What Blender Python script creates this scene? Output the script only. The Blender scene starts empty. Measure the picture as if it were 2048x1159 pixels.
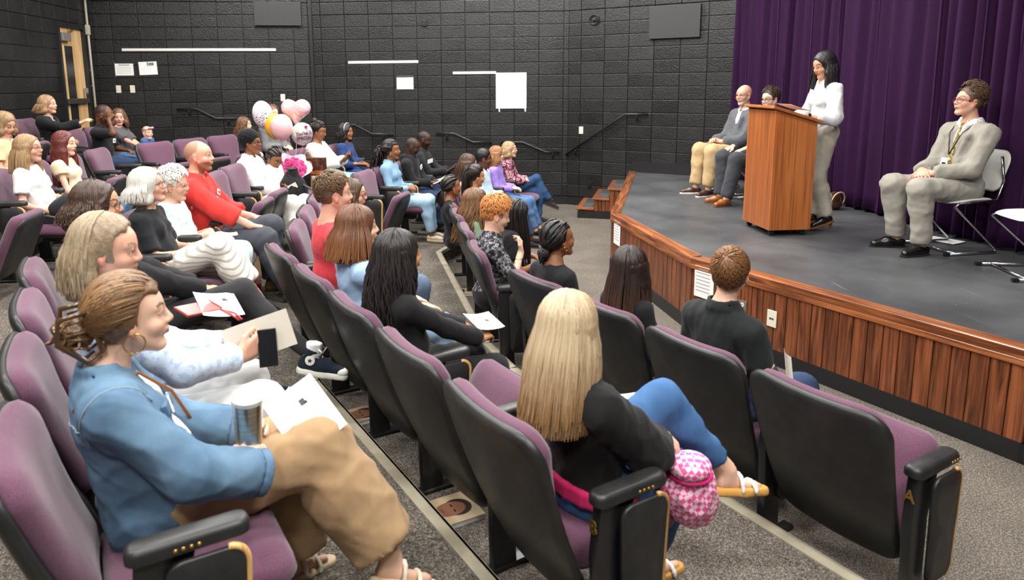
import bpy, bmesh, math, random
import numpy as np
from mathutils import Vector, Matrix

SC = bpy.context.scene
COL = SC.collection
R_ = math.radians
random.seed(7)

# ------------------------------------------------------------------ camera, world, lights, exposure
cam_d = bpy.data.cameras.new('camera')
cam = bpy.data.objects.new('camera', cam_d)
COL.objects.link(cam)
cam_d.sensor_width = 36.0
cam_d.sensor_fit = 'HORIZONTAL'
cam_d.lens = 1404.22 / 2048 * 36
cam_d.shift_x = (1024 - 954.09) / 2048
cam_d.shift_y = -(579.5 - 406.14) / 2048
cam_d.clip_start = 0.05
cam_d.clip_end = 60
_rt = (0.99995941, -0.00152724, -0.00887902)
_up = (0.00900941, 0.16950897, 0.98548746)
_fw = (0.0, 0.98552746, -0.16951585)
cam.matrix_world = Matrix(((_rt[0], _up[0], -_fw[0], 0), (_rt[1], _up[1], -_fw[1], 0), (_rt[2], _up[2], -_fw[2], 2.06), (0, 0, 0, 1)))
cam_d.dof.use_dof = True
cam_d.dof.focus_distance = 6.5
cam_d.dof.aperture_fstop = 3.5
SC.camera = cam

w = bpy.data.worlds.new('world')
SC.world = w
w.use_nodes = True
w.node_tree.nodes['Background'].inputs[0].default_value = (0.9, 0.93, 1.0, 1)
w.node_tree.nodes['Background'].inputs[1].default_value = 0.25

vs = SC.view_settings
vs.view_transform = 'Standard'
vs.look = 'None'
vs.gamma = 1.0
vs.use_curve_mapping = False
vs.exposure = 0.24

# ------------------------------------------------------------------ small helpers
def link(o, parent=None):
    COL.objects.link(o)
    if parent is not None:
        o.parent = parent
    return o

def empty(name, loc=(0, 0, 0), rz=0.0):
    o = bpy.data.objects.new(name, None)
    o.empty_display_size = 0.1
    o.location = loc
    o.rotation_euler = (0, 0, rz)
    return link(o)

def tag(o, label=None, cat=None, group=None, kind=None):
    if label: o['label'] = label
    if cat: o['category'] = cat
    if group: o['group'] = group
    if kind: o['kind'] = kind
    return o

def mesh_np(name, V, F, mats, smooth=True, fmat=None, colors=None):
    """V (n,3) array, F (m,k) array of equal sided faces or list of arrays"""
    me = bpy.data.meshes.new(name)
    V = np.asarray(V, np.float32)
    if isinstance(F, (list, tuple)) and len(F) and isinstance(F[0], np.ndarray) and F[0].ndim == 2:
        Fs = [f for f in F if len(f)]
    else:
        Fs = [np.asarray(F, np.int32)]
    nl = sum(f.size for f in Fs); nf = sum(len(f) for f in Fs)
    me.vertices.add(len(V)); me.vertices.foreach_set('co', V.ravel())
    me.loops.add(nl); me.polygons.add(nf)
    me.loops.foreach_set('vertex_index', np.concatenate([f.ravel() for f in Fs]).astype(np.int32))
    tot = np.concatenate([np.full(len(f), f.shape[1]) for f in Fs]).astype(np.int32)
    st = np.concatenate([[0], np.cumsum(tot)[:-1]]).astype(np.int32)
    me.polygons.foreach_set('loop_start', st)
    try:
        me.polygons.foreach_set('loop_total', tot)
    except Exception:
        pass
    me.polygons.foreach_set('use_smooth', np.full(nf, smooth, bool))
    for m in (mats if isinstance(mats, (list, tuple)) else [mats]):
        me.materials.append(m)
    if fmat is not None:
        me.polygons.foreach_set('material_index', np.asarray(fmat, np.int32))
    if colors is not None:
        a = me.color_attributes.new('Col', 'FLOAT_COLOR', 'POINT')
        c = np.ones((len(V), 4), np.float32); c[:, :3] = colors
        a.data.foreach_set('color', c.ravel())
    me.update(calc_edges=True)
    me.validate()
    return me

def obj(name, me, parent=None):
    o = bpy.data.objects.new(name, me)
    return link(o, parent)

class MB:
    """collects simple solids into one mesh"""
    def __init__(s):
        s.bm = bmesh.new()
    def box(s, c, d, rot=None, mi=0, taper=None):
        c = Vector(c)
        vs_ = []
        for sz in (-1, 1):
            for sx, sy in ((-1, -1), (1, -1), (1, 1), (-1, 1)):
                t = (taper if (taper and sz > 0) else 1.0)
                p = Vector((sx * d[0] / 2 * t, sy * d[1] / 2 * t, sz * d[2] / 2))
                if rot is not None: p = rot @ p
                vs_.append(s.bm.verts.new(c + p))
        fs = []
        for q in ((3, 2, 1, 0), (4, 5, 6, 7), (0, 1, 5, 4), (1, 2, 6, 5), (2, 3, 7, 6), (3, 0, 4, 7)):
            f = s.bm.faces.new([vs_[i] for i in q]); f.material_index = mi; fs.append(f)
        return s
    def prism(s, pts, z0, z1, mi=0, mi_side=None):
        a = [s.bm.verts.new((p[0], p[1], z0)) for p in pts]
        b = [s.bm.verts.new((p[0], p[1], z1)) for p in pts]
        n = len(pts)
        ar = sum(pts[i][0] * pts[(i + 1) % n][1] - pts[(i + 1) % n][0] * pts[i][1] for i in range(n))
        if ar < 0: a.reverse(); b.reverse()
        s.bm.faces.new(list(reversed(a))).material_index = mi
        s.bm.faces.new(b).material_index = mi
        for i in range(n):
            s.bm.faces.new((a[i], a[(i + 1) % n], b[(i + 1) % n], b[i])).material_index = mi if mi_side is None else mi_side
        return s
    def loop_loft(s, rings, cap=True, mi=0, closed=True):
        vr = [[s.bm.verts.new(p) for p in r] for r in rings]
        n = len(rings[0])
        for a, b in zip(vr, vr[1:]):
            for i in range(n if closed else n - 1):
                s.bm.faces.new((a[i], a[(i + 1) % n], b[(i + 1) % n], b[i])).material_index = mi
        if cap:
            s.bm.faces.new(list(reversed(vr[0]))).material_index = mi
            s.bm.faces.new(vr[-1]).material_index = mi
        return s
    def tube(s, pts, r, n=8, mi=0, cap=True):
        pts = [Vector(p) for p in pts]
        rr = r if isinstance(r, (list, tuple)) else [r] * len(pts)
        rings = []
        up = Vector((0, 0, 1))
        for i, p in enumerate(pts):
            t = (pts[min(i + 1, len(pts) - 1)] - pts[max(i - 1, 0)]).normalized()
            a = t.cross(up)
            if a.length < 1e-3: a = t.cross(Vector((1, 0, 0)))
            a.normalize(); b = t.cross(a).normalized()
            if i and rings and (a.dot(la) < 0): a = -a; b = -b
            la = a
            rings.append([p + a * (rr[i] * math.cos(k * 2 * math.pi / n)) + b * (rr[i] * math.sin(k * 2 * math.pi / n)) for k in range(n)])
        return s.loop_loft(rings, cap, mi)
    def lathe(s, prof, c=(0, 0, 0), n=20, mi=0):
        rings = [[(c[0] + r * math.cos(k * 2 * math.pi / n), c[1] + r * math.sin(k * 2 * math.pi / n), c[2] + z) for k in range(n)] for r, z in prof]
        return s.loop_loft(rings, True, mi)
    def build(s, name, mats, parent=None, bevel=0.0, seg=2, smooth=False, smooth_angle=None):
        if bevel > 0:
            bmesh.ops.bevel(s.bm, geom=list(s.bm.edges), offset=bevel, segments=seg, profile=0.6, affect='EDGES', clamp_overlap=True)
        bmesh.ops.recalc_face_normals(s.bm, faces=list(s.bm.faces))
        me = bpy.data.meshes.new(name)
        s.bm.to_mesh(me); s.bm.free()
        for m in (mats if isinstance(mats, (list, tuple)) else [mats]):
            me.materials.append(m)
        if smooth:
            me.polygons.foreach_set('use_smooth', np.ones(len(me.polygons), bool))
            if smooth_angle:
                try: me.set_sharp_from_angle(angle=R_(smooth_angle))
                except Exception: pass
        return obj(name, me, parent)

# ------------------------------------------------------------------ materials
MATS = {}
def srgb(r, g=None, b=None):
    if g is None: r, g, b = r
    f = lambda c: (c / 255.0 / 12.92) if c / 255.0 <= 0.04045 else ((c / 255.0 + 0.055) / 1.055) ** 2.4
    return (f(r), f(g), f(b))

def newmat(name):
    m = bpy.data.materials.new(name); m.use_nodes = True
    nt = m.node_tree; b = nt.nodes['Principled BSDF']
    return m, nt, b
def N(nt, t, **kw):
    n = nt.nodes.new(t)
    for k, v in kw.items():
        if k.startswith('i_'):
            n.inputs[k[2:]].default_value = v
        else:
            setattr(n, k, v)
    return n
def ramp(nt, pts, interp='LINEAR'):
    r = nt.nodes.new('ShaderNodeValToRGB'); cr = r.color_ramp; cr.interpolation = interp
    while len(cr.elements) < len(pts): cr.elements.new(0.5)
    for e, (p, c) in zip(cr.elements, pts):
        e.position = p; e.color = (*c, 1) if len(c) == 3 else c
    return r
def bump(nt, b, src, strength=0.3, dist=0.002):
    n = N(nt, 'ShaderNodeBump'); n.inputs['Strength'].default_value = strength; n.inputs['Distance'].default_value = dist
    nt.links.new(src, n.inputs['Height']); nt.links.new(n.outputs[0], b.inputs['Normal']); return n

def plain(name, col, rough=0.5, metal=0.0, spec=0.5, bumps=None, coat=0.0):
    if name in MATS: return MATS[name]
    m, nt, b = newmat(name)
    b.inputs['Base Color'].default_value = (*col, 1); b.inputs['Roughness'].default_value = rough
    b.inputs['Metallic'].default_value = metal; b.inputs['Specular IOR Level'].default_value = spec
    b.inputs['Coat Weight'].default_value = coat
    if bumps:
        tc = N(nt, 'ShaderNodeTexCoord'); n = N(nt, 'ShaderNodeTexNoise'); n.inputs['Scale'].default_value = bumps[0]
        nt.links.new(tc.outputs['Object'], n.inputs['Vector']); bump(nt, b, n.outputs[0], bumps[1], bumps[2] if len(bumps) > 2 else 0.002)
    MATS[name] = m
    return m

def mix_noise(name, c1, c2, scale, rough=0.8, bstr=0.3, bdist=0.003, lo=0.35, hi=0.65, detail=4, spec=0.3, stretch=None, bscale=None, sheen=0.0, metal=0.0, coord='Object'):
    if name in MATS: return MATS[name]
    m, nt, b = newmat(name)
    tc = N(nt, 'ShaderNodeTexCoord'); n = N(nt, 'ShaderNodeTexNoise')
    n.inputs['Scale'].default_value = scale; n.inputs['Detail'].default_value = detail
    src = tc.outputs[coord]
    if stretch:
        mp = N(nt, 'ShaderNodeMapping'); mp.inputs['Scale'].default_value = stretch
        nt.links.new(src, mp.inputs['Vector']); src = mp.outputs[0]
    nt.links.new(src, n.inputs['Vector'])
    r = ramp(nt, [(lo, c1), (hi, c2)]); nt.links.new(n.outputs[0], r.inputs[0]); nt.links.new(r.outputs[0], b.inputs['Base Color'])
    b.inputs['Roughness'].default_value = rough; b.inputs['Specular IOR Level'].default_value = spec; b.inputs['Sheen Weight'].default_value = sheen
    b.inputs['Metallic'].default_value = metal
    bs = n.outputs[0]
    if bscale:
        n2 = N(nt, 'ShaderNodeTexNoise'); n2.inputs['Scale'].default_value = bscale
        nt.links.new(src, n2.inputs['Vector']); bs = n2.outputs[0]
    if bstr: bump(nt, b, bs, bstr, bdist)
    MATS[name] = m
    return m

def wood(name, c1, c2, c3, axis=2, scale=1.0, rough=0.35, coat=0.2):
    """straight-grain wood, grain along an axis, offset per object"""
    if name in MATS: return MATS[name]
    m, nt, b = newmat(name)
    tc = N(nt, 'ShaderNodeTexCoord'); oi = N(nt, 'ShaderNodeObjectInfo')
    ad = N(nt, 'ShaderNodeVectorMath', operation='ADD'); sc_ = N(nt, 'ShaderNodeVectorMath', operation='SCALE')
    cb = N(nt, 'ShaderNodeCombineXYZ')
    for i in range(3): nt.links.new(oi.outputs['Random'], cb.inputs[i])
    nt.links.new(cb.outputs[0], sc_.inputs[0]); sc_.inputs['Scale'].default_value = 37.0
    nt.links.new(tc.outputs['Object'], ad.inputs[0]); nt.links.new(sc_.outputs[0], ad.inputs[1])
    mp = N(nt, 'ShaderNodeMapping'); s = [22 * scale] * 3; s[axis] = 1.6 * scale; mp.inputs['Scale'].default_value = s
    nt.links.new(ad.outputs[0], mp.inputs['Vector'])
    n = N(nt, 'ShaderNodeTexNoise'); n.inputs['Scale'].default_value = 1.0; n.inputs['Detail'].default_value = 5; n.inputs['Distortion'].default_value = 1.2
    nt.links.new(mp.outputs[0], n.inputs['Vector'])
    mp2 = N(nt, 'ShaderNodeMapping'); s2 = [140 * scale] * 3; s2[axis] = 3 * scale; mp2.inputs['Scale'].default_value = s2
    nt.links.new(ad.outputs[0], mp2.inputs['Vector'])
    n2 = N(nt, 'ShaderNodeTexNoise'); n2.inputs['Scale'].default_value = 1.0; n2.inputs['Detail'].default_value = 3
    nt.links.new(mp2.outputs[0], n2.inputs['Vector'])
    r = ramp(nt, [(0.32, c3), (0.46, c1), (0.62, c2)]); nt.links.new(n.outputs[0], r.inputs[0])
    r2 = ramp(nt, [(0.35, (0.55, 0.5, 0.48)), (0.5, (1, 1, 1))]); nt.links.new(n2.outputs[0], r2.inputs[0])
    mx = N(nt, 'ShaderNodeMix', data_type='RGBA', blend_type='MULTIPLY'); mx.inputs['Factor'].default_value = 0.8
    nt.links.new(r.outputs[0], mx.inputs['A']); nt.links.new(r2.outputs[0], mx.inputs['B'])
    hsv = N(nt, 'ShaderNodeHueSaturation'); mr = N(nt, 'ShaderNodeMapRange'); mr.inputs['To Min'].default_value = 0.8; mr.inputs['To Max'].default_value = 1.2
    nt.links.new(oi.outputs['Random'], mr.inputs['Value']); nt.links.new(mr.outputs[0], hsv.inputs['Value']); nt.links.new(mx.outputs['Result'], hsv.inputs['Color'])
    nt.links.new(hsv.outputs[0], b.inputs['Base Color'])
    b.inputs['Roughness'].default_value = rough; b.inputs['Coat Weight'].default_value = coat; b.inputs['Coat Roughness'].default_value = 0.25
    bump(nt, b, n2.outputs[0], 0.15, 0.001)
    MATS[name] = m
    return m

def mat_block():
    m, nt, b = newmat('painted_block')
    tc = N(nt, 'ShaderNodeTexCoord'); oi = N(nt, 'ShaderNodeObjectInfo')
    ad = N(nt, 'ShaderNodeVectorMath', operation='MULTIPLY_ADD'); cb = N(nt, 'ShaderNodeCombineXYZ')
    for i in range(3): nt.links.new(oi.outputs['Random'], cb.inputs[i])
    ad.inputs[1].default_value = (53, 53, 53); nt.links.new(cb.outputs[0], ad.inputs[0]); nt.links.new(tc.outputs['Object'], ad.inputs[2])
    n = N(nt, 'ShaderNodeTexNoise'); n.inputs['Scale'].default_value = 55; n.inputs['Detail'].default_value = 5; n.inputs['Roughness'].default_value = 0.65
    nt.links.new(ad.outputs[0], n.inputs['Vector'])
    v = N(nt, 'ShaderNodeTexVoronoi'); v.inputs['Scale'].default_value = 42; nt.links.new(ad.outputs[0], v.inputs['Vector'])
    r = ramp(nt, [(0.3, (0.0085, 0.0084, 0.0082)), (0.75, (0.0165, 0.0162, 0.0158))])
    n3 = N(nt, 'ShaderNodeTexNoise'); n3.inputs['Scale'].default_value = 3.0; nt.links.new(ad.outputs[0], n3.inputs['Vector'])
    nt.links.new(n3.outputs[0], r.inputs[0]); nt.links.new(r.outputs[0], b.inputs['Base Color'])
    rr = N(nt, 'ShaderNodeMapRange'); rr.inputs['To Min'].default_value = 0.27; rr.inputs['To Max'].default_value = 0.46
    nt.links.new(oi.outputs['Random'], rr.inputs['Value']); nt.links.new(rr.outputs[0], b.inputs['Roughness'])
    b.inputs['Specular IOR Level'].default_value = 0.5
    mth = N(nt, 'ShaderNodeMath', operation='MULTIPLY_ADD'); mth.inputs[1].default_value = -0.7
    nt.links.new(v.outputs['Distance'], mth.inputs[0]); nt.links.new(n.outputs[0], mth.inputs[2])
    bump(nt, b, mth.outputs[0], 0.55, 0.006)
    return m

def mat_carpet():
    m, nt, b = newmat('carpet')
    tc = N(nt, 'ShaderNodeTexCoord')
    n = N(nt, 'ShaderNodeTexNoise'); n.inputs['Scale'].default_value = 150; n.inputs['Detail'].default_value = 3; n.inputs['Roughness'].default_value = 0.7
    n2 = N(nt, 'ShaderNodeTexNoise'); n2.inputs['Scale'].default_value = 2.5; n2.inputs['Detail'].default_value = 3
    n3 = N(nt, 'ShaderNodeTexNoise'); n3.inputs['Scale'].default_value = 60; n3.inputs['Detail'].default_value = 2
    for q in (n, n2, n3): nt.links.new(tc.outputs['Object'], q.inputs['Vector'])
    r = ramp(nt, [(0.33, srgb(50, 46, 42)), (0.5, srgb(101, 95, 88)), (0.68, srgb(162, 155, 145))]); nt.links.new(n.outputs[0], r.inputs[0])
    r3 = ramp(nt, [(0.38, (0.72, 0.70, 0.67)), (0.62, (1.06, 1.05, 1.04))]); nt.links.new(n3.outputs[0], r3.inputs[0])
    r2 = ramp(nt, [(0.35, (0.86, 0.86, 0.86)), (0.65, (1.05, 1.05, 1.05))]); nt.links.new(n2.outputs[0], r2.inputs[0])
    mx = N(nt, 'ShaderNodeMix', data_type='RGBA', blend_type='MULTIPLY'); mx.inputs['Factor'].default_value = 1
    nt.links.new(r.outputs[0], mx.inputs['A']); nt.links.new(r2.outputs[0], mx.inputs['B'])
    mx2 = N(nt, 'ShaderNodeMix', data_type='RGBA', blend_type='MULTIPLY'); mx2.inputs['Factor'].default_value = 1
    nt.links.new(mx.outputs['Result'], mx2.inputs['A']); nt.links.new(r3.outputs[0], mx2.inputs['B'])
    nt.links.new(mx2.outputs['Result'], b.inputs['Base Color'])
    b.inputs['Roughness'].default_value = 0.95; b.inputs['Specular IOR Level'].default_value = 0.1
    bump(nt, b, n.outputs[0], 0.6, 0.004)
    return m

def mat_stage():
    m, nt, b = newmat('stage_paint')
    tc = N(nt, 'ShaderNodeTexCoord')
    n = N(nt, 'ShaderNodeTexNoise'); n.inputs['Scale'].default_value = 1.6; n.inputs['Detail'].default_value = 6
    v = N(nt, 'ShaderNodeTexVoronoi'); v.inputs['Scale'].default_value = 20
    ns = N(nt, 'ShaderNodeTexNoise'); ns.inputs['Scale'].default_value = 5; ns.inputs['Detail'].default_value = 3
    wv = N(nt, 'ShaderNodeTexNoise'); wv.inputs['Scale'].default_value = 1.0; wv.inputs['Detail'].default_value = 4
    mp = N(nt, 'ShaderNodeMapping'); mp.inputs['Rotation'].default_value = (0, 0, R_(38)); mp.inputs['Scale'].default_value = (38, 1.1, 1)
    nt.links.new(tc.outputs['Object'], mp.inputs['Vector']); nt.links.new(mp.outputs[0], wv.inputs['Vector'])
    for q in (n, v, ns): nt.links.new(tc.outputs['Object'], q.inputs['Vector'])
    base = ramp(nt, [(0.3, srgb(54, 55, 57)), (0.7, srgb(82, 84, 86))]); nt.links.new(n.outputs[0], base.inputs[0])
    sp = ramp(nt, [(0.05, (1, 1, 1)), (0.085, (0, 0, 0))]); nt.links.new(v.outputs['Distance'], sp.inputs[0])
    sg = ramp(nt, [(0.48, (0, 0, 0)), (0.58, (1, 1, 1))]); nt.links.new(ns.outputs[0], sg.inputs[0])
    mul = N(nt, 'ShaderNodeMath', operation='MULTIPLY'); nt.links.new(sp.outputs[0], mul.inputs[0]); nt.links.new(sg.outputs[0], mul.inputs[1])
    scr = ramp(nt, [(0.68, (0, 0, 0)), (0.76, (0.3, 0.3, 0.3))]); nt.links.new(wv.outputs[0], scr.inputs[0])
    mul2 = N(nt, 'ShaderNodeMath', operation='MULTIPLY'); nt.links.new(scr.outputs[0], mul2.inputs[0]); nt.links.new(sg.outputs[0], mul2.inputs[1])
    mxf = N(nt, 'ShaderNodeMath', operation='MAXIMUM'); nt.links.new(mul.outputs[0], mxf.inputs[0]); nt.links.new(mul2.outputs[0], mxf.inputs[1])
    mx = N(nt, 'ShaderNodeMix', data_type='RGBA'); nt.links.new(mxf.outputs[0], mx.inputs['Factor'])
    nt.links.new(base.outputs[0], mx.inputs['A']); mx.inputs['B'].default_value = (*srgb(170, 168, 160), 1)
    nt.links.new(mx.outputs['Result'], b.inputs['Base Color'])
    rr = N(nt, 'ShaderNodeMapRange'); rr.inputs['To Min'].default_value = 0.32; rr.inputs['To Max'].default_value = 0.6
    nt.links.new(n.outputs[0], rr.inputs['Value']); nt.links.new(rr.outputs[0], b.inputs['Roughness'])
    bump(nt, b, ns.outputs[0], 0.08, 0.004)
    return m

M_BLOCK = mat_block()
M_MORTAR = plain('painted_mortar', (0.016, 0.0157, 0.0152), 0.24, bumps=(60, 0.5, 0.004))
M_CARPET = mat_carpet()
M_STAGE = mat_stage()
M_OAK = wood('oak_board', srgb(106, 57, 31), srgb(136, 77, 44), srgb(70, 35, 20), 2, 1.0, 0.38, 0.25)
M_OAKH = wood('oak_trim', srgb(132, 74, 40), srgb(168, 102, 60), srgb(98, 52, 28), 0, 1.0, 0.3, 0.4)
M_BLACKB = plain('black_base', (0.012, 0.012, 0.013), 0.4)
M_STRIP = mix_noise('vinyl_nosing', srgb(150, 142, 122), srgb(176, 168, 148), 6, 0.5, 0.05)
M_DOOR = wood('maple_door', srgb(205, 165, 112), srgb(222, 186, 136), srgb(190, 148, 96), 2, 0.5, 0.45, 0.1)
M_WHITE = plain('white_paint', srgb(228, 228, 224), 0.5)
M_PAPER = plain('paper', srgb(238, 238, 236), 0.8, bumps=(8, 0.1, 0.004))
M_IVORY = plain('ivory_plastic', srgb(224, 218, 200), 0.4)
M_GREYM = plain('grey_metal', srgb(150, 148, 142), 0.4, 0.5)
M_CHROME = plain('chrome', srgb(200, 200, 202), 0.18, 1.0)
M_BLACKM = plain('black_metal', (0.011, 0.011, 0.012), 0.35)
M_INK = plain('ink', (0.03, 0.03, 0.035), 0.7)
M_CEIL = plain('ceiling_paint', (0.35, 0.34, 0.33), 0.9)
M_DARKPANEL = plain('dark_panel', (0.016, 0.016, 0.0165), 0.5)
# ------------------------------------------------------------------ the room: corners of the polygonal walls (plan)
P_LA = (-6.129, 11.588); P_AB = (-2.820, 12.175); P_BC = (1.537, 11.821)
P_C2 = (1.537 + 6.2 * math.cos(R_(-32.64)), 11.821 + 6.2 * math.sin(R_(-32.64)))
P_L2 = (-6.129 + 14 * 0.1023, 11.588 - 14 * 0.9948)
CEIL = 4.9
COURSE = 0.2032; Z0 = 0.144       # a bed joint lies at Z0 + k * COURSE
BL_PROTO = {}
def block_mesh(wd, hd, dep=0.03):
    k = (round(wd, 3), round(hd, 3), dep)
    if k in BL_PROTO: return BL_PROTO[k]
    m = MB().box((wd / 2, -dep / 2, hd / 2), (wd - 0.007, dep, hd - 0.007))
    o = m.build('block', M_BLOCK, bevel=0.007, seg=2)
    me = o.data; bpy.data.objects.remove(o); BL_PROTO[k] = me
    return me

def block_wall(name, A, B, zlo, zhi, offs, x0=0.0, x1=None, skip=None, label=None, beam=None):
    A = Vector((A[0], A[1], 0)); B = Vector((B[0], B[1], 0)); d = (B - A); L = d.length; d.normalize()
    ang = math.atan2(d.y, d.x)
    mb = MB().box((L / 2, 0.10, CEIL / 2), (L, 0.20, CEIL))
    wl = mb.build(name, M_MORTAR)
    wl.location = A; wl.rotation_euler = (0, 0, ang); tag(wl, label, None, None, 'structure')
    x1 = x1 if x1 is not None else L
    k0 = math.floor((zlo - Z0) / COURSE); k1 = math.ceil((zhi - Z0) / COURSE)
    for k in range(k0, k1):
        z = Z0 + k * COURSE
        if z < -0.01: continue
        x = offs - 0.4064
        while x < x1:
            a = max(x, x0, 0.0); e = min(x + 0.4064, x1)
            if e - a > 0.03 and not (skip and skip((a + e) / 2, z + 0.1)):
                dep = 0.016 if not (beam and z > beam) else 0.03
                o = obj('block', block_mesh(e - a, COURSE, dep), wl)
                o.location = (a, 0, z)
            x += 0.4064
    return wl

WA = block_wall('wall_back', P_LA, P_AB, 0.30, 3.75, 0.27, beam=3.35)
WB = block_wall('wall_far', P_AB, P_BC, 0.0, 3.75, 0.22, beam=3.18)
WC = block_wall('wall_stage_side', P_BC, P_C2, 0.0, 3.75, 0.22, x1=3.3, beam=3.18)
# the left wall: its local x runs from near to far, the door opening lies near the far end
Ll = 14.0
DOOR0, DOOR1 = Ll - 1.26, Ll - 0.50     # opening along the wall
def skipL(x, z): return DOOR0 - 0.07 < x < DOOR1 + 0.05 and z < 2.98
WLm = block_wall('wall_left', P_L2, P_LA, 0.55, 3.75, 0.10, x0=9.4, skip=skipL)
for nm, wl_ in (('wall_back', WA), ('wall_far', WB)): pass
# walls that close the room behind the camera and behind the curtain
def plain_wall(name, A, B):
    A = Vector((A[0], A[1], 0)); B = Vector((B[0], B[1], 0)); d = B - A
    o = MB().box((d.length / 2, 0.1, CEIL / 2), (d.length, 0.2, CEIL)).build(name, M_MORTAR)
    o.location = A; o.rotation_euler = (0, 0, math.atan2(d.y, d.x)); tag(o, kind='structure'); return o
plain_wall('wall_near', (7.6, -3.2), (P_L2[0] - 0.3, -3.2))
plain_wall('wall_right', (7.6, 9.0), (7.6, -3.2))
ceil = MB().box((0.5, 4.5, CEIL + 0.05), (17, 18, 0.1)).build('ceiling', M_CEIL); tag(ceil, kind='structure')

# recessed ceiling lights (out of view above): a white frame, a glowing diffuser and a lamp
M_GLOW, _nt, _b = newmat('lamp_diffuser')
_b.inputs['Emission Color'].default_value = (1, 0.96, 0.9, 1); _b.inputs['Emission Strength'].default_value = 4.0
LAMPS = [(-3.6, 1.2), (-1.2, 1.2), (1.2, 1.2), (-4.2, 4.4), (-1.8, 4.4), (0.6, 4.4), (-4.4, 7.6), (-2.0, 7.6), (0.4, 7.6), (-3.2, 10.2), (-0.6, 10.3),
         (2.6, 6.2), (3.0, 3.6), (2.6, 9.0), (2.0, 0.0), (-0.6, -1.4), (1.0, 10.2), (1.3, 7.4)]  # last two are extra unseen lamps, added to brighten the far floor
for i, (x, y) in enumerate(LAMPS):
    r = empty('ceiling_light', (x, y, CEIL)); tag(r, 'square recessed ceiling light above the hall', 'light', 'ceiling lights above the hall')
    mb = MB()
    for a, b_, c, d in ((0, .36, .76, .04), (0, -.36, .76, .04), (.36, 0, .04, .68), (-.36, 0, .04, .68)): mb.box((a, b_, -0.02), (c, d, 0.04))
    mb.build('frame', M_WHITE, r)
    MB().box((0, 0, -0.012), (0.68, 0.68, 0.008)).build('diffuser', M_GLOW, r)
    ld = bpy.data.lights.new('lamp', 'AREA'); ld.shape = 'SQUARE'; ld.size = 0.66
    ld.energy = 95 if i < 11 else (42 if i < 14 else 95)
    ld.color = (1.0, 0.975, 0.94)
    lo = bpy.data.objects.new('lamp', ld); link(lo, r); lo.location = (0, 0, -0.03)

# ------------------------------------------------------------------ floors: the flat front and five shallow tiers
TIER = {'A': 0.0, 'B': 0.155, 'C': 0.31, 'D': 0.465, 'E': 0.62, 'F': 0.775}
fl = MB().box((0.5, 4.4, -0.05), (17, 17.4, 0.1)).build('floor', M_CARPET); tag(fl, 'grey brown speckled carpet floor before the stage', kind='structure')
EDGE = {
 'B': [(3.9, -1.75), (2.146, 1.262), (0.245, 4.49), (0.08, 4.95), (-0.43, 7.80), (-0.24, 8.30), (0.32, 10.3), (0.74, 11.86)],
 'C': [(2.1, -1.24), (1.017, 0.598), (-0.96, 3.96), (-1.19, 4.54), (-1.42, 6.4), (-1.52, 7.5), (-1.36, 8.2), (-1.02, 9.7), (-0.45, 11.96)],
 'D': [(1.0, -1.86), (-0.07, -0.04), (-2.28, 3.72), (-2.50, 4.4), (-2.66, 6.2), (-2.86, 7.5), (-2.72, 8.3), (-2.15, 10.0), (-1.35, 12.04)],
 'E': [(-0.9, -2.9), (-2.6, 1.5), (-4.02, 5.2), (-4.34, 7.0), (-4.56, 8.3), (-4.40, 8.9), (-3.55, 10.5), (-2.95, 12.14)],
 'F': [(-2.0, -2.9), (-3.5, 1.5), (-4.80, 5.2), (-5.10, 7.4), (-5.30, 9.3), (-4.9, 11.8)],
}
for i, k in enumerate('BCDEF'):
    e = EDGE[k]
    poly = [e[0]] + e[1:] + [(e[-1][0] - 0.2, 12.6), (-8.0, 12.6), (-8.0, -3.1), (e[0][0], -3.1)]
    o = MB().prism(poly, -0.02 + 0.001 * i, TIER[k]).build('floor', M_CARPET); tag(o, 'carpeted seating tier number %d up from the stage' % (i + 1), kind='structure')
    st = MB()
    for a, b_ in zip(e, e[1:]):
        a = Vector((*a, 0)); b_ = Vector((*b_, 0)); d = (b_ - a).normalized(); n = Vector((d.y, -d.x, 0))
        a2 = a - d * 0.006; b2 = b_ + d * 0.006
        ang = math.atan2(d.y, d.x); rot = Matrix.Rotation(ang, 3, 'Z')
        c = (a2 + b2) / 2
        st.box((c.x - n.x * 0.017, c.y - n.y * 0.017, TIER[k] + 0.002), ((b2 - a2).length, 0.058, 0.008), rot)
        st.box((c.x + n.x * 0.008, c.y + n.y * 0.008, TIER[k] - 0.012), ((b2 - a2).length, 0.012, 0.036), rot)
    s = st.build('trim_%d' % (i + 1), M_STRIP); tag(s, kind='structure')

# ------------------------------------------------------------------ stage
SZ = 0.63
SE = [(2.50, 11.28), (1.50, 7.60), (1.78, 5.60), (2.95, 3.52), (4.75, 0.32)]
poly = SE + [(7.5, 0.32), (7.5, 8.1), P_C2, (P_BC[0] + 1.02, P_BC[1] - 0.63)]
stg = MB().prism([(p[0] + 0.02, p[1]) for p in poly], 0.0, SZ - 0.010).build('stage', M_STAGE)
tag(stg, 'black painted stage platform with oak board front', 'stage', None, 'structure')
def clip_poly(poly, p, n):
    out = []
    for a, b_ in zip(poly, poly[1:] + poly[:1]):
        da = (a[0] - p[0]) * n[0] + (a[1] - p[1]) * n[1]; db = (b_[0] - p[0]) * n[0] + (b_[1] - p[1]) * n[1]
        if da <= 0: out.append(a)
        if (da < 0) != (db < 0) and abs(da - db) > 1e-9: t = da / (da - db); out.append((a[0] + (b_[0] - a[0]) * t, a[1] + (b_[1] - a[1]) * t))
    return out
sp_ = [(p[0] + 0.02, p[1]) for p in poly]; ga = R_(-59.6); gx = (math.cos(ga), math.sin(ga)); gy = (-math.sin(ga), math.cos(ga)); gap = 0.0012
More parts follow.
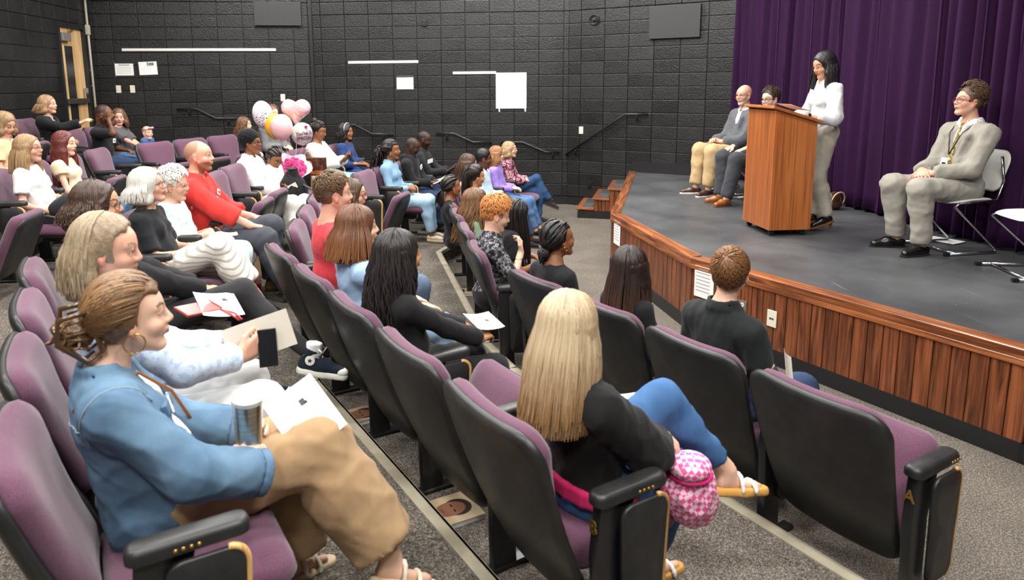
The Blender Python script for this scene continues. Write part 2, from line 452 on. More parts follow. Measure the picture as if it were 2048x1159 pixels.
for iu in range(-4, 6):
    for iv in range(-3, 8):
        o_ = (2.95 + gx[0] * 2.44 * iu + gy[0] * 1.22 * iv + gx[0] * 1.22 * (iv % 2), 3.52 + gx[1] * 2.44 * iu + gy[1] * 1.22 * iv + gx[1] * 1.22 * (iv % 2)); q = sp_
        for n_, l_ in ((gx, 2.44 - gap), ((-gx[0], -gx[1]), -gap), (gy, 1.22 - gap), ((-gy[0], -gy[1]), -gap)):
            q = clip_poly(q, (o_[0] + n_[0] * l_, o_[1] + n_[1] * l_), n_) if len(q) > 2 else q
        if len(q) > 2:
            ar = abs(sum(a[0] * b_[1] - b_[0] * a[1] for a, b_ in zip(q, q[1:] + q[:1]))) / 2
            if ar > 0.02: MB().prism(q, SZ - 0.0105, SZ - 0.004).build('floor_panel', M_STAGE, stg)
for a, b_ in zip(SE, SE[1:]):
    a = Vector((*a, 0)); b_ = Vector((*b_, 0)); d = (b_ - a); L = d.length; d.normalize(); n = Vector((d.y, -d.x, 0)) * (1 if Vector((d.y, -d.x, 0)).x < 0 else -1)
    ang = math.atan2(d.y, d.x); rot = Matrix.Rotation(ang, 3, 'Z')
    nb = round(L / 0.098); wb = L / nb
    for i in range(nb):
        c = a + d * (wb * (i + 0.5))
        if c.y < 2.2: continue
        m = MB().box((0, 0, 0), (wb - 0.006, 0.018, 0.46)); o = m.build('board', M_OAK, stg, bevel=0.004, seg=1)
        o.location = (c.x + n.x * 0.012, c.y + n.y * 0.012, 0.34); o.rotation_euler = (0, 0, ang)
    c = (a + b_) / 2
    o = MB().box((0, 0, 0), (L + 0.03, 0.115, 0.06)).build('edge_trim', M_OAKH, stg, bevel=0.012, seg=3)
    o.location = (c.x - n.x * 0.025, c.y - n.y * 0.025, SZ - 0.024); o.rotation_euler = (0, 0, ang)
    o = MB().box((0, 0, 0), (L + 0.03, 0.02, 0.045)).build('cove_trim', M_OAKH, stg, bevel=0.006, seg=1)
    o.location = (c.x + n.x * 0.022, c.y + n.y * 0.022, SZ - 0.07); o.rotation_euler = (0, 0, ang)
    o = MB().box((0, 0, 0), (L + 0.02, 0.03, 0.115)).build('toe_board', M_BLACKB, stg)
    o.location = (c.x + n.x * 0.012, c.y + n.y * 0.012, 0.0575); o.rotation_euler = (0, 0, ang)

# stage steps along the side wall
sa = Vector((0.964, -0.265, 0)); sb = Vector((0.265, 0.964, 0)); sang = math.atan2(sa.y, sa.x)
steps = empty('stage_steps', (0, 0, 0)); tag(steps, 'three oak framed steps with black rubber treads beside the stage', 'steps')
rot = Matrix.Rotation(sang, 3, 'Z')
SX = [-1.313, -1.073, -0.845, -0.560]
B0, B1 = 10.60, 11.57
for k in range(3):
    z = 0.158 * (k + 1)
    xm = (SX[k] + SX[k + 1]) / 2; dep = SX[k + 1] - SX[k]
    c = sa * xm + sb * ((B0 + B1) / 2)
    fr = MB()
    fr.box((0, 0, 0), (dep + 0.03, B1 - B0 + 0.02, 0.03))
    o = fr.build('tread_frame', M_OAKH, steps, bevel=0.006, seg=2); o.location = (c.x - sa.x * 0.015, c.y - sa.y * 0.015, z - 0.015); o.rotation_euler = (0, 0, sang)
    o = MB().box((0, 0, 0), (dep - 0.075, B1 - B0 - 0.12, 0.006)).build('rubber_tread', M_STAGE, steps)
    o.location = (c.x + sa.x * 0.02, c.y + sa.y * 0.02 + 0.02, z + 0.003); o.rotation_euler = (0, 0, sang)
    # riser panel and side boards
    c = sa * (SX[k] + 0.02) + sb * ((B0 + B1) / 2)
    o = MB().box((0, 0, 0), (0.02, B1 - B0 - 0.02, 0.13)).build('riser', M_OAK if k else M_BLACKB, steps); o.location = (c.x, c.y, z - 0.095); o.rotation_euler = (0, 0, sang)
    nb = 4
    if k:
        for i in range(nb):
            wbd = dep / nb
            c = sa * (SX[k] + wbd * (i + 0.5)) + sb * (B0 + 0.02)
            h = z - 0.03 - 0.115
            o = MB().box((0, 0, 0), (wbd - 0.005, 0.018, h)).build('board', M_OAK, steps, bevel=0.004, seg=1); o.location = (c.x, c.y, 0.115 + h / 2); o.rotation_euler = (0, 0, sang)
c = sa * (-0.93) + sb * (B0 + 0.015)
o = MB().box((0, 0, 0), (0.78, 0.03, 0.115)).build('toe_board', M_BLACKB, steps); o.location = (c.x, c.y, 0.0575); o.rotation_euler = (0, 0, sang)

# black baseboards along the walls
def onwall(A, B, t, off, z):
    A = Vector((*A, 0)); d = (Vector((*B, 0)) - A).normalized(); n = Vector((d.y, -d.x, 0)); p = A + d * t + n * off
    return Vector((p.x, p.y, z)), math.atan2(d.y, d.x)
def wallbox(name, A, B, t0, t1, z0, z1, dep, mat, parent=None, bevel=0.0):
    p, a = onwall(A, B, (t0 + t1) / 2, dep / 2 + 0.012, (z0 + z1) / 2)
    o = MB().box((0, 0, 0), (abs(t1 - t0), dep, z1 - z0)).build(name, mat, parent, bevel=bevel); o.location = p; o.rotation_euler = (0, 0, a); return o
tag(wallbox('baseboard_far', P_AB, P_BC, 3.55, 4.36, 0, 0.13, 0.015, M_BLACKB), kind='structure')
tag(wallbox('baseboard_side', P_BC, P_C2, 0.0, 0.9, 0, 0.13, 0.015, M_BLACKB), kind='structure')
tag(wallbox('baseboard_stage', P_BC, P_C2, 1.14, 3.2, SZ, SZ + 0.16, 0.02, M_BLACKB), kind='structure')

# door in the left wall
da, db = P_L2, P_LA
dr = empty('door_1', onwall(da, db, (DOOR0 + DOOR1) / 2, 0, 0.775)[0], onwall(da, db, 1, 0, 0)[1]); tag(dr, 'light maple door with narrow glass and push bar', None, None, 'structure')
dw = DOOR1 - DOOR0; dh = 2.13
mb = MB()
for cx_, wx in ((-dw / 2 + 0.09, 0.18), (dw / 2 - 0.16, 0.32)): mb.box((cx_, 0.02, dh / 2), (wx, 0.045, dh))
gl0, gl1 = -dw / 2 + 0.18, dw / 2 - 0.32
mb.box(((gl0 + gl1) / 2, 0.02, 0.35), (gl1 - gl0, 0.045, 0.70)); mb.box(((gl0 + gl1) / 2, 0.02, dh - 0.13), (gl1 - gl0, 0.045, 0.26))
mb.build('door_leaf', M_DOOR, dr)
M_GLASS = plain('wired_glass', srgb(168, 150, 112), 0.55, 0, 0.3)
MB().box(((gl0 + gl1) / 2, 0.03, (0.70 + dh - 0.26) / 2), (gl1 - gl0, 0.01, dh - 0.96)).build('glass', M_GLASS, dr)
MB().box((0.0, -0.035, 1.06), (dw - 0.06, 0.05, 0.08)).build('push_bar', plain('bar_metal', srgb(96, 92, 86), 0.35, 0.7), dr, bevel=0.01)
MB().box((dw / 2 - 0.06, -0.03, 1.17), (0.09, 0.03, 0.17)).build('latch_plate', M_CHROME, dr, bevel=0.004)
MB().box((-dw / 2 + 0.16, -0.04, dh - 0.14), (0.26, 0.06, 0.12)).build('closer', M_GREYM, dr, bevel=0.008)
MB().box((-dw / 2 + 0.32, -0.06, dh - 0.03), (0.30, 0.012, 0.018), Matrix.Rotation(R_(14), 3, 'Z')).build('closer_arm', M_CHROME, dr)
mb = MB()
for cx_ in (-dw / 2 - 0.03, dw / 2 + 0.03): mb.box((cx_, 0.0, dh / 2 + 0.02), (0.06, 0.10, dh + 0.08))
mb.box((0, 0.0, dh + 0.035), (dw, 0.10, 0.06)); mb.build('frame', M_BLACKB, dr)
# exit sign just above the door
ex = empty('exit_sign', onwall(da, db, 13.42, 0.10, 3.52)[0], onwall(da, db, 1, 0, 0)[1]); tag(ex, 'white exit sign above the maple door', 'sign')
MB().box((0, 0, 0), (0.34, 0.05, 0.20)).build('housing', plain('sign_white', srgb(236, 214, 216), 0.5), ex, bevel=0.006)
def text_mesh(name, body, size, mat, parent, loc, rot=(R_(90), 0, 0), extrude=0.001, align='CENTER', font_bold=False, shear=0.0, spacing=1.0):
    cu = bpy.data.curves.new(name, 'FONT'); cu.body = body; cu.size = size; cu.extrude = extrude; cu.align_x = align; cu.align_y = 'CENTER'; cu.shear = shear; cu.space_line = spacing
    cu.resolution_u = 3
    if font_bold: cu.offset = size * 0.02
    t = bpy.data.objects.new(name, cu); COL.objects.link(t)
    dg = bpy.context.evaluated_depsgraph_get(); me = bpy.data.meshes.new_from_object(t.evaluated_get(dg))
    bpy.data.objects.remove(t); bpy.data.curves.remove(cu)
    me.materials.clear(); me.materials.append(mat)
    o = obj(name, me, parent); o.location = loc; o.rotation_euler = rot
    return o
text_mesh('lettering', 'EXIT', 0.15, plain('sign_red', srgb(200, 30, 30), 0.5), ex, (0, -0.028, 0), font_bold=True)
# conduit beside the door, with a coupling box
cd = empty('conduit', onwall(da, db, 13.66, 0.05, 0)[0], onwall(da, db, 1, 0, 0)[1]); tag(cd, 'grey vertical conduit pipe in the corner beside the door', 'pipe')
MB().tube([(0, 0, 0.8), (0, 0, 3.75)], 0.018, 10).build('pipe', plain('conduit_paint', srgb(168, 164, 148), 0.45), cd, smooth=True)
MB().box((0, 0, 2.92), (0.075, 0.05, 0.15)).build('coupling_box', plain('conduit_box', srgb(186, 180, 160), 0.5), cd, bevel=0.006)
for z_ in (2.06, 2.3):
    MB().box((0, 0.01, z_), (0.065, 0.02, 0.02)).build('clamp', M_GREYM, cd)

# tack rails, papers, plates, panels on the walls
tg = 'aluminium display rails on the block walls'
RA = [('A', P_LA, P_AB, 0.40, 2.815, 2.63, 'long aluminium display rail above the wall papers'), ('B', P_AB, P_BC, 0.667, 1.864, 2.41, 'short aluminium display rail on the far black wall'), ('B', P_AB, P_BC, 2.444, 3.17, 2.217, 'aluminium display rail holding the large paper sheet')]
for _, a, b_, t0, t1, z, lb in RA:
    r = empty('display_rail', onwall(a, b_, (t0 + t1) / 2, 0.012, z)[0], onwall(a, b_, 1, 0, 0)[1]); tag(r, lb, 'rail', tg)
    MB().box((0, -0.008, 0), (t1 - t0, 0.016, 0.045)).build('rail_strip', plain('rail_alu', srgb(226, 222, 216), 0.35, 0.2), r, bevel=0.004)
    MB().box((0, -0.018, 0.0), (t1 - t0 - 0.01, 0.006, 0.018)).build('cork_inlay', plain('rail_inlay', srgb(240, 238, 232), 0.7), r)
def sheet(name, label, a, b_, t, z, wd, hd, lines, tilt=0, group=None, frame=None, pic=None, cat='paper', mat=None):
    p, an = onwall(a, b_, t, 0.016, z); r = empty(name, p, an); tag(r, label, cat, group)
    r.rotation_euler = (0, 0, an)
    if frame:
        MB().box((0, 0.004, 0), (wd + 0.01, 0.006, hd + frame * 2)).build('holder', plain('clear_holder', srgb(88, 90, 88), 0.25), r)
    MB().box((0, -0.002, 0), (wd, 0.004, hd), Matrix.Rotation(R_(tilt), 3, 'Y')).build('sheet', mat or M_PAPER, r)
    for (lx, lz, lw, lh, g) in lines:
        MB().box((lx * wd, -0.0045, lz * hd), (lw * wd, 0.001, lh * hd), Matrix.Rotation(R_(tilt), 3, 'Y')).build('print_line', plain('print_%d' % g, srgb(g, g, g), 0.8), r)
    return r
sheet('notice_paper', 'notice with a grey heading and lines of text on the left', P_LA, P_AB, 0.41, 2.316, 0.28, 0.19, [(0, .38, .6, .09, 150)] + [(-.02, .2 - .13 * i, .8, .03, 178) for i in range(5)], frame=0.03)
sheet('notice_paper', 'white paper with a small dark picture near the top', P_LA, P_AB, 0.775, 2.335, 0.28, 0.21, [(.18, .32, .3, .22, 120), (-.02, .33, .05, .3, 90), (0, .1, .4, .02, 200), (-.1, -.05, .6, .02, 215)], tilt=-2)
sheet('notice_paper', 'small blank paper in a clear holder on the far wall', P_AB, P_BC, 1.63, 2.055, 0.285, 0.195, [(0, .2, .7, .02, 225), (0, .05, .7, .02, 225)], frame=0.03)
ez = empty('paper_sheet', onwall(P_AB, P_BC, 3.42, 0.026, 1.92)[0], onwall(P_AB, P_BC, 1, 0, 0)[1]); tag(ez, 'large white sheet with handwritten lines clipped to the rail', 'poster')
MB().box((0, -0.004, 0), (0.51, 0.006, 0.59)).build('sheet', M_PAPER, ez)
M_PENC = plain('pencil', srgb(170, 172, 178), 0.8)
rr_ = random.Random(3)
for i, z in enumerate((0.265, 0.16, 0.105, 0.045, -0.005, -0.095, -0.15, -0.205)):
    x = -0.22 if i else 0.02
    while x < (0.21 if i == 0 else 0.08 + 0.06 * rr_.random()):
        lw = 0.02 + 0.05 * rr_.random()
        MB().tube([(x + lw * q / 6, -0.008, z + 0.008 * math.sin(q * 2.3 + i)) for q in range(7)], 0.0022, 4).build('handwriting', M_PENC, ez)
        x += lw + 0.02
for s in (-0.2, 0.235):
    MB().box((s, -0.006, -0.32), (0.02, 0.004, 0.06), Matrix.Rotation(R_(-8), 3, 'Y')).build('paper_tail', M_PAPER, ez)
def plate(label, a, b_, t, z, group='ivory wall plates', rocker=False):
    p, an = onwall(a, b_, t, 0.014, z); r = empty('wall_plate', p, an); tag(r, label, 'wall plate', group)
    MB().box((0, -0.004, 0), (0.075, 0.008, 0.12)).build('plate', M_IVORY, r, bevel=0.003)
    MB().box((0, -0.010, 0), (0.03 if rocker else 0.012, 0.006, 0.065 if rocker else 0.025)).build('switch', M_IVORY, r, bevel=0.002)
plate('left of two ivory wall plates below the notices', P_LA, P_AB, 0.295, 2.003)
plate('right of two ivory wall plates below the notices', P_LA, P_AB, 0.508, 2.002)
plate('ivory wall plate above the balloons', P_LA, P_AB, 2.885, 1.834)
plate('ivory rocker switch beside the stage step handrail', P_BC, P_C2, 0.247, 1.264, rocker=True)
def panel(label, a, b_, t0, t1, z0, z1):
    p, an = onwall(a, b_, (t0 + t1) / 2, 0.03, (z0 + z1) / 2); r = empty('wall_panel', p, an); tag(r, label, 'panel')
    MB().box((0, -0.02, 0), (t1 - t0, 0.05, z1 - z0)).build('panel_face', plain('wp_' + label[:5], (0.030, 0.030, 0.031), 0.5), r, bevel=0.004)
    MB().box((0, 0.012, 0), (t1 - t0 - 0.08, 0.02, z1 - z0 - 0.08)).build('mount', M_BLACKB, r)
    for s in (-1, 1): MB().tube([((t1 - t0) * .02 , -0.044, s * (z1 - z0) * .42), ((t1 - t0) * .02, -0.047, s * (z1 - z0) * .42)], 0.008, 8).build('screw', M_BLACKM, r)
panel('charcoal flat panel mounted high on the left block wall', P_LA, P_AB, 2.50, 3.255, 3.02, 3.40)
panel('black flat panel mounted high beside the purple curtain', P_BC, P_C2, 1.37, 2.14, 2.69, 3.168)
# small box and round ring
bx = empty('wall_box', onwall(P_AB, P_BC, 1.98, 0.03, 3.04)[0], onwall(P_AB, P_BC, 1, 0, 0)[1]); tag(bx, 'small black wall box high on the far wall', 'box')
MB().box((0, 0, 0), (0.075, 0.05, 0.11)).build('box_body', M_BLACKM, bx, bevel=0.005); MB().box((0, -0.028, 0), (0.04, 0.008, 0.07)).build('lens', M_MORTAR, bx)
rg = empty('wall_ring', onwall(P_BC, P_C2, 0.45, 0.03, 3.03)[0], onwall(P_BC, P_C2, 1, 0, 0)[1]); tag(rg, 'round black fitting high on the wall near the corner', 'fitting')
MB().tube([(0.075 * math.cos(q * math.pi / 12), -0.01, 0.075 * math.sin(q * math.pi / 12)) for q in range(25)], 0.010, 6, cap=False).build('ring', M_BLACKM, rg, smooth=True)
MB().box((0, -0.005, 0), (0.06, 0.03, 0.03)).build('hub', M_BLACKM, rg, bevel=0.006)
MB().box((0.03, -0.015, -0.0), (0.02, 0.02, 0.05)).build('lever', M_BLACKM, rg, bevel=0.004)
# expansion joint where the walls meet
o = MB().box((0, 0, CEIL / 2), (0.05, 0.05, CEIL)).build('trim_9', M_BLACKB); o.location = (P_AB[0] + 0.05, P_AB[1] - 0.03, 0); tag(o, kind='structure')
# outlet low on the wall
bo = empty('wall_outlet', onwall(P_BC, P_C2, 0.42, 0.014, 0.36)[0], onwall(P_BC, P_C2, 1, 0, 0)[1]); tag(bo, 'black outlet low on the wall beside the stage steps', 'outlet')
MB().box((0, -0.006, 0), (0.08, 0.012, 0.12)).build('plate', M_BLACKM, bo, bevel=0.003); MB().box((0, -0.03, -0.01), (0.03, 0.04, 0.04)).build('plug', M_BLACKM, bo, bevel=0.004)

# handrails
def handrail(label, a, b_, pts, brs):
    p0, an = onwall(a, b_, 0, 0.0, 0); r = empty('handrail', p0, an); tag(r, label, 'handrail', 'black handrails along the walls')
    pl = [(t, -0.085, z) for t, z in pts]
    MB().tube(pl, 0.019, 10).build('rail_tube', M_BLACKM, r, smooth=True)
    for t, z in brs:
        MB().tube([(t, -0.085, z - 0.012), (t, -0.08, z - 0.06), (t, -0.045, z - 0.10), (t, -0.014, z - 0.10)], 0.009, 8).build('bracket', M_BLACKM, r, smooth=True)
        MB().tube([(t, -0.010, z - 0.10), (t, -0.026, z - 0.10)], 0.036, 14).build('rose', M_BLACKM, r, smooth=True, smooth_angle=40)
    for t, z in (pts[0], pts[-1]):
        MB().tube([(t, -0.085, z), (t, -0.02, z)], 0.016, 8).build('return_end', M_BLACKM, r, smooth=True)
handrail('black handrail on the back wall left of the balloons', P_LA, P_AB, [(1.19, 1.666), (1.49, 1.67), (1.785, 1.505), (2.25, 1.50)], [(1.37, 1.667), (1.98, 1.50)])
handrail('black handrail behind the woman in navy', P_AB, P_BC, [(0.55, 1.364), (0.76, 1.364), (1.05, 1.207), (1.39, 1.20)], [(1.24, 1.205)])
handrail('black handrail on the far wall above the men', P_AB, P_BC, [(2.165, 1.214), (2.45, 1.213), (2.77, 1.066), (3.08, 1.062)], [(2.33, 1.213), (2.94, 1.064)])
handrail('black handrail on the far wall behind the floral blouse', P_AB, P_BC, [(3.25, 1.065), (3.615, 1.061), (4.0, 0.896), (4.22, 0.896)], [(3.42, 1.063), (4.12, 0.896)])
handrail('black handrail slanting up beside the stage steps', P_BC, P_C2, [(0.01, 0.853), (1.03, 1.541), (1.36, 1.546)], [(0.17, 0.96), (1.21, 1.545)])

# curtain across the back of the stage
def curtain():
    V = []; pts = [Vector((3.70, 10.34)), Vector((4.02, 9.1)), Vector((4.20, 7.7)), Vector((4.32, 6.2)), Vector((4.55, 4.7)), Vector((4.95, 3.2)), Vector((5.5, 1.8))]
    seglen = [(b_ - a).length for a, b_ in zip(pts, pts[1:])]; L = sum(seglen)
    def at(s):
        for a, b_, l in zip(pts, pts[1:], seglen):
            if s <= l: return a + (b_ - a) * (s / l), (b_ - a).normalized()
            s -= l
        return pts[-1], (pts[-1] - pts[-2]).normalized()
    n = 900; nz = 24; rng = random.Random(11)
    fold = []; s = 0.0; ph = 0.0
    # irregular folds: phase advances with varying wavelength
    wl = [rng.uniform(0.10, 0.26) for _ in range(80)]; am = [rng.uniform(0.035, 0.085) for _ in range(80)]
    P = np.zeros((n + 1, nz + 1, 3))
    for i in range(n + 1):
        s = L * i / n; p, d = at(s); nn = Vector((d.y, -d.x))
        acc = 0; k = 0
        while acc + wl[k % 80] < s: acc += wl[k % 80]; k += 1
        f = (s - acc) / wl[k % 80]
        a1 = am[k % 80]
        for j in range(nz + 1):
            z = j / nz
            amp = a1 * (1.0 - 0.35 * z) + 0.012 * math.sin(3.1 * k + 5 * z)
            w_ = amp * (1 - math.cos(2 * math.pi * f)) * 0.5 * (1.6) + 0.012 * math.sin(s * 9 + z * 2.2)
            sh = 0.015 * math.sin(k * 1.7 + z * 3.0)
            P[i, j] = (p.x + nn.x * (-w_) + d.x * sh, p.y + nn.y * (-w_) + d.y * sh, SZ + 0.02 + z * (CEIL - 0.15 - SZ) + (0.012 * math.sin(7 * f) if j == 0 else 0))
    idx = np.arange((n + 1) * (nz + 1)).reshape(n + 1, nz + 1)
    F = np.stack([idx[:-1, :-1], idx[1:, :-1], idx[1:, 1:], idx[:-1, 1:]], -1).reshape(-1, 4)
    m, nt, b = newmat('velvet')
    b.inputs['Base Color'].default_value = (*srgb(44, 15, 50), 1); b.inputs['Roughness'].default_value = 0.75
    b.inputs['Sheen Weight'].default_value = 0.22; b.inputs['Sheen Tint'].default_value = (*srgb(150, 80, 170), 1); b.inputs['Sheen Roughness'].default_value = 0.35
    b.inputs['Specular IOR Level'].default_value = 0.15
    tc = N(nt, 'ShaderNodeTexCoord'); nz_ = N(nt, 'ShaderNodeTexNoise'); nz_.inputs['Scale'].default_value = 40
    nt.links.new(tc.outputs['Object'], nz_.inputs['Vector']); bump(nt, b, nz_.outputs[0], 0.1, 0.003)
    o = obj('stage_curtain', mesh_np('stage_curtain', P.reshape(-1, 3), F, m))
    sm = o.modifiers.new('thickness', 'SOLIDIFY'); sm.thickness = 0.006
    tag(o, 'tall purple velvet curtain hanging in deep folds behind the stage', 'curtain')
curtain()
# ------------------------------------------------------------------ auditorium chairs
M_PLUM = mix_noise('plum_fabric', srgb(86, 55, 73), srgb(104, 69, 89), 260, 0.9, 0.35, 0.0015, 0.3, 0.7, 3, 0.2, None, 400, 0.25)
M_SHELL = mix_noise('black_plastic', (0.013, 0.013, 0.0135), (0.022, 0.022, 0.022), 14, 0.42, 0.12, 0.001, 0.35, 0.7, 4, 0.45, None, 260)
M_RIM = plain('grey_rim', (0.05, 0.05, 0.052), 0.35)
M_TABW = wood('tablet_oak', srgb(196, 152, 92), srgb(216, 174, 112), srgb(170, 126, 70), 2, 1.0, 0.4, 0.2)
M_BRASS = plain('brass', srgb(196, 158, 84), 0.3, 0.9)

def outline(wb, wt, h, rt, rb, n=7):
    """rounded outline in (y,z): width wb at the bottom, wt at the top, height h"""
    pts = []
    def arc(cy, cz, r, a0, a1):
        for i in range(n):
            a = a0 + (a1 - a0) * i / (n - 1); pts.append((cy + r * math.cos(a), cz + r * math.sin(a)))
    arc(wt / 2 - rt, h - rt, rt, 0, math.pi / 2)
    arc(-wt / 2 + rt, h - rt, rt, math.pi / 2, math.pi)
    arc(-wb / 2 + rb, rb, rb, math.pi, 1.5 * math.pi)
    arc(wb / 2 - rb, rb, rb, 1.5 * math.pi, 2 * math.pi)
    # add points along the straight runs
    out = []
    for a, b_ in zip(pts, pts[1:] + pts[:1]):
        out.append(a); L = math.hypot(b_[0] - a[0], b_[1] - a[1]); k = int(L / 0.06)
        for i in range(1, k): out.append((a[0] + (b_[0] - a[0]) * i / k, a[1] + (b_[1] - a[1]) * i / k))
    return out
def slab_mesh(name, ol, prof, mat, place, scallop=0.0):
    """prof: list of (inset, depth); place maps (depth, y, z) to a point"""
    cy = 0; cz = sum(p[1] for p in ol) / len(ol); mb = MB(); rings = []
    peri = 0; S = [0]
    for a, b_ in zip(ol, ol[1:]): peri += math.hypot(b_[0] - a[0], b_[1] - a[1]); S.append(peri)
    for ins, dpt in prof:
        ring = []
        for i, (y, z) in enumerate(ol):
            r = math.hypot(y, z - cz); k = (r - ins) / r if ins < 0.15 else 0.45 if ins < 0.25 else 0.08
            if scallop: k -= scallop * abs(math.cos(S[i] * math.pi / 0.06)) * (1 if 0.004 < dpt else 0)
            ring.append(place(dpt, y * k, cz + (z - cz) * k))
        rings.append(ring)
    mb.loop_loft(rings)
    o = mb.build(name, mat, smooth=True); me = o.data; bpy.data.objects.remove(o); return me
RECL = R_(22)
def place_back(d, y, z, base=(0.082, 0.205)):
    # z along the reclined back, d forward of the shell plane, gently concave
    d2 = d + 0.35 * y * y
    bow = 0.02 * math.sin(z * 4.5)
    return (base[0] - z * math.sin(RECL) + (d2 - bow) * math.cos(RECL), y, base[1] + z * math.cos(RECL) + (d2 - bow) * math.sin(RECL))
ME = {}
ol = outline(0.535, 0.595, 0.70, 0.095, 0.07)
ME['shell'] = slab_mesh('back_shell', ol, [(0.30, -0.022), (0.03, -0.022), (0.008, -0.016), (0.0, -0.006), (0.0, 0.008), (0.006, 0.014), (0.2, 0.014)], M_SHELL, place_back)
ol = outline(0.40, 0.555, 0.49, 0.09, 0.05)
ME['cushion'] = slab_mesh('back_cushion', ol, [(0.2, 0.005), (0.008, 0.008), (0.0, 0.022), (0.006, 0.045), (0.03, 0.066), (0.08, 0.078), (0.2, 0.082)], M_PLUM, lambda d, y, z: place_back(d, y, z + 0.205), 0.012)
ol = outline(0.50, 0.47, 0.49, 0.07, 0.05)
def place_seat(d, y, z): return (z - 0.245, y, d - 0.02 - 0.02 * (z / 0.49 - 0.4) ** 2)
ME['seat'] = slab_mesh('seat_cushion', ol, [(0.2, -0.02), (0.01, -0.02), (0.0, 0.0), (0.008, 0.032), (0.035, 0.055), (0.1, 0.066), (0.2, 0.068)], M_PLUM, place_seat)
ol = outline(0.47, 0.44, 0.46, 0.08, 0.05)
ME['pan'] = slab_mesh('seat_pan', ol, [(0.2, -0.052), (0.05, -0.05), (0.01, -0.035), (0.0, -0.02), (0.0, -0.012), (0.2, -0.012)], M_SHELL, lambda d, y, z: place_seat(d, y, z + 0.012))
def keep(o):
    me = o.data; bpy.data.objects.remove(o); return me
mb = MB()
mb.loop_loft([[(x + sx, y, z) for x, y in ((-wx, -.02), (wx, -.02), (wx, .02), (-wx, .02))] for z, wx, sx in ((0.0, .055, .02), (0.25, .05, .01), (0.45, .055, .0), (0.62, .07, .03))])
ME['standard'] = keep(mb.build('standard', M_BLACKM, bevel=0.008, seg=2, smooth=True, smooth_angle=40))
ME['foot'] = keep(MB().box((0.03, 0, 0.012), (0.30, 0.055, 0.022)).build('foot_plate', M_BLACKM, bevel=0.006, seg=1))
mb = MB(); rings = []
for z, ins in ((0.615, 0.008), (0.62, 0.0), (0.64, 0.0), (0.652, 0.006), (0.656, 0.016)):
    ring = []
    for y, x in outline(0.072, 0.072, 0.29, 0.03, 0.03, 5):
        ring.append((x * (0.29 - 2 * ins) / 0.29 + ins - 0.04, y * (0.036 - ins) / 0.036, z))
    rings.append(ring)
mb.loop_loft(rings); ME['arm'] = keep(mb.build('armrest', M_SHELL, smooth=True, smooth_angle=50))
# folded tablet: black board with an oak edge, hanging outside the armrest
def tablet_meshes():
    ol = outline(0.16, 0.19, 0.42, 0.045, 0.04)
    a = slab_mesh('tablet', ol, [(0.09, 0), (0.003, 0), (0.0, 0.003), (0.0, 0.013), (0.003, 0.016), (0.09, 0.016)], M_SHELL, lambda d, y, z: (y, d, z))
    edge = [(y, z) for y, z in ol if y > 0.05 or z > 0.41]
    edge = sorted([p for p in edge if p[0] > 0.045], key=lambda p: p[1])
    mb = MB(); mb.tube([(y + 0.004, 0.008, z) for y, z in edge], 0.0095, 6); b_ = keep(mb.build('tablet_edge', M_TABW, smooth=True))
    return a, b_
ME['tablet'], ME['tabedge'] = tablet_meshes()

def chair(x, y, deg, tier, up, label, far_end=False, near_end=False, hs=1.035, tablet=True, group='plum auditorium chairs', ao=-0.075):
    r = empty('auditorium_chair', (x, y, TIER[tier] + 0.0), R_(deg)); tag(r, label, 'chair', group)
    r.scale = (1, 1, hs)
    obj('back_shell', ME['shell'], r); obj('back_cushion', ME['cushion'], r)
    st = obj('seat_cushion', ME['seat'], r); pn = obj('seat_pan', ME['pan'], r)
    for o in (st, pn):
        if up: o.location = (0.25, 0, 0.415); o.rotation_euler = (0, R_(-66), 0)
        else: o.location = (0.285, 0, 0.395)
    for s in ([-1] + ([1] if far_end else [])):
        q = obj('standard', ME['standard'], r); q.location = (0.10 + ao, s * 0.312, 0)
        q = obj('foot_plate', ME['foot'], r); q.location = (0.10 + ao, s * 0.312, 0)
        q = obj('armrest', ME['arm'], r); q.location = (0.08 + ao, s * 0.312, 0)
    if tablet:
        t = obj('tablet', ME['tablet'], r); t.location = (0.215 + ao, -0.362 if near_end else -0.352, 0.185)
        obj('tablet_edge', ME['tabedge'], t)
    return r
U1 = Vector((0.862, 0.507)); V1 = Vector((-0.507, 0.862))
def blk(u, v): p = U1 * u + V1 * v; return p.x, p.y
CH = []
def c1(u, v, tier, up, label, **k): x, y = blk(u, v); return chair(x, y, 30.4, tier, up, label, ao={'A': -0.055, 'B': 0.0, 'C': 0.05}[tier], **k)
ca = c1(2.535, 1.53, 'A', True, 'empty plum chair at the near end of the front row', near_end=True)
c1(2.535, 2.15, 'A', False, 'plum chair of the boy in the black polo shirt')
c1(2.535, 2.77, 'A', False, 'plum chair of the girl with long dark hair in the front row')
c1(2.535, 3.39, 'A', False, 'plum chair of the girl with the low braided bun', far_end=True)
for (x, y, lb, fe) in ((0.12, 5.00, 'plum chair of the red haired boy', False), (0.03, 5.70, 'plum chair of the girl with long black braids', False), (-0.06, 6.38, 'plum chair of the girl with long brown curls', False),
                       (-0.14, 7.03, 'plum chair of the woman with cornrows and a black top', False), (-0.20, 7.68, 'plum chair hidden before the woman with a braided ponytail', False), (-0.20, 8.28, 'plum chair under the girl with a hand on her head', True)):
    chair(x, y, 8, 'A', False, lb, far_end=fe)
for (x, y, lb, fe) in ((0.02, 8.98, 'plum chair of the boy with the short fade haircut', False), (0.20, 9.64, 'plum chair of the girl in the lilac sweater', False), (0.40, 10.30, 'plum chair of the girl in the floral blouse by the far aisle', True)):
    chair(x, y, -15, 'A', False, lb, far_end=fe)
cb = c1(1.235, 1.81, 'B', False, 'plum chair of the blonde woman at the row end', near_end=True)
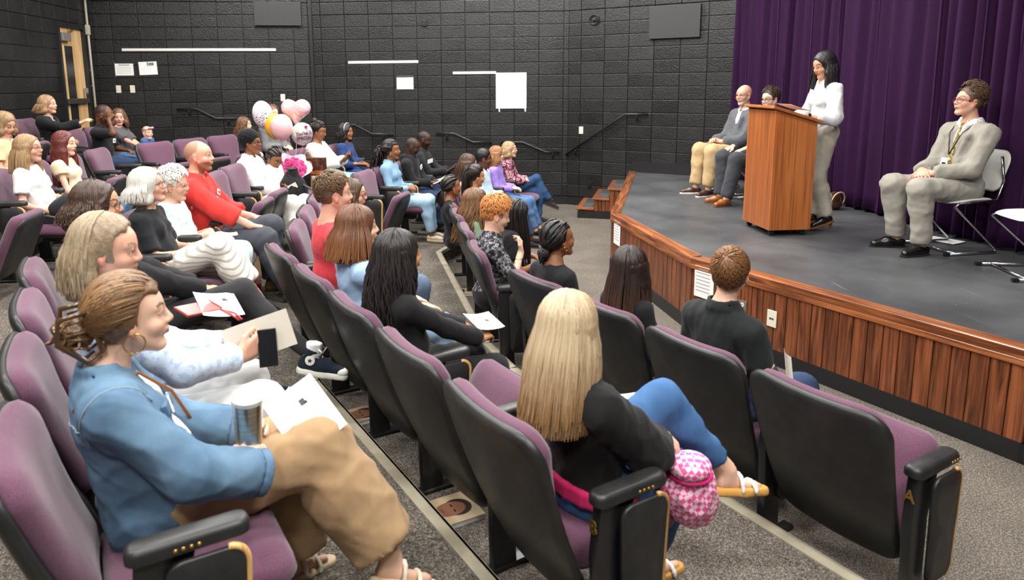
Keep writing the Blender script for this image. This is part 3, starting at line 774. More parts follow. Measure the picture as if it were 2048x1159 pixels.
c1(1.235, 2.435, 'B', True, 'empty plum chair between the blonde woman and the black haired woman')
c1(1.235, 3.06, 'B', False, 'plum chair of the woman with wavy black hair')
c1(1.235, 3.685, 'B', False, 'plum chair of the woman in the light blue shirt')
c1(1.235, 4.31, 'B', False, 'plum chair of the man in the red t-shirt', far_end=True)
chair(-1.22, 5.10, 8, 'B', False, 'plum chair beyond the man in the red t-shirt')
chair(-1.30, 5.74, 8, 'B', True, 'empty plum chair two seats beyond the red t-shirt')
chair(-1.37, 6.38, 8, 'B', True, 'empty plum chair three seats beyond the red t-shirt', far_end=True)
chair(-1.19, 7.98, -14, 'B', True, 'empty plum chair beside the woman in the denim shirt', hs=1.06)
chair(-1.05, 8.60, -14, 'B', False, 'plum chair of the woman in the denim shirt', hs=1.06)
chair(-0.90, 9.20, -14, 'B', False, 'plum chair of the nearer man in black', hs=1.03)
chair(-0.76, 9.80, -14, 'B', False, 'plum chair of the farther man in black', far_end=True)
cc = c1(-0.06, 2.02, 'C', False, 'plum chair of the woman in the denim jacket', near_end=True)
c1(-0.06, 2.67, 'C', False, 'plum chair of the man with long grey blond hair')
c1(-0.06, 3.32, 'C', True, 'empty plum chair just beyond the long haired man')
c1(-0.06, 3.97, 'C', False, 'plum chair of the curly haired woman in black', far_end=True)
chair(-2.25, 4.70, 5, 'C', False, 'plum chair of the grey haired woman in black')
chair(-2.28, 5.27, 5, 'C', False, 'plum chair of the white haired woman')
chair(-2.32, 5.84, 4, 'C', False, 'plum chair of the man in the red hoodie')
chair(-2.33, 6.46, 0, 'C', True, 'empty plum chair right beside the man in the red hoodie', hs=1.1)
chair(-2.36, 7.06, -3, 'C', True, 'empty plum chair right beside the woman with the head wrap', hs=1.1)
chair(-2.46, 7.68, -8, 'C', False, 'plum chair of the woman with the black head wrap', far_end=True, hs=1.06)
chair(-2.22, 8.42, -14, 'C', False, 'plum chair that carries the pink bouquet', hs=1.08)
chair(-2.27, 9.36, -15, 'C', False, 'plum chair of the woman in the cream blazer', hs=1.04)
chair(-1.96, 10.0, -15, 'C', False, 'plum chair of the woman in navy', far_end=True)
chair(-3.76, 5.20, 9, 'D', True, 'plum chair with a raised seat at the left picture edge', near_end=True)
chair(-3.97, 5.92, 9, 'D', False, 'plum chair of the woman in the white t-shirt')
chair(-4.07, 6.62, 9, 'D', False, 'plum chair of the red haired woman')
chair(-4.14, 7.30, 9, 'D', True, 'empty plum chair beside the red haired woman')
chair(-4.20, 7.98, 6, 'D', True, 'empty plum chair in front of the man in the black polo', far_end=True)
chair(-3.93, 8.78, -22, 'D', True, 'empty plum chair below the baby')
chair(-3.72, 9.34, -24, 'D', True, 'empty plum chair behind the head of the man in the red hoodie')
chair(-3.48, 9.88, -24, 'D', True, 'empty plum chair beside the laughing curly haired woman')
chair(-3.32, 10.44, -24, 'D', False, 'plum chair of the laughing curly haired woman')
chair(-3.02, 10.96, -24, 'D', False, 'plum chair of the man behind the balloons', far_end=True)
chair(-4.92, 7.0, 8, 'E', False, 'plum chair of the woman in tan at the left edge')
chair(-5.02, 8.95, 4, 'E', False, 'plum chair of the bowed man in the black polo')
chair(-5.08, 9.62, 2, 'E', False, 'plum chair of the woman holding the baby', far_end=True)
chair(-5.42, 8.10, 6, 'F', True, 'empty plum chair in the last row by the door')
chair(-5.48, 8.74, 6, 'F', False, 'plum chair of the woman in the black cardigan', far_end=True)
# brass row letters on the end standards
for c, ch in ((ca, 'A'), (cb, 'B'), (cc, 'C')):
    text_mesh('row_letter', ch, 0.06, M_BRASS, c, (0.046 + {'A': -0.055, 'B': 0, 'C': 0.05}[ch], -0.312, 0.545), (R_(90), 0, R_(-90)), 0.002, font_bold=True)
    mb = MB()
    for i in range(4): mb.tube([(0.20 + 0.018 * i, -0.347, 0.632), (0.20 + 0.018 * i, -0.351, 0.632)], 0.0055, 8)
    mb.build('arm_studs', M_BRASS, c, smooth=True)
# ------------------------------------------------------------------ people: implicit bodies meshed with surface nets
class Prims(list):
    """ordered list of solids: capsules, ellipsoids, cuts"""
    def cap(s, a, b, ra, rb=None, k=0.02, fa=False, fb=False, sub=False):
        s.append(('c', np.array(a, float), np.array(b, float), ra, ra if rb is None else rb, k, fa, fb, sub)); return s
    def ell(s, c, r, R=None, k=0.02, sub=False):
        s.append(('e', np.array(c, float), np.array(r, float), np.eye(3) if R is None else np.array(R, float), k, sub)); return s
    def plane(s, p, n, lo=None, hi=None):
        """keep the side where dot(x-p,n) < 0"""
        n = np.array(n, float); s.append(('p', np.array(p, float), n / np.linalg.norm(n))); return s
    def bounds(s, pad=0.03):
        lo = np.full(3, 1e9); hi = -lo
        for q in s:
            if q[0] == 'c' and not q[8]:
                r = max(q[3], q[4]); lo = np.minimum(lo, np.minimum(q[1], q[2]) - r); hi = np.maximum(hi, np.maximum(q[1], q[2]) + r)
            elif q[0] == 'e' and not q[5]:
                r = np.sqrt(((q[3] * q[2]) ** 2).sum(1)); lo = np.minimum(lo, q[1] - r); hi = np.maximum(hi, q[1] + r)
        return lo - pad, hi + pad

def field(prims, lo, hi, h):
    n = np.maximum(np.ceil((hi - lo) / h).astype(int) + 1, 3)
    ax = [(lo[i] + h * np.arange(n[i])).astype(np.float32) for i in range(3)]
    F = np.full(n, 0.2, np.float32)
    for q in prims:
        if q[0] == 'p':
            d = ((ax[0] - q[1][0]) * q[2][0])[:, None, None] + ((ax[1] - q[1][1]) * q[2][1])[None, :, None] + ((ax[2] - q[1][2]) * q[2][2])[None, None, :]
            np.maximum(F, d, out=F); continue
        k = q[5] if q[0] == 'c' else q[4]
        if q[0] == 'c':
            r = max(q[3], q[4]); l = np.minimum(q[1], q[2]) - r; u = np.maximum(q[1], q[2]) + r
        else:
            r = np.sqrt(((q[3] * q[2]) ** 2).sum(1)); l = q[1] - r; u = q[1] + r
        m = k + 3 * h
        i0 = np.clip(np.floor((l - m - lo) / h).astype(int), 0, n); i1 = np.clip(np.ceil((u + m - lo) / h).astype(int) + 1, 0, n)
        if (i1 <= i0).any(): continue
        sl = tuple(slice(a, b) for a, b in zip(i0, i1))
        X = ax[0][sl[0]][:, None, None]; Y = ax[1][sl[1]][None, :, None]; Z = ax[2][sl[2]][None, None, :]
        if q[0] == 'c':
            a, b, ra, rb = q[1], q[2], q[3], q[4]; d = b - a; L2 = max(d @ d, 1e-9); L = math.sqrt(L2)
            px, py, pz = X - np.float32(a[0]), Y - np.float32(a[1]), Z - np.float32(a[2])
            t0 = (px * np.float32(d[0]) + py * np.float32(d[1]) + pz * np.float32(d[2])) / np.float32(L2); t = np.clip(t0, 0, 1)
            D = np.sqrt((px - t * np.float32(d[0])) ** 2 + (py - t * np.float32(d[1])) ** 2 + (pz - t * np.float32(d[2])) ** 2) - (ra + (rb - ra) * t)
            if q[7]: D = np.maximum(D, (t0 - 1) * np.float32(L))
            if q[6]: D = np.maximum(D, -t0 * np.float32(L))
            sub = q[8]
        else:
            c, rr, R = q[1], q[2], q[3]
            px, py, pz = X - np.float32(c[0]), Y - np.float32(c[1]), Z - np.float32(c[2])
            # rows of R.T are the local axes
            e = [(px * np.float32(R[0, i]) + py * np.float32(R[1, i]) + pz * np.float32(R[2, i])) for i in range(3)]
            k0 = np.sqrt(sum((e[i] / np.float32(rr[i])) ** 2 for i in range(3))); k1 = np.sqrt(sum((e[i] / np.float32(rr[i] ** 2)) ** 2 for i in range(3)))
            D = k0 * (k0 - 1) / np.maximum(k1, 1e-4)
            sub = q[5]
        A = F[sl]
        if sub:
            D = -D
            hh = np.maximum(k - np.abs(A - D), 0) / k if k > 0 else 0
            F[sl] = np.maximum(A, D) + hh * hh * k * 0.25
        else:
            hh = np.maximum(k - np.abs(A - D), 0) / k if k > 0 else 0
            F[sl] = np.minimum(A, D) - hh * hh * k * 0.25
    return F

def snets(F, lo, h):
    S = F < 0
    # cells with a sign change
    c = S[:-1, :-1, :-1].astype(np.uint8)
    for dx, dy, dz in ((1, 0, 0), (0, 1, 0), (0, 0, 1), (1, 1, 0), (1, 0, 1), (0, 1, 1), (1, 1, 1)):
        c = c + S[dx:F.shape[0] - 1 + dx, dy:F.shape[1] - 1 + dy, dz:F.shape[2] - 1 + dz]
    act = (c > 0) & (c < 8)
    I = np.argwhere(act)
    if len(I) == 0: return np.zeros((0, 3)), np.zeros((0, 4), int)
    idx = np.full(act.shape, -1, np.int32); idx[act] = np.arange(len(I))
    acc = np.zeros((len(I), 3)); cnt = np.zeros(len(I))
    x, y, z = I.T
    corners = [(0, 0, 0), (1, 0, 0), (0, 1, 0), (1, 1, 0), (0, 0, 1), (1, 0, 1), (0, 1, 1), (1, 1, 1)]
    val = {c_: F[x + c_[0], y + c_[1], z + c_[2]] for c_ in corners}
    for a in corners:
        for ax in range(3):
            if a[ax]: continue
            b = list(a); b[ax] = 1; b = tuple(b)
            va, vb = val[a], val[b]; m = (va < 0) != (vb < 0)
            t = va[m] / (va[m] - vb[m])
            for i in range(3):
                acc[m, i] += a[i] if i != ax else t
            cnt[m] += 1
    V = lo + h * (I + acc / cnt[:, None])
    quads = []
    for ax in range(3):
        sa = [slice(None)] * 3; sb = [slice(None)] * 3
        sa[ax] = slice(0, -1); sb[ax] = slice(1, None)
        A = S[tuple(sa)]; B = S[tuple(sb)]
        E = np.argwhere(A != B)
        if len(E) == 0: continue
        o1, o2 = [(1, 2), (2, 0), (0, 1)][ax]
        ok = (E[:, o1] > 0) & (E[:, o2] > 0) & (E[:, o1] < F.shape[o1] - 1) & (E[:, o2] < F.shape[o2] - 1)
        E = E[ok]; ins = A[tuple(E.T)]
        def cell(d1, d2):
            q = E.copy(); q[:, o1] -= d1; q[:, o2] -= d2; return idx[tuple(q.T)]
        q = np.stack([cell(1, 1), cell(0, 1), cell(0, 0), cell(1, 0)], 1)
        q[~ins] = q[~ins][:, ::-1]
        quads.append(q[(q >= 0).all(1)])
    return V, (np.concatenate(quads) if quads else np.zeros((0, 4), int))

def relax(V, Q, it=1, w=0.5):
    for _ in range(it):
        acc = np.zeros_like(V); cnt = np.zeros(len(V))
        for a, b in ((0, 1), (1, 2), (2, 3), (3, 0)):
            for i in range(3):
                acc[:, i] += np.bincount(Q[:, a], V[Q[:, b], i], len(V)) + np.bincount(Q[:, b], V[Q[:, a], i], len(V))
            cnt += np.bincount(Q[:, a], minlength=len(V)) + np.bincount(Q[:, b], minlength=len(V))
        m = cnt > 0
        V[m] = V[m] * (1 - w) + w * acc[m] / cnt[m][:, None]
    return V
def vnormals(V, Q):
    n = np.cross(V[Q[:, 2]] - V[Q[:, 0]], V[Q[:, 3]] - V[Q[:, 1]]); N_ = np.zeros_like(V)
    for j in range(4):
        for i in range(3): N_[:, i] += np.bincount(Q[:, j], n[:, i], len(V))
    return N_ / np.maximum(np.linalg.norm(N_, axis=1), 1e-9)[:, None]
def polygonise(prims, h, box=None, it=1):
    lo, hi = prims.bounds() if box is None else box
    V, Q = snets(field(prims, np.array(lo), np.array(hi), h), np.array(lo), h)
    if len(V): V = relax(V, Q, it)
    return V, Q
def folds(V, Q, amp, rng, freq=30, aniso=(1, 1, 0.45)):
    """soft cloth folds pushed along the normals"""
    if amp <= 0 or not len(V): return V
    Nn = vnormals(V, Q); d = np.zeros(len(V))
    for j in range(5):
        kv = rng.normal(size=3) * np.array(aniso); kv *= freq * (0.6 + 0.35 * j) / np.linalg.norm(kv)
        w_ = 0.02 * np.sin(V @ (rng.normal(size=3) * 14) + rng.uniform(0, 6))
        s = np.sin((V + w_[:, None]) @ kv + rng.uniform(0, 6.28))
        d += (1 - np.abs(s)) ** 2 / (1 + 0.5 * j)
    return V + Nn * ((d - d.mean()) * amp * 1.3)[:, None]

def tubes(paths, radii, sides=5, flat=None):
    """paths (n,m,3), radii (n,m) -> vertices and quads of n tubes"""
    P = np.asarray(paths, float); n, m, _ = P.shape
    T = np.gradient(P, axis=1); T /= np.maximum(np.linalg.norm(T, axis=2), 1e-9)[..., None]
    ref = np.zeros_like(T); ref[..., 2] = 1; bad = np.abs(T[..., 2]) > 0.92; ref[bad] = (0.3, 0.95, 0)
    A = np.cross(T, ref); A /= np.maximum(np.linalg.norm(A, axis=2), 1e-9)[..., None]
    for j in range(1, m):
        # carry the frame along
        a = A[:, j - 1] - (A[:, j - 1] * T[:, j]).sum(1)[:, None] * T[:, j]; A[:, j] = a / np.maximum(np.linalg.norm(a, axis=1), 1e-9)[:, None]
    B = np.cross(T, A)
    ang = np.arange(sides) * 2 * math.pi / sides
    V = P[:, :, None, :] + radii[:, :, None, None] * (A[:, :, None, :] * np.cos(ang)[None, None, :, None] + B[:, :, None, :] * np.sin(ang)[None, None, :, None])
    V = V.reshape(-1, 3)
    base = (np.arange(n) * m * sides)[:, None, None]; j = (np.arange(m - 1) * sides)[None, :, None]; i = np.arange(sides)[None, None, :]; i2 = (np.arange(sides) + 1) % sides; i2 = i2[None, None, :]
    Q = np.stack([base + j + i, base + j + i2, base + j + sides + i2, base + j + sides + i], -1).reshape(-1, 4)
    return V, Q

def rotm(yaw=0, pitch=0, roll=0):
    """yaw about z, pitch up, roll about forward (degrees)"""
    y, p, r = R_(yaw), R_(-pitch), R_(roll)
    Rz = np.array([[math.cos(y), -math.sin(y), 0], [math.sin(y), math.cos(y), 0], [0, 0, 1]])
    Ry = np.array([[math.cos(p), 0, math.sin(p)], [0, 1, 0], [-math.sin(p), 0, math.cos(p)]])
    Rx = np.array([[1, 0, 0], [0, math.cos(r), -math.sin(r)], [0, math.sin(r), math.cos(r)]])
    return Rz @ Ry @ Rx
def unit(v): v = np.array(v, float); return v / max(np.linalg.norm(v), 1e-9)
def ik(a, t, l1, l2, pole):
    a = np.array(a, float); t = np.array(t, float); d = t - a; D = np.linalg.norm(d)
    if D > 0.998 * (l1 + l2): t = a + d / D * 0.998 * (l1 + l2); d = t - a; D = np.linalg.norm(d)
    if D < abs(l1 - l2) + 0.02: D = abs(l1 - l2) + 0.02
    u = unit(d); x = (l1 * l1 - l2 * l2 + D * D) / (2 * D); hgt = math.sqrt(max(l1 * l1 - x * x, 0))
    p = np.array(pole, float); p = unit(p - (p @ u) * u)
    return a + u * x + p * hgt, t

# ---- cloth and skin materials
def mat_skin():
    m, nt, b = newmat('skin')
    at = N(nt, 'ShaderNodeVertexColor'); at.layer_name = 'Col'
    nt.links.new(at.outputs['Color'], b.inputs['Base Color'])
    b.inputs['Roughness'].default_value = 0.5; b.inputs['Specular IOR Level'].default_value = 0.35
    b.inputs['Subsurface Weight'].default_value = 0.12; b.inputs['Subsurface Radius'].default_value = (0.02, 0.008, 0.004); b.inputs['Subsurface Scale'].default_value = 0.25
    tc = N(nt, 'ShaderNodeTexCoord'); n = N(nt, 'ShaderNodeTexNoise'); n.inputs['Scale'].default_value = 180
    nt.links.new(tc.outputs['Object'], n.inputs['Vector']); bump(nt, b, n.outputs[0], 0.08, 0.001)
    return m
M_SKIN = mat_skin()
def mat_hair():
    m, nt, b = newmat('hair')
    at = N(nt, 'ShaderNodeVertexColor'); at.layer_name = 'Col'
    nt.links.new(at.outputs['Color'], b.inputs['Base Color'])
    b.inputs['Roughness'].default_value = 0.42; b.inputs['Specular IOR Level'].default_value = 0.45
    tc = N(nt, 'ShaderNodeTexCoord'); n = N(nt, 'ShaderNodeTexNoise'); n.inputs['Scale'].default_value = 1; n.inputs['Detail'].default_value = 3
    mp = N(nt, 'ShaderNodeMapping'); mp.inputs['Scale'].default_value = (260, 260, 30); nt.links.new(tc.outputs['Object'], mp.inputs['Vector'])
    nt.links.new(mp.outputs[0], n.inputs['Vector']); bump(nt, b, n.outputs[0], 0.5, 0.003)
    return m
M_HAIR = mat_hair()
M_EYEW = plain('eye_white', srgb(225, 220, 214), 0.25); M_EYED = plain('eye_iris', srgb(38, 26, 20), 0.15)
def cloth(key):
    """key: ('plain',(r,g,b)) / ('denim',..) / ('stripe',base,line) / ('camo',) / ('floral',) / ('speck',base,spot)"""
    name = '_'.join(str(x) for x in key).replace(' ', '')
    if name in MATS: return MATS[name]
    kind = key[0]
    if kind == 'plain':
        c = srgb(*[min(x, 226) for x in key[1]]); c2 = tuple(min(1, x * 1.05 + 0.0005) for x in c)
        m = mix_noise(name, tuple(x * 0.96 for x in c), c2, 25, 0.85, 0.25, 0.002, 0.35, 0.65, 5, 0.2, None, 300, 0.08)
    elif kind == 'denim':
        c = srgb(key[1]); c2 = srgb(key[2])
        m = mix_noise(name, c, c2, 5, 0.85, 0.45, 0.0015, 0.25, 0.75, 8, 0.2, None, 520)
    elif kind == 'leather':
        m = plain(name, srgb(key[1]), 0.28, 0, 0.5, (90, 0.1, 0.001), 0.2); return m
    elif kind in ('camo', 'speck', 'floral'):
        m, nt, b = newmat(name); tc = N(nt, 'ShaderNodeTexCoord')
        n = N(nt, 'ShaderNodeTexNoise' if kind != 'floral' else 'ShaderNodeTexVoronoi')
        n.inputs['Scale'].default_value = {'camo': 34, 'speck': 45, 'floral': 22}[kind]
        nt.links.new(tc.outputs['Object'], n.inputs['Vector'])
        if kind == 'camo': r = ramp(nt, [(0.36, srgb(38, 38, 42)), (0.47, srgb(92, 92, 96)), (0.56, srgb(150, 150, 152)), (0.64, srgb(60, 60, 64))], 'CONSTANT')
        elif kind == 'speck': r = ramp(nt, [(0.52, srgb(key[1])), (0.6, srgb(key[2]))])
        else: r = ramp(nt, [(0.2, srgb(key[1])), (0.42, srgb(key[2])), (0.62, srgb(key[3]))])
        nt.links.new(n.outputs[0], r.inputs[0]); nt.links.new(r.outputs[0], b.inputs['Base Color']); b.inputs['Roughness'].default_value = 0.85
        b.inputs['Specular IOR Level'].default_value = 0.2; MATS[name] = m
    elif kind == 'stripe':
        m, nt, b = newmat(name); tc = N(nt, 'ShaderNodeTexCoord'); wv = N(nt, 'ShaderNodeTexWave'); wv.bands_direction = key[4] if len(key) > 4 else 'Y'
        wv.inputs['Scale'].default_value = key[3] if len(key) > 3 else 12; wv.inputs['Distortion'].default_value = 0.15; wv.inputs['Detail'].default_value = 1
        mpw = N(nt, 'ShaderNodeMapping'); mpw.inputs['Rotation'].default_value = (R_(42), 0, 0); nt.links.new(tc.outputs['Object'], mpw.inputs['Vector']); nt.links.new(mpw.outputs[0], wv.inputs['Vector']); r = ramp(nt, [(0.72, srgb(key[1])), (0.86, srgb(key[2]))]); nt.links.new(wv.outputs[0], r.inputs[0])
        nt.links.new(r.outputs[0], b.inputs['Base Color']); b.inputs['Roughness'].default_value = 0.85; b.inputs['Specular IOR Level'].default_value = 0.2; MATS[name] = m
    return MATS[name]

SKIN = {'fair': srgb(222, 180, 155), 'pink': srgb(214, 163, 139), 'tan': srgb(196, 148, 114), 'olive': srgb(186, 136, 100), 'brown': srgb(140, 92, 62), 'dark': srgb(98, 62, 42), 'deep': srgb(66, 42, 31)}

def head_prims(P, T, hs, jaw=1.0, ears=True):
    """T maps head-local metres to person-local; hs scale"""
    C = lambda x, y, z: T(np.array([x, y, z]))
    Rm = T.R
    P.ell(C(-0.014, 0, 0.026), np.array([0.097, 0.076, 0.093]) * hs, Rm, 0.02)
    P.ell(C(0.026, 0, -0.036), np.array([0.064, 0.060 * jaw, 0.078]) * hs, Rm, 0.03 * hs)
    P.ell(C(0.040, 0, 0.034), np.array([0.052, 0.060, 0.052]) * hs, Rm, 0.02 * hs)
    P.cap(C(0.0, 0.052 * jaw, -0.045), C(0.060, 0.016, -0.100), 0.018 * hs, 0.017 * hs, 0.02 * hs)
    P.cap(C(0.0, -0.052 * jaw, -0.045), C(0.060, -0.016, -0.100), 0.018 * hs, 0.017 * hs, 0.02 * hs)
    P.ell(C(0.070, 0, -0.101), np.array([0.019, 0.022, 0.017]) * hs, Rm, 0.018 * hs)
    for s in (-1, 1):
        P.ell(C(0.060, s * 0.038, -0.030), np.array([0.026, 0.026, 0.024]) * hs, Rm, 0.02 * hs)
        P.cap(C(0.081, s * 0.012, 0.024), C(0.070, s * 0.046, 0.024), 0.0115 * hs, 0.009 * hs, 0.012 * hs)
        P.ell(C(0.094, s * 0.032, 0.001), np.array([0.020, 0.0165, 0.0125]) * hs, Rm, 0.012 * hs, True)
        # eyelids
        P.cap(C(0.083, s * 0.017, 0.003), C(0.087, s * 0.032, 0.0115), 0.0048 * hs, 0.005 * hs, 0.004 * hs)
        P.cap(C(0.087, s * 0.032, 0.0115), C(0.077, s * 0.047, 0.004), 0.005 * hs, 0.0045 * hs, 0.004 * hs)
        P.cap(C(0.083, s * 0.018, -0.003), C(0.083, s * 0.034, -0.009), 0.0042 * hs, 0.0042 * hs, 0.004 * hs)
        P.cap(C(0.083, s * 0.034, -0.009), C(0.076, s * 0.046, -0.002), 0.0042 * hs, 0.004 * hs, 0.004 * hs)
    P.cap(C(0.086, 0, 0.014), C(0.106, 0, -0.024), 0.0085 * hs, 0.0115 * hs, 0.012 * hs)
    for s in (-1, 1): P.ell(C(0.095, s * 0.0125, -0.029), np.array([0.012, 0.0085, 0.0085]) * hs, Rm, 0.008 * hs)
    P.ell(C(0.083, 0, -0.054), np.array([0.016, 0.026, 0.016]) * hs, Rm, 0.012 * hs)
    P.ell(C(0.0945, 0, -0.0525), np.array([0.0085, 0.0215, 0.0055]) * hs, Rm, 0.004 * hs)
    P.ell(C(0.0930, 0, -0.0645), np.array([0.0085, 0.0185, 0.006]) * hs, Rm, 0.004 * hs)
    if ears:
        for s in (-1, 1):
            Re = Rm @ rotm(s * 18, 0, 0) @ rotm(0, 12, 0)
            P.ell(C(-0.006, s * 0.079, -0.008), np.array([0.020, 0.0085, 0.031]) * hs, Re, 0.008 * hs)
            P.ell(C(-0.001, s * 0.087, -0.004), np.array([0.009, 0.005, 0.017]) * hs, Re, 0.004 * hs, True)
            P.ell(C(0.0, s * 0.077, -0.036), np.array([0.010, 0.007, 0.009]) * hs, Re, 0.006 * hs)

def hand_prims(P, w, d, nrm, side, s, curl=0.35, spread=1.0, thumb=0.6):
    """w wrist, d finger direction, nrm direction the palm faces, side +1 left hand / -1 right hand"""
    d = unit(d); nrm = np.array(nrm, float); nrm = unit(nrm - (nrm @ d) * d)
    lat = np.cross(nrm, d) * side      # towards the thumb
    L = 0.088 * s
    for i, (o, fl) in enumerate(((0.030, 0.072), (0.0105, 0.081), (-0.0095, 0.075), (-0.0285, 0.058))):
        kn = w + d * (L - 0.006 * abs(i - 1) * s) + lat * (o * s * spread)
        P.cap(w + lat * (o * 0.55 * s) + d * 0.006, kn, 0.0145 * s, 0.0115 * s, 0.012)
        p = kn; dd = d.copy(); ax = lat
        dd = unit(dd + lat * (0.06 * (1.5 - i)) * spread)
        ang = 0
        for fr, bend, r0, r1 in ((0.46, 42, 0.0100, 0.0092), (0.30, 58, 0.0092, 0.0086), (0.24, 40, 0.0086, 0.0074)):
            ang = R_(bend * curl * (1 + 0.12 * i)); dd = unit(dd * math.cos(ang) + (nrm - (nrm @ dd) * dd) * math.sin(ang))
            q = p + dd * (fl * fr * s * 1.05)
            P.cap(p, q, r0 * s, r1 * s, 0.003); p = q
    b = w + d * 0.022 * s + lat * 0.022 * s
    m1 = b + unit(d * 0.75 + lat * (0.75 * thumb + 0.2) + nrm * 0.35) * 0.042 * s
    m2 = m1 + unit(d * 0.95 + lat * 0.15 * thumb + nrm * 0.25) * 0.034 * s
    m3 = m2 + unit(d * 1.0 - lat * 0.1 + nrm * 0.3) * 0.024 * s
    P.cap(b, m1, 0.0165 * s, 0.0125 * s, 0.012); P.cap(m1, m2, 0.0118 * s, 0.0102 * s, 0.004); P.cap(m2, m3, 0.0102 * s, 0.008 * s, 0.003)
    return w + d * 0.09 * s

class HT:
    """head transform"""
    def __init__(s, c, R, k): s.c = c; s.R = R; s.k = k
    def __call__(s, p): return s.c + s.R @ (np.asarray(p, float) * s.k)
    def inv(s, V): return ((V - s.c) @ s.R) / s.k
    def pts(s, V): return s.c + (np.asarray(V) * s.k) @ s.R.T

def hair_colors(n, per, c1, c2, rng, tips=None, tipw=None):
    t = 0.2 + 0.65 * rng.uniform(0, 1, n)
    col = np.outer(1 - t, c1) + np.outer(t, c2)
    return np.repeat(col, per, 0)

SC_C = np.array([-0.014, 0, 0.028]); SC_R = np.array([0.103, 0.083, 0.099])
def scalp(dirs, lift=0.0):
    d = dirs / np.linalg.norm(dirs, axis=-1, keepdims=True)
    k = 1 / np.sqrt(((d / (SC_R + lift)) ** 2).sum(-1))
    return SC_C + d * k[..., None]
def hairline_ok(d):
    """directions on the scalp where hair grows"""
    th = np.degrees(np.arctan2(np.abs(d[:, 1]), d[:, 0])); el = np.degrees(np.arcsin(d[:, 2] / np.linalg.norm(d, axis=1)))
    lim = np.interp(th, [0, 30, 55, 70, 100, 140, 180], [44, 40, 27, 3, -14, -34, -40])
    return el > lim

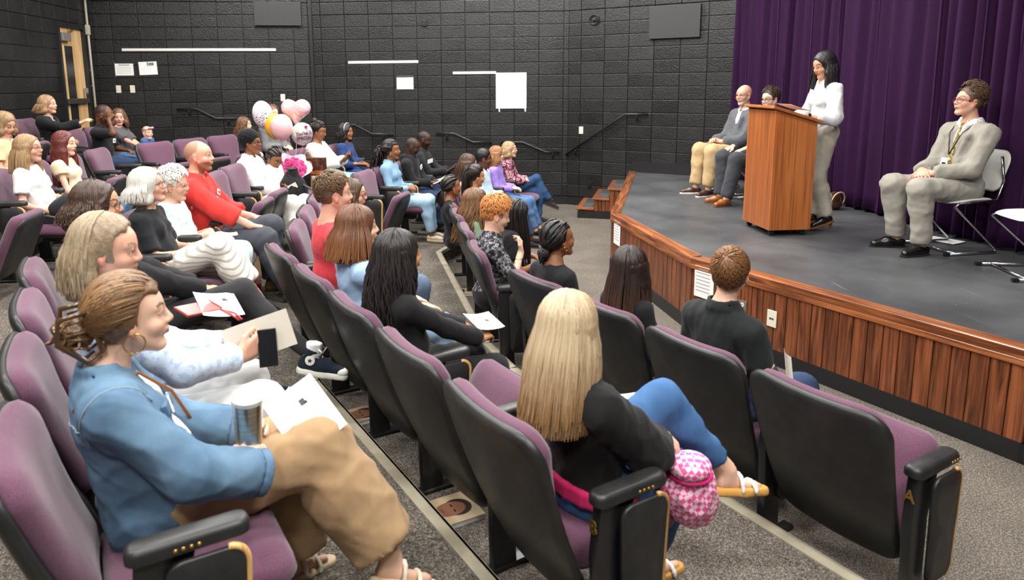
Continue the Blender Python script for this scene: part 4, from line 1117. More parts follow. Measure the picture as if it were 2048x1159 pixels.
def make_hair(T, root, style, c1, c2, rng, h, L=0.3, n=140, wave=0.0, down=np.array([0, 0, -1.0]), opt=None):
    """returns list of (name, V, Q, colors) in person coordinates"""
    opt = opt or {}
    hs = T.k; out = []
    P = Prims(); C = lambda x, y, z: T(np.array([x, y, z]))
    c1 = np.array(srgb(c1)); c2 = np.array(srgb(c2))
    thick = opt.get('thick', 0.006); n0 = n
    V = Q = None
    if style == 'none': return out
    if style in ('short', 'fade', 'crop', 'fringe'):
        top = opt.get('top', 0.012)
        P.ell(C(-0.015, 0, 0.030), (SC_R + np.array([0.003, 0.003, 0.004])) * hs, T.R, 0.01)
        P.ell(C(-0.022, 0, 0.050), np.array([0.090, 0.074, 0.074 + top]) * hs, T.R, 0.02)
        P.ell(C(0.112, 0, -0.028), np.array([0.068, 0.100, 0.124]) * hs, T.R, 0.010, True)
        for s in (-1, 1): P.ell(C(0.0, s * 0.088, -0.022), np.array([0.034, 0.03, 0.045]) * hs, T.R, 0.01, True)
        for s in (-1, 1): P.ell(C(0.082, s * 0.066, 0.012), np.array([0.040, 0.034, 0.050]) * hs, T.R, 0.008, True)
        P.plane(C(-0.06, 0, -0.072), T.R @ np.array([0.35, 0, -1.0]))
    elif style != 'tube':
        t = thick
        P.ell(C(-0.014, 0, 0.029), (SC_R + t) * hs, T.R, 0.01)
        fz = opt.get('fz', 0.0)
        P.ell(C(0.106, 0, -0.018 + fz), np.array([0.064, 0.068, 0.100]) * hs, T.R, 0.012, True)
        if opt.get('temple'):
            for s in (-1, 1): P.ell(C(0.078, s * 0.066, 0.02), np.array([0.052, 0.040, 0.070]) * hs, T.R, 0.008, True)
        if style == 'back':
            P.ell(C(0.03, 0, -0.075), np.array([0.075, 0.12, 0.075]) * hs, T.R, 0.012, True)
            for s in (-1, 1): P.ell(C(0.076, s * 0.068, 0.008), np.array([0.060, 0.046, 0.076]) * hs, T.R, 0.008, True)
    if style == 'fall':
        a0 = opt.get('a0', 62); cc = T.c
        fw = T.R @ np.array([1, 0, 0]); lf = T.R @ np.array([0, 1, 0]); fw[2] = 0; lf[2] = 0; fw = unit(fw); lf = unit(lf)
        spread = opt.get('spread', 0.02); back = opt.get('back', 0.03)
        for a in np.linspace(a0, 360 - a0, 15):
            th = R_(a); o = fw * (0.082 * math.cos(th) - 0.016) * hs + lf * 0.078 * math.sin(th) * hs
            outw = unit(fw * math.cos(th) + lf * math.sin(th))
            p0 = cc + o + np.array([0, 0, 0.02 * hs]); p1 = p0 + outw * 0.012 * hs - np.array([0, 0, 0.10 * hs])
            p2 = p1 + outw * spread * hs - fw * back * hs - np.array([0, 0, max(L - 0.10, 0.02) * hs])
            cf = opt.get('curtain', 1.0); P.cap(p0, p1, 0.024 * hs * cf, 0.026 * hs * cf, 0.025); P.cap(p1, p2, 0.026 * hs * cf, 0.017 * hs * cf, 0.025 * cf)
    if len(P):
        V, Q = polygonise(P, h)
        if opt.get('lump'): V = folds(V, Q, opt['lump'], rng, 70, (1, 1, 1))
        elif style in ('short', 'fade', 'crop', 'fringe'): V = folds(V, Q, 0.0012, rng, 140, (1, 1, 1))
        else: V = folds(V, Q, 0.002, rng, 90, (1, 1, 0.12))
        t = rng.uniform(0.15, 0.55, len(V))[:, None]
        out.append((V, Q, c1 * (1 - t) + c2 * t))
    m = 10; SD = 4 if h < 0.0075 else 3
    n = int(n * (1.35 if h < 0.0062 else 1.0 if h < 0.0075 else 0.8))
    u = np.linspace(0, 1, m)
    if style == 'fall':
        a0 = opt.get('a0', 62); part = opt.get('part', 0.0)
        cc = T.c
        az = rng.uniform(a0, 360 - a0, n); th = np.radians(az)
        ph0 = rng.uniform(2, 62, n)
        Pth = np.zeros((n, m, 3)); split = opt.get('split', 0.42)
        fw = T.R @ np.array([1, 0, 0]); lf = T.R @ np.array([0, 1, 0]); fw[2] = 0; lf[2] = 0; fw = unit(fw); lf = unit(lf)
        spread = opt.get('spread', 0.02); back = opt.get('back', 0.03)
        LL = L * rng.uniform(0.86, 1.06, n)
        for j, uu in enumerate(u):
            ph = np.radians(ph0 + (92 - ph0) * min(uu / split, 1))
            d = np.stack([np.sin(ph) * np.cos(th), np.sin(ph) * np.sin(th), np.cos(ph)], 1)
            onsc = T.pts(scalp(d, thick + 0.003))
            if uu <= split: Pth[:, j] = onsc
            else:
                f = (uu - split) / (1 - split)
                outw = np.cos(th)[:, None] * fw + np.sin(th)[:, None] * lf
                Pth[:, j] = onsc + outw * ((0.014 * min(f * 3, 1) + spread * f + 0.010 * rng.uniform(0.2, 1, n) * min(f * 3, 1)) * hs)[:, None] - fw * back * f * hs + np.stack([np.zeros(n), np.zeros(n), -(LL * f) * hs], 1)
        if wave:
            k = opt.get('freq', 26); p0 = rng.uniform(0, 6.28, (n, 1)); wgt = np.clip((u - 0.2) * 2.2, 0, 1)[None]
            tt = np.cumsum(np.linalg.norm(np.diff(Pth, axis=1, prepend=Pth[:, :1]), axis=2), 1) * k
            Pth[..., 0] += wave * np.cos(tt * 2 + p0) * wgt; Pth[..., 1] += wave * np.sin(tt * 2 + p0) * wgt
        r = 0.78 * opt.get('r', 0.0085) * hs * rng.uniform(0.6, 1.25, (n, 1)) * np.interp(u, [0, 0.1, 0.7, 1], [0.35, 1, 0.9, opt.get('tip', 0.3)])[None]
        V, Q = tubes(Pth, r, SD); out.append((V, Q, hair_colors(n, m * SD, c1, c2, rng)))
        if 'tipc' in opt:
            tc = np.array(srgb(opt['tipc'])); V0, Q0, cl = out[-1]; wt = np.repeat(np.tile(np.clip((u - 0.55) * 2.2, 0, 1), n), SD)[:, None]; out[-1] = (V0, Q0, cl * (1 - wt) + tc * wt)
    elif style == 'back':
        bp = opt.get('knot', (-0.115, 0, 0.02)); bd = unit(np.array(bp) - SC_C)
        d0 = rng.normal(size=(n * 6, 3)); d0 /= np.linalg.norm(d0, axis=1)[:, None]
        th = np.degrees(np.arctan2(np.abs(d0[:, 1]), d0[:, 0])); el = np.degrees(np.arcsin(d0[:, 2]))
        lim = np.interp(th, [0, 30, 55, 70, 100, 140, 180], [46, 44, 30, 4, -12, -34, -42])
        if opt.get('rows'):      # tidy rows from the hairline
            n = n0; az = np.linspace(-165, 165, n); lm = np.interp(np.abs(az), [0, 30, 55, 70, 100, 140, 180], [46, 44, 32, 8, -10, -32, -40]); d0 = np.stack([np.cos(np.radians(az)) * np.cos(np.radians(lm)), np.sin(np.radians(az)) * np.cos(np.radians(lm)), np.sin(np.radians(lm))], 1)
        else:
            d0 = d0[(el > lim) & (el < lim + 45)][:n]
        nn = len(d0); Pth = np.zeros((nn, m, 3))
        for j, uu in enumerate(u):
            d = d0 * (1 - uu) + bd * uu + np.array([0, 0, 0.25]) * math.sin(math.pi * uu) * 0.3
            Pth[:, j] = T.pts(scalp(d, thick + 0.002 + 0.004 * math.sin(math.pi * uu)))
        r = opt.get('r', 0.008) * hs * rng.uniform(0.8, 1.2, (nn, 1)) * np.interp(u, [0, 0.15, 0.8, 1], [0.4, 1, 1, 0.8])[None]
        V, Q = tubes(Pth, r, SD); out.append((V, Q, hair_colors(nn, m * SD, c1, c2, rng)))
        tail = opt.get('tail', 0)
        kp = T(np.array(bp))
        if opt.get('bun'):
            B = Prims(); br = opt['bun'] * hs; q = kp + (T.R @ bd) * br * 0.5
            B.ell(q, np.array([br, br, br * 0.9]), T.R, 0.01); V, Q = polygonise(B, h); V = folds(V, Q, 0.004, rng, 90, (1, 1, 1)); t = rng.uniform(0, 0.6, len(V))[:, None]; out.append((V, Q, c1 * (1 - t) + c2 * t))
            nb = 16; Pt = np.zeros((nb, m, 3))
            for i in range(nb):
                ax1 = unit(rng.normal(size=3)); ax2 = unit(np.cross(ax1, rng.normal(size=3))); a = u * 4.5
                Pt[i] = q + br * 0.98 * (np.cos(a)[:, None] * ax1 + np.sin(a)[:, None] * ax2)
            V, Q = tubes(Pt, np.full((nb, m), 0.009 * hs), 5); out.append((V, Q, hair_colors(nb, m * 5, c1, c2, rng)))
        if tail:
            nt_ = opt.get('ntail', 40); Pt = np.zeros((nt_, m, 3)); sp = opt.get('tspread', 0.035)
            off = rng.normal(size=(nt_, 3)) * sp * hs; drift = np.array(opt.get('drift', (0, 0, 0)), float)
            bdw = T.R @ bd
            for j, uu in enumerate(u):
                Pt[:, j] = kp + bdw * (0.03 * math.sin(min(uu * 4, 1.57))) * hs + off * (0.25 + 0.75 * min(uu * 2, 1)) + np.array([0, 0, 0.02 * math.sin(min(uu * 6, 3.14))]) - np.array([0, 0, 1.0]) * tail * uu * hs + drift * uu
            if wave:
                p0 = rng.uniform(0, 6.28, (nt_, 1)); Pt[..., 0] += wave * np.cos(u * 40 * tail + p0); Pt[..., 1] += wave * np.sin(u * 40 * tail + p0)
            r = opt.get('tr', 0.008) * hs * np.ones((nt_, 1)) * np.interp(u, [0, 0.1, 0.8, 1], [0.8, 1, 0.9, 0.35])[None]
            V, Q = tubes(Pt, r, SD); out.append((V, Q, hair_colors(nt_, m * SD, c1, c2, rng)))
    elif style in ('short', 'fringe', 'crop'):
        k = int(opt.get('tufts', 420) * (1.4 if h < 0.0075 else 0.7)); d = rng.normal(size=(k * 3, 3)); d /= np.linalg.norm(d, axis=1)[:, None]; d = d[hairline_ok(d)][:k]
        ear = (np.abs(d[:, 1]) > 0.75) & (d[:, 2] < 0.12); d = d[~ear]; k = len(d)
        crown = unit(opt.get('crown', (-0.45, 0.05, 0.9))); fl = d - crown; fl -= (fl * d).sum(1)[:, None] * d; fl /= np.maximum(np.linalg.norm(fl, axis=1), 1e-6)[:, None]
        fl += rng.normal(size=(k, 3)) * opt.get('mess', 0.25); mm = 4; uu = np.linspace(0, 1, mm)
        ln = opt.get('len', 0.30); topw = np.clip(d[:, 2] + 0.3, 0.25, 1.2)
        Pt = np.zeros((k, mm, 3))
        for j, q in enumerate(uu):
            dd = d + fl * (ln * q * topw)[:, None]
            Pt[:, j] = T.pts(scalp(dd, 0.002 + 0.3 * opt.get('top', 0.012)) + d * ((0.004 + opt.get('lift', 0.014) * math.sin(q * 2.2)) * topw)[:, None] + np.array([0, 0, 1]) * (opt.get('top', 0.012) * 0.8 * np.clip(d[:, 2], 0, 1))[:, None])
        r = np.full((k, 1), 0.78 * opt.get('tr', 0.0065)) * hs * np.array([0.8, 1, 0.8, 0.2])[None]
        V, Q = tubes(Pt, r, 3); out.append((V, Q, hair_colors(k, mm * 3, c1, c2, rng)))
    return out

def merge(parts):
    Vs, Qs, Cs = [], [], []; o = 0
    for V, Q, c in parts:
        Vs.append(V); Qs.append(Q + o); Cs.append(c); o += len(V)
    return np.concatenate(Vs), np.concatenate(Qs), np.concatenate(Cs)

def glasses_obj(T, root, col=(40, 32, 30), thin=0.0018, dz=0.0, sun=False, wdt=0.026, hgt=0.020, up=0.0):
    mb = MB(); K = T.k
    for s in (-1, 1):
        ring = []
        for i in range(16):
            a = i * 2 * math.pi / 16; cx_ = abs(math.cos(a)) ** 0.7 * math.copysign(1, math.cos(a)); sz = abs(math.sin(a)) ** 0.8 * math.copysign(1, math.sin(a))
            y = s * 0.034 + wdt * cx_; z = -0.001 + dz + hgt * sz
            ring.append(tuple(T(np.array([0.101 - 0.012 * (abs(y) / 0.06) ** 2 - up * 0.6, y, z + up]))))
        ring.append(ring[0]); mb.tube(ring, thin * K, 5, cap=False)
        mb.tube([tuple(T(np.array(q))) for q in ((0.092 - up * .6, s * 0.060, 0.006 + dz + up), (0.03 - up * .3, s * 0.079, 0.006 + dz + up), (-0.02, s * 0.083, 0.0 + dz + up * .8))], thin * K, 5)
        if sun:
            mb.loop_loft([ring[:-1], [tuple(np.array(q) + T.R @ np.array([0.001, 0, 0])) for q in ring[:-1]]])
    mb.tube([tuple(T(np.array([0.101 - up * .6, y, 0.004 + dz + up]))) for y in (-0.009, 0, 0.009)], thin * K, 5)
    return mb.build('glasses', plain('frame_%d_%d_%d' % col, srgb(col), 0.3, 0.2), root, smooth=True)
def _eye_mesh():
    bm = bmesh.new(); bmesh.ops.create_uvsphere(bm, u_segments=12, v_segments=10, radius=0.0125)
    bmesh.ops.rotate(bm, verts=bm.verts, cent=(0, 0, 0), matrix=Matrix.Rotation(R_(90), 3, 'Y'))
    for f in bm.faces:
        f.smooth = True
        if f.calc_center_median().x > 0.0108: f.material_index = 1
    me = bpy.data.meshes.new('eye'); bm.to_mesh(me); bm.free(); me.materials.append(M_EYEW); me.materials.append(M_EYED); return me
EYE = _eye_mesh()
NP_ = lambda *a: np.array(a, float)
SPEAKER = (3.3, 6.72, 2.15)
PEOPLE = {}
def person(label, head, floor, yaw, s=None, lean=10, lat=0, twist=0, hyaw=None, hpitch=None, hroll=0, hs=None, hfwd=0.045, w=1.0, fem=False, stand=False,
           skin='fair', hair=None, brow=(60, 45, 35), beard=None, stub=None, lips=None, top=None, jacket=None, bottom=None, shoes=None, sole=None, arms=('lap', 'lap'), legs='flat',
           h=0.012, hh=0.006, glasses=None, name='person', jaw=1.0, seat=0.42, extra=None, group=None, seed=1, eyes=True, shw=1.0, sandal=None, bust=1.0, ls=1.04):
    rng = np.random.default_rng(seed); hx, hy, hz = head; hl = hz - floor; a = R_(lean)
    d = unit((-math.sin(a), math.sin(R_(lat)), math.cos(a)))
    if stand:
        s = s or hl / 1.585; hip = NP_(0, 0, 0.92 * s)
    else:
        s = s or (hl - seat) / (0.085 + 0.5 * d[2] + 0.165); hip = NP_(0, 0, seat + 0.085 * s)
    if hs is None: hs = 0.45 + 0.55 * s
    zs = (hl - hip[2]) / (0.5 * d[2] + 0.165)     # stretch so that the head ends where it belongs
    Nk = hip + d * 0.5 * zs
    hc = Nk + NP_(hfwd * s, 0, 0.165 * zs)
    cy, sy = math.cos(R_(yaw)), math.sin(R_(yaw))
    loc = (hx - (hc[0] * cy - hc[1] * sy), hy - (hc[0] * sy + hc[1] * cy), floor)
    root = empty(name, loc, R_(yaw)); tag(root, label, 'person', group)
    if hyaw is None: hyaw = math.degrees(math.atan2(SPEAKER[1] - hy, SPEAKER[0] - hx))
    if hpitch is None: hpitch = math.degrees(math.atan2(SPEAKER[2] - hz, math.hypot(SPEAKER[0] - hx, SPEAKER[1] - hy))) * 0.6
    T = HT(hc, rotm(hyaw - yaw, hpitch, hroll), hs)
    f = unit(rotm(twist)[:, 0] - (rotm(twist)[:, 0] @ d) * d); l = np.cross(d, f); TR = np.stack([f, l, d], 1)
    shx = (0.156 if fem else 0.182) * s * shw
    SH = {+1: Nk - d * 0.078 * zs + l * shx, -1: Nk - d * 0.078 * zs - l * shx}
    HJ = {+1: hip + l * 0.085 * s * (0.5 + 0.5 * w) + NP_(0.02, 0, -0.005), -1: hip - l * 0.085 * s * (0.5 + 0.5 * w) + NP_(0.02, 0, -0.005)}
    # ---- arms
    UA, FA = 0.285 * s, 0.250 * s
    EL, WR, HD = {}, {}, {}
    for sd, sp in ((+1, arms[0]), (-1, arms[1])):
        pole = (-0.55, 0.55 * sd, -0.6)
        if isinstance(sp, str):
            q = {'lap': ((0.23, 0.075, 0.150), (0.8, -0.55, -0.12), (0, 0, -1), 0.35), 'clasp': ((0.25, 0.075, 0.170), (0.5, -0.85, -0.1), (-0.4, -0.3, -0.8), 0.75),
                 'thigh': ((0.34, 0.12, 0.135), (0.93, -0.15, -0.25), (0, 0, -1), 0.3), 'arm': ((0.20, 0.255, 0.155), (0.95, -0.1, -0.2), (0, 0, -1), 0.45), 'hang': ((0.03, 0.22, -0.05), (0.1, 0, -1), (0, -1, 0), 0.4)}[sp]
            wt = hip + NP_(q[0][0] * s, q[0][1] * sd * s, q[0][2] * s); hd = (NP_(q[1][0], q[1][1] * sd, q[1][2]), NP_(q[2][0], q[2][1] * sd, q[2][2]), q[3])
        else:
            wt = hip + NP_(*sp[0]) * s; hd = (NP_(*sp[1]), NP_(*sp[2]), sp[3])
            if len(sp) > 4 and sp[4] is not None: pole = sp[4]
        EL[sd], WR[sd] = ik(SH[sd], wt, UA, FA, pole); HD[sd] = hd
    # ---- legs
    TH, CA = 0.435 * s * (1.0 if stand else ls), 0.415 * s * (1.0 if stand else ls)
    KN, AN, FD = {}, {}, {}
    lg = legs
    if isinstance(legs, str):
        fl_ = lambda sd, x=0.46, y=0.10: (NP_(x * s, y * sd, 0.085 * s), NP_(1, 0.12 * sd, 1), NP_(1, 0.15 * sd, 0))
        if legs == 'flat': lg = {1: fl_(1), -1: fl_(-1)}
        elif legs == 'fwd': lg = {1: fl_(1, 0.62), -1: fl_(-1, 0.60)}
        elif legs == 'under': lg = {1: fl_(1, 0.34), -1: fl_(-1, 0.36)}
        elif legs == 'stand': lg = {1: (NP_(0.0, 0.09 * s, 0.085 * s), NP_(1, 0, 0), NP_(1, 0.1, 0)), -1: (NP_(0.03, -0.09 * s, 0.085 * s), NP_(1, 0, 0), NP_(1, -0.1, 0))}
        elif legs in ('crossR', 'crossL'):
            c = -1 if legs == 'crossR' else 1
            lg = {-c: fl_(-c, 0.44, 0.07), c: (NP_(0.63 * s, -c * 0.12, 0.36 * s), NP_(0.25, -0.2 * c, 1), NP_(0.9, -0.15 * c, -0.35))}
    for sd in (1, -1):
        KN[sd], AN[sd] = ik(HJ[sd], lg[sd][0], TH, CA, lg[sd][1]); FD[sd] = unit(lg[sd][2])

    def torso(P, e, k=0.05, low=True):
        g = w
        P.ell(hip + d * 0.02 * s + f * (-0.01), NP_(0.112 * g + e, 0.160 * g + e, 0.115 + e) * s, TR, k)
        P.ell(hip + d * 0.17 * zs + f * (0.015 * g), NP_(0.100 * g * g + e, 0.135 * g + e, 0.135 + e) * s, TR, k)
        P.ell(hip + d * 0.34 * zs, NP_(0.100 * (0.4 + 0.6 * g) + e, (0.134 if fem else 0.152) * (0.5 + 0.5 * g) * shw + e, 0.145 + e) * s, TR, k)
        P.cap(SH[1] - l * 0.025 * s, SH[-1] + l * 0.025 * s, (0.054 + e) * s, (0.054 + e) * s, k)
        for sd in (1, -1): P.cap(Nk - d * 0.030 * s + l * sd * 0.03 * s, SH[sd] - l * sd * 0.02 * s, (0.046 + e) * s, (0.050 + e) * s, k)
        P.cap(Nk - d * 0.07 * s, Nk - d * 0.0 * s + f * 0.012, (0.075 + e) * s, (0.058 + e * 0.5) * s, 0.04)
        if fem and bust:
            for sd in (1, -1): P.ell(hip + d * 0.325 * zs + f * 0.070 * s * bust + l * sd * 0.066 * s, NP_(0.055 + e, 0.060 + e, 0.060 + e) * s * bust, TR, 0.03)
    def arm(P, sd, e, t0=0.0, t1=1.0, k=0.03, wide=0.0, flat=False):
        r = lambda t: (0.047 - 0.012 * t) * (0.6 + 0.4 * w) * (0.90 if fem else 1.0) * s + e
        r2 = lambda t: (0.040 - 0.013 * t) * (0.6 + 0.4 * w) * (0.92 if fem else 1.0) * s + e
        if t0 < 0.5:
            e1 = min(t1, 0.5) * 2; P.cap(SH[sd] + (EL[sd] - SH[sd]) * (t0 * 2), SH[sd] + (EL[sd] - SH[sd]) * e1, r(t0 * 2), r(e1) + wide, k, False, flat and t1 <= 0.5)
        if t1 > 0.5:
            e0 = max(t0 * 2 - 1, 0); e1 = t1 * 2 - 1; P.cap(EL[sd] + (WR[sd] - EL[sd]) * e0, EL[sd] + (WR[sd] - EL[sd]) * e1, r2(e0), r2(e1) + wide, k, False, flat)
    gl = (0.6 + 0.4 * w)
    def leg(P, sd, e, t1=1.0, wide=0.0, k=0.03, flat=True):
        P.cap(HJ[sd] + NP_(-0.02, 0, 0), KN[sd], 0.088 * gl * s + e, 0.061 * gl * s + e + wide * 0.5, k, False, flat and t1 <= 0.5)
        if t1 > 0.5:
            c_ = KN[sd] + (AN[sd] - KN[sd]) * 0.35; bk = unit(np.cross(np.cross(KN[sd] - AN[sd], FD[sd]), KN[sd] - AN[sd]) + 1e-6) * -0.012
            ee = KN[sd] + (AN[sd] - KN[sd]) * ((t1 - 0.5) * 2)
            P.cap(KN[sd], c_ + bk, 0.060 * gl * s + e + wide * 0.5, 0.053 * gl * s + e + wide * 0.75, k)
            P.cap(c_ + bk, ee, 0.053 * gl * s + e + wide * 0.75, 0.037 * s + e + wide, k, False, flat)

    # ---- body
    B = Prims(); torso(B, -0.004)
    for sd in (1, -1):
        arm(B, sd, 0.0); leg(B, sd, 0.0, flat=False)
        fu = unit(KN[sd] - AN[sd]); up = unit(fu - (fu @ FD[sd]) * FD[sd])
        B.cap(AN[sd] - FD[sd] * 0.03 * s - up * 0.05 * s, AN[sd] + FD[sd] * 0.145 * s - up * 0.062 * s, 0.030 * s, 0.020 * s, 0.03)
    nb = len(B)
    B.cap(Nk - d * 0.02 * s, hc + T.R @ (NP_(-0.022, 0, -0.055) * hs), 0.056 * s * (0.85 if fem else 1.0) * gl, 0.050 * hs * (0.85 if fem else 1.0), 0.03)
    head_prims(B, T, hs, jaw)
    for sd in (1, -1): hand_prims(B, WR[sd], HD[sd][0], HD[sd][1], sd, s * 1.0, HD[sd][2])
    lo, hi = B.bounds()
    boxes = [(hc - 0.155 * hs, hc + NP_(0.155, 0.155, 0.15) * hs)]
    for sd in (1, -1):
        c_ = WR[sd] + unit(HD[sd][0]) * 0.075 * s; boxes.append((c_ - 0.115 * s, c_ + 0.115 * s))
    parts = []
    hb_ = h * 1.7; V, Q = polygonise(B, hb_, (lo, hi)); cen = V[Q].mean(1); kill = np.zeros(len(Q), bool)
    for bl, bh in boxes: kill |= ((cen > bl + hb_ * 0.8) & (cen < bh - hb_ * 0.8)).all(1)
    Q = Q[~kill]; parts.append((V, Q))
    for i, (bl, bh) in enumerate(boxes):
        hq = hh if i == 0 else hh * 1.18
        Vb, Qb = polygonise(B, hq, (bl, bh))
        if not len(Vb): continue
        cen = Vb[Qb].mean(1); kl = np.zeros(len(Qb), bool)
        for (b2, h2) in boxes[:i]: kl |= ((cen > b2 + hh) & (cen < h2 - hh)).all(1)
        parts.append((Vb, Qb[~kl]))
    base = np.array(SKIN[skin]) if isinstance(skin, str) else np.array(srgb(skin))
    allp = []
    for V, Q in parts:
        used = np.zeros(len(V), bool); used[Q.ravel()] = True; mp_ = np.cumsum(used) - 1; V = V[used]; Q = mp_[Q]
        p = T.inv(V); col = np.tile(base, (len(V), 1)); x, y, z = p.T; ya = np.abs(y)
        inh = (np.abs(p) < 0.16).all(1)
        dark_sk = base[0] < 0.2
        def blend(mask, c, amt=1.0):
            m_ = np.clip(mask, 0, 1)[:, None] * amt * inh[:, None]; col[:] = col * (1 - m_) + np.array(c) * m_
        red = base * NP_(1.06, 0.80, 0.78)
        blend(np.clip(1 - np.sqrt(((x - 0.075) / 0.04) ** 2 + ((ya - 0.042) / 0.024) ** 2 + ((z + 0.03) / 0.024) ** 2), 0, 1) * 1.5, red, 0.7)
        blend(np.clip(1 - np.sqrt(((x - 0.108) / 0.02) ** 2 + (y / 0.018) ** 2 + ((z + 0.024) / 0.018) ** 2), 0, 1) * 1.5, red, 0.5)
        blend(((ya > 0.072) & (np.abs(x) < 0.03) & (np.abs(z + 0.01) < 0.045)).astype(float), red, 0.7)
        lipc = np.array(srgb(lips)) if lips else base * (NP_(0.82, 0.55, 0.55) if not dark_sk else NP_(0.95, 0.72, 0.72))
        blend(np.clip(2.2 * (1.25 - np.sqrt((y / 0.022) ** 2 + ((z + 0.0585) / 0.0105) ** 2)), 0, 1) * (x > 0.075), lipc)
        blend(np.clip(3 * (1.0 - np.abs(z + 0.0585) / 0.0022), 0, 1) * (ya < 0.022) * (x > 0.08), lipc * 0.45)
        bz = 0.0255 + 0.010 * np.sin(np.clip((ya - 0.012) / 0.042, 0, 1) * 2.4) - 0.0015
        blend(np.clip(2.2 * (1.1 - np.abs(z - bz) / 0.0052), 0, 1) * (ya > 0.013) * (ya < 0.055) * (x > 0.045), srgb(brow), 0.9)
        blend(np.clip(2.5 * (1 - np.abs(np.sqrt(((ya - 0.032) / 0.0175) ** 2 + ((z - 0.001) / 0.011) ** 2) - 1) / 0.22), 0, 1) * (x > 0.07) * (z > 0.0), base * 0.35, 0.75)
        if beard is not None:
            bc, amt = np.array(srgb(beard[0])), beard[1]; lowf = beard[2] if len(beard) > 2 else -0.035
            mk = (z < lowf) & (x > 0.0) & (z > -0.135); mo = np.sqrt((y / 0.026) ** 2 + ((z + 0.0585) / 0.013) ** 2) < 1.0
            if len(beard) > 3: mk = (np.sqrt((y / 0.034) ** 2 + ((z + 0.043) / 0.012) ** 2) < 1) & (x > 0.08); mo = mo & (z < -0.052)
            blend((mk & ~mo).astype(float), bc, amt)
        if stub is not None:
            th = np.degrees(np.arctan2(ya, x + 0.014)); el = np.degrees(np.arctan2(z - 0.028, np.hypot(x + 0.014, y)))
            lm = np.interp(th, [0, 30, 55, 70, 100, 140, 180], stub[2] if len(stub) > 2 else [62, 60, 50, 6, -12, -34, -42])
            blend((np.clip((el - lm) / 6, 0, 1)), srgb(stub[0]), stub[1])
        col *= (1 + 0.05 * np.sin(V @ NP_(23, 31, 27)))[:, None]
        allp.append((V, Q, np.clip(col, 0, 1)))
    V, Q, Cc = merge(allp)
    body = obj('body', mesh_np('body', V, Q, M_SKIN, colors=Cc), root)
    if eyes:
        for sd in (1, -1):
            e_ = obj('eye', EYE, root); M4 = Matrix.Identity(4)
            for i in range(3):
                for j in range(3): M4[i][j] = T.R[i, j] * hs
            q = T(NP_(0.0755, sd * 0.032, 0.001)); M4[0][3], M4[1][3], M4[2][3] = q; e_.matrix_local = M4
    # ---- hair
    if hair:
        st, c1, c2 = hair[:3]; kw = hair[3] if len(hair) > 3 else {}
        kw = dict(kw); L_ = kw.pop('L', 0.3); n_ = kw.pop('n', 140); wv = kw.pop('wave', 0.0)
        ps = make_hair(T, root, st, c1, c2, rng, max(hh * 1.25, 0.006), L_, n_, wv, opt=kw)
        if ps:
            V, Q, Cc = merge(ps); ho = obj('hair', mesh_np('hair', V, Q, M_HAIR, colors=Cc), root)
            if kw.get('label'): ho['label'] = kw['label']
    # ---- top
    def top_mesh(nm, sp, e, fold):
        P = Prims(); torso(P, e); sl = sp.get('sleeve', 'short'); bag = sp.get('bag', 0.0)
        for sd in (1, -1):
            if sl == 'short': arm(P, sd, e + 0.006, 0, sp.get('sl', 0.30), 0.03, 0.014 + bag, True)
            elif sl == 'three': arm(P, sd, e + 0.004 + bag * 0.5, 0, 0.5, 0.03, bag); arm(P, sd, e + 0.004 + bag, 0.5, 0.78, 0.03, 0.010, True)
            elif sl == 'long': arm(P, sd, e + 0.004 + bag * 0.5, 0, 0.5, 0.03, bag); arm(P, sd, e + 0.002 + bag, 0.5, sp.get('cuff', 0.97), 0.03, 0.012 - bag * 0.3, True)
            elif sl == 'cap': arm(P, sd, e + 0.008, 0, 0.16, 0.03, 0.012, True)
        nk = sp.get('neck', 'crew')
        ctr = Nk + f * 0.012 * s + d * 0.03 * s; rr = (0.066 + e) * s * gl
        hood_ops = nk == 'hood'
        P.ell(ctr, NP_(rr * 1.0, rr * 1.1, 0.075 * s), TR, 0.008, True)
        if nk in ('polo', 'collar', 'jean'):
            pp = []
            for q in np.linspace(26 if nk != 'jean' else 34, 334 if nk != 'jean' else 326, 19):
                th = R_(q); pp.append((Nk + d * (0.030 if nk != 'jean' else 0.026) * s + f * (0.064 * math.cos(th) + 0.008) * s + l * 0.070 * math.sin(th) * s - d * 0.030 * max(math.cos(th), 0) * s, f * math.cos(th) + l * math.sin(th)))
            for (a_, oa), (b_, ob) in zip(pp, pp[1:]):
                for t_, o_ in ((0.016, 0.0), (0.0, 0.007), (-0.016, 0.016)): P.cap(a_ + d * t_ * s + oa * o_ * s, b_ + d * t_ * s + ob * o_ * s, 0.0085 * s, 0.0085 * s, 0.008)
        if hood_ops:
            for q in np.linspace(40, 320, 15):
                th = R_(q); P.ell(Nk + d * (0.026 - 0.045 * max(math.cos(th), 0) + 0.012 * max(-math.cos(th), 0)) * s + f * (0.088 * math.cos(th) - 0.006) * s + l * 0.098 * math.sin(th) * s, NP_(0.028, 0.028, 0.034) * s, TR, 0.02)
            P.ell(Nk - f * 0.110 * s - d * 0.015 * s, NP_(0.040, 0.085, 0.065) * s, TR, 0.03)
        if nk == 'v': P.cap(ctr + f * 0.07 * s, Nk + f * (0.125 * s) - d * 0.13 * s, 0.042 * s, 0.008, 0.01, sub=True)
        if nk == 'scoop': P.ell(ctr + f * 0.065 * s - d * 0.02 * s, NP_(0.065, 0.075, 0.065) * s, TR, 0.01, True)
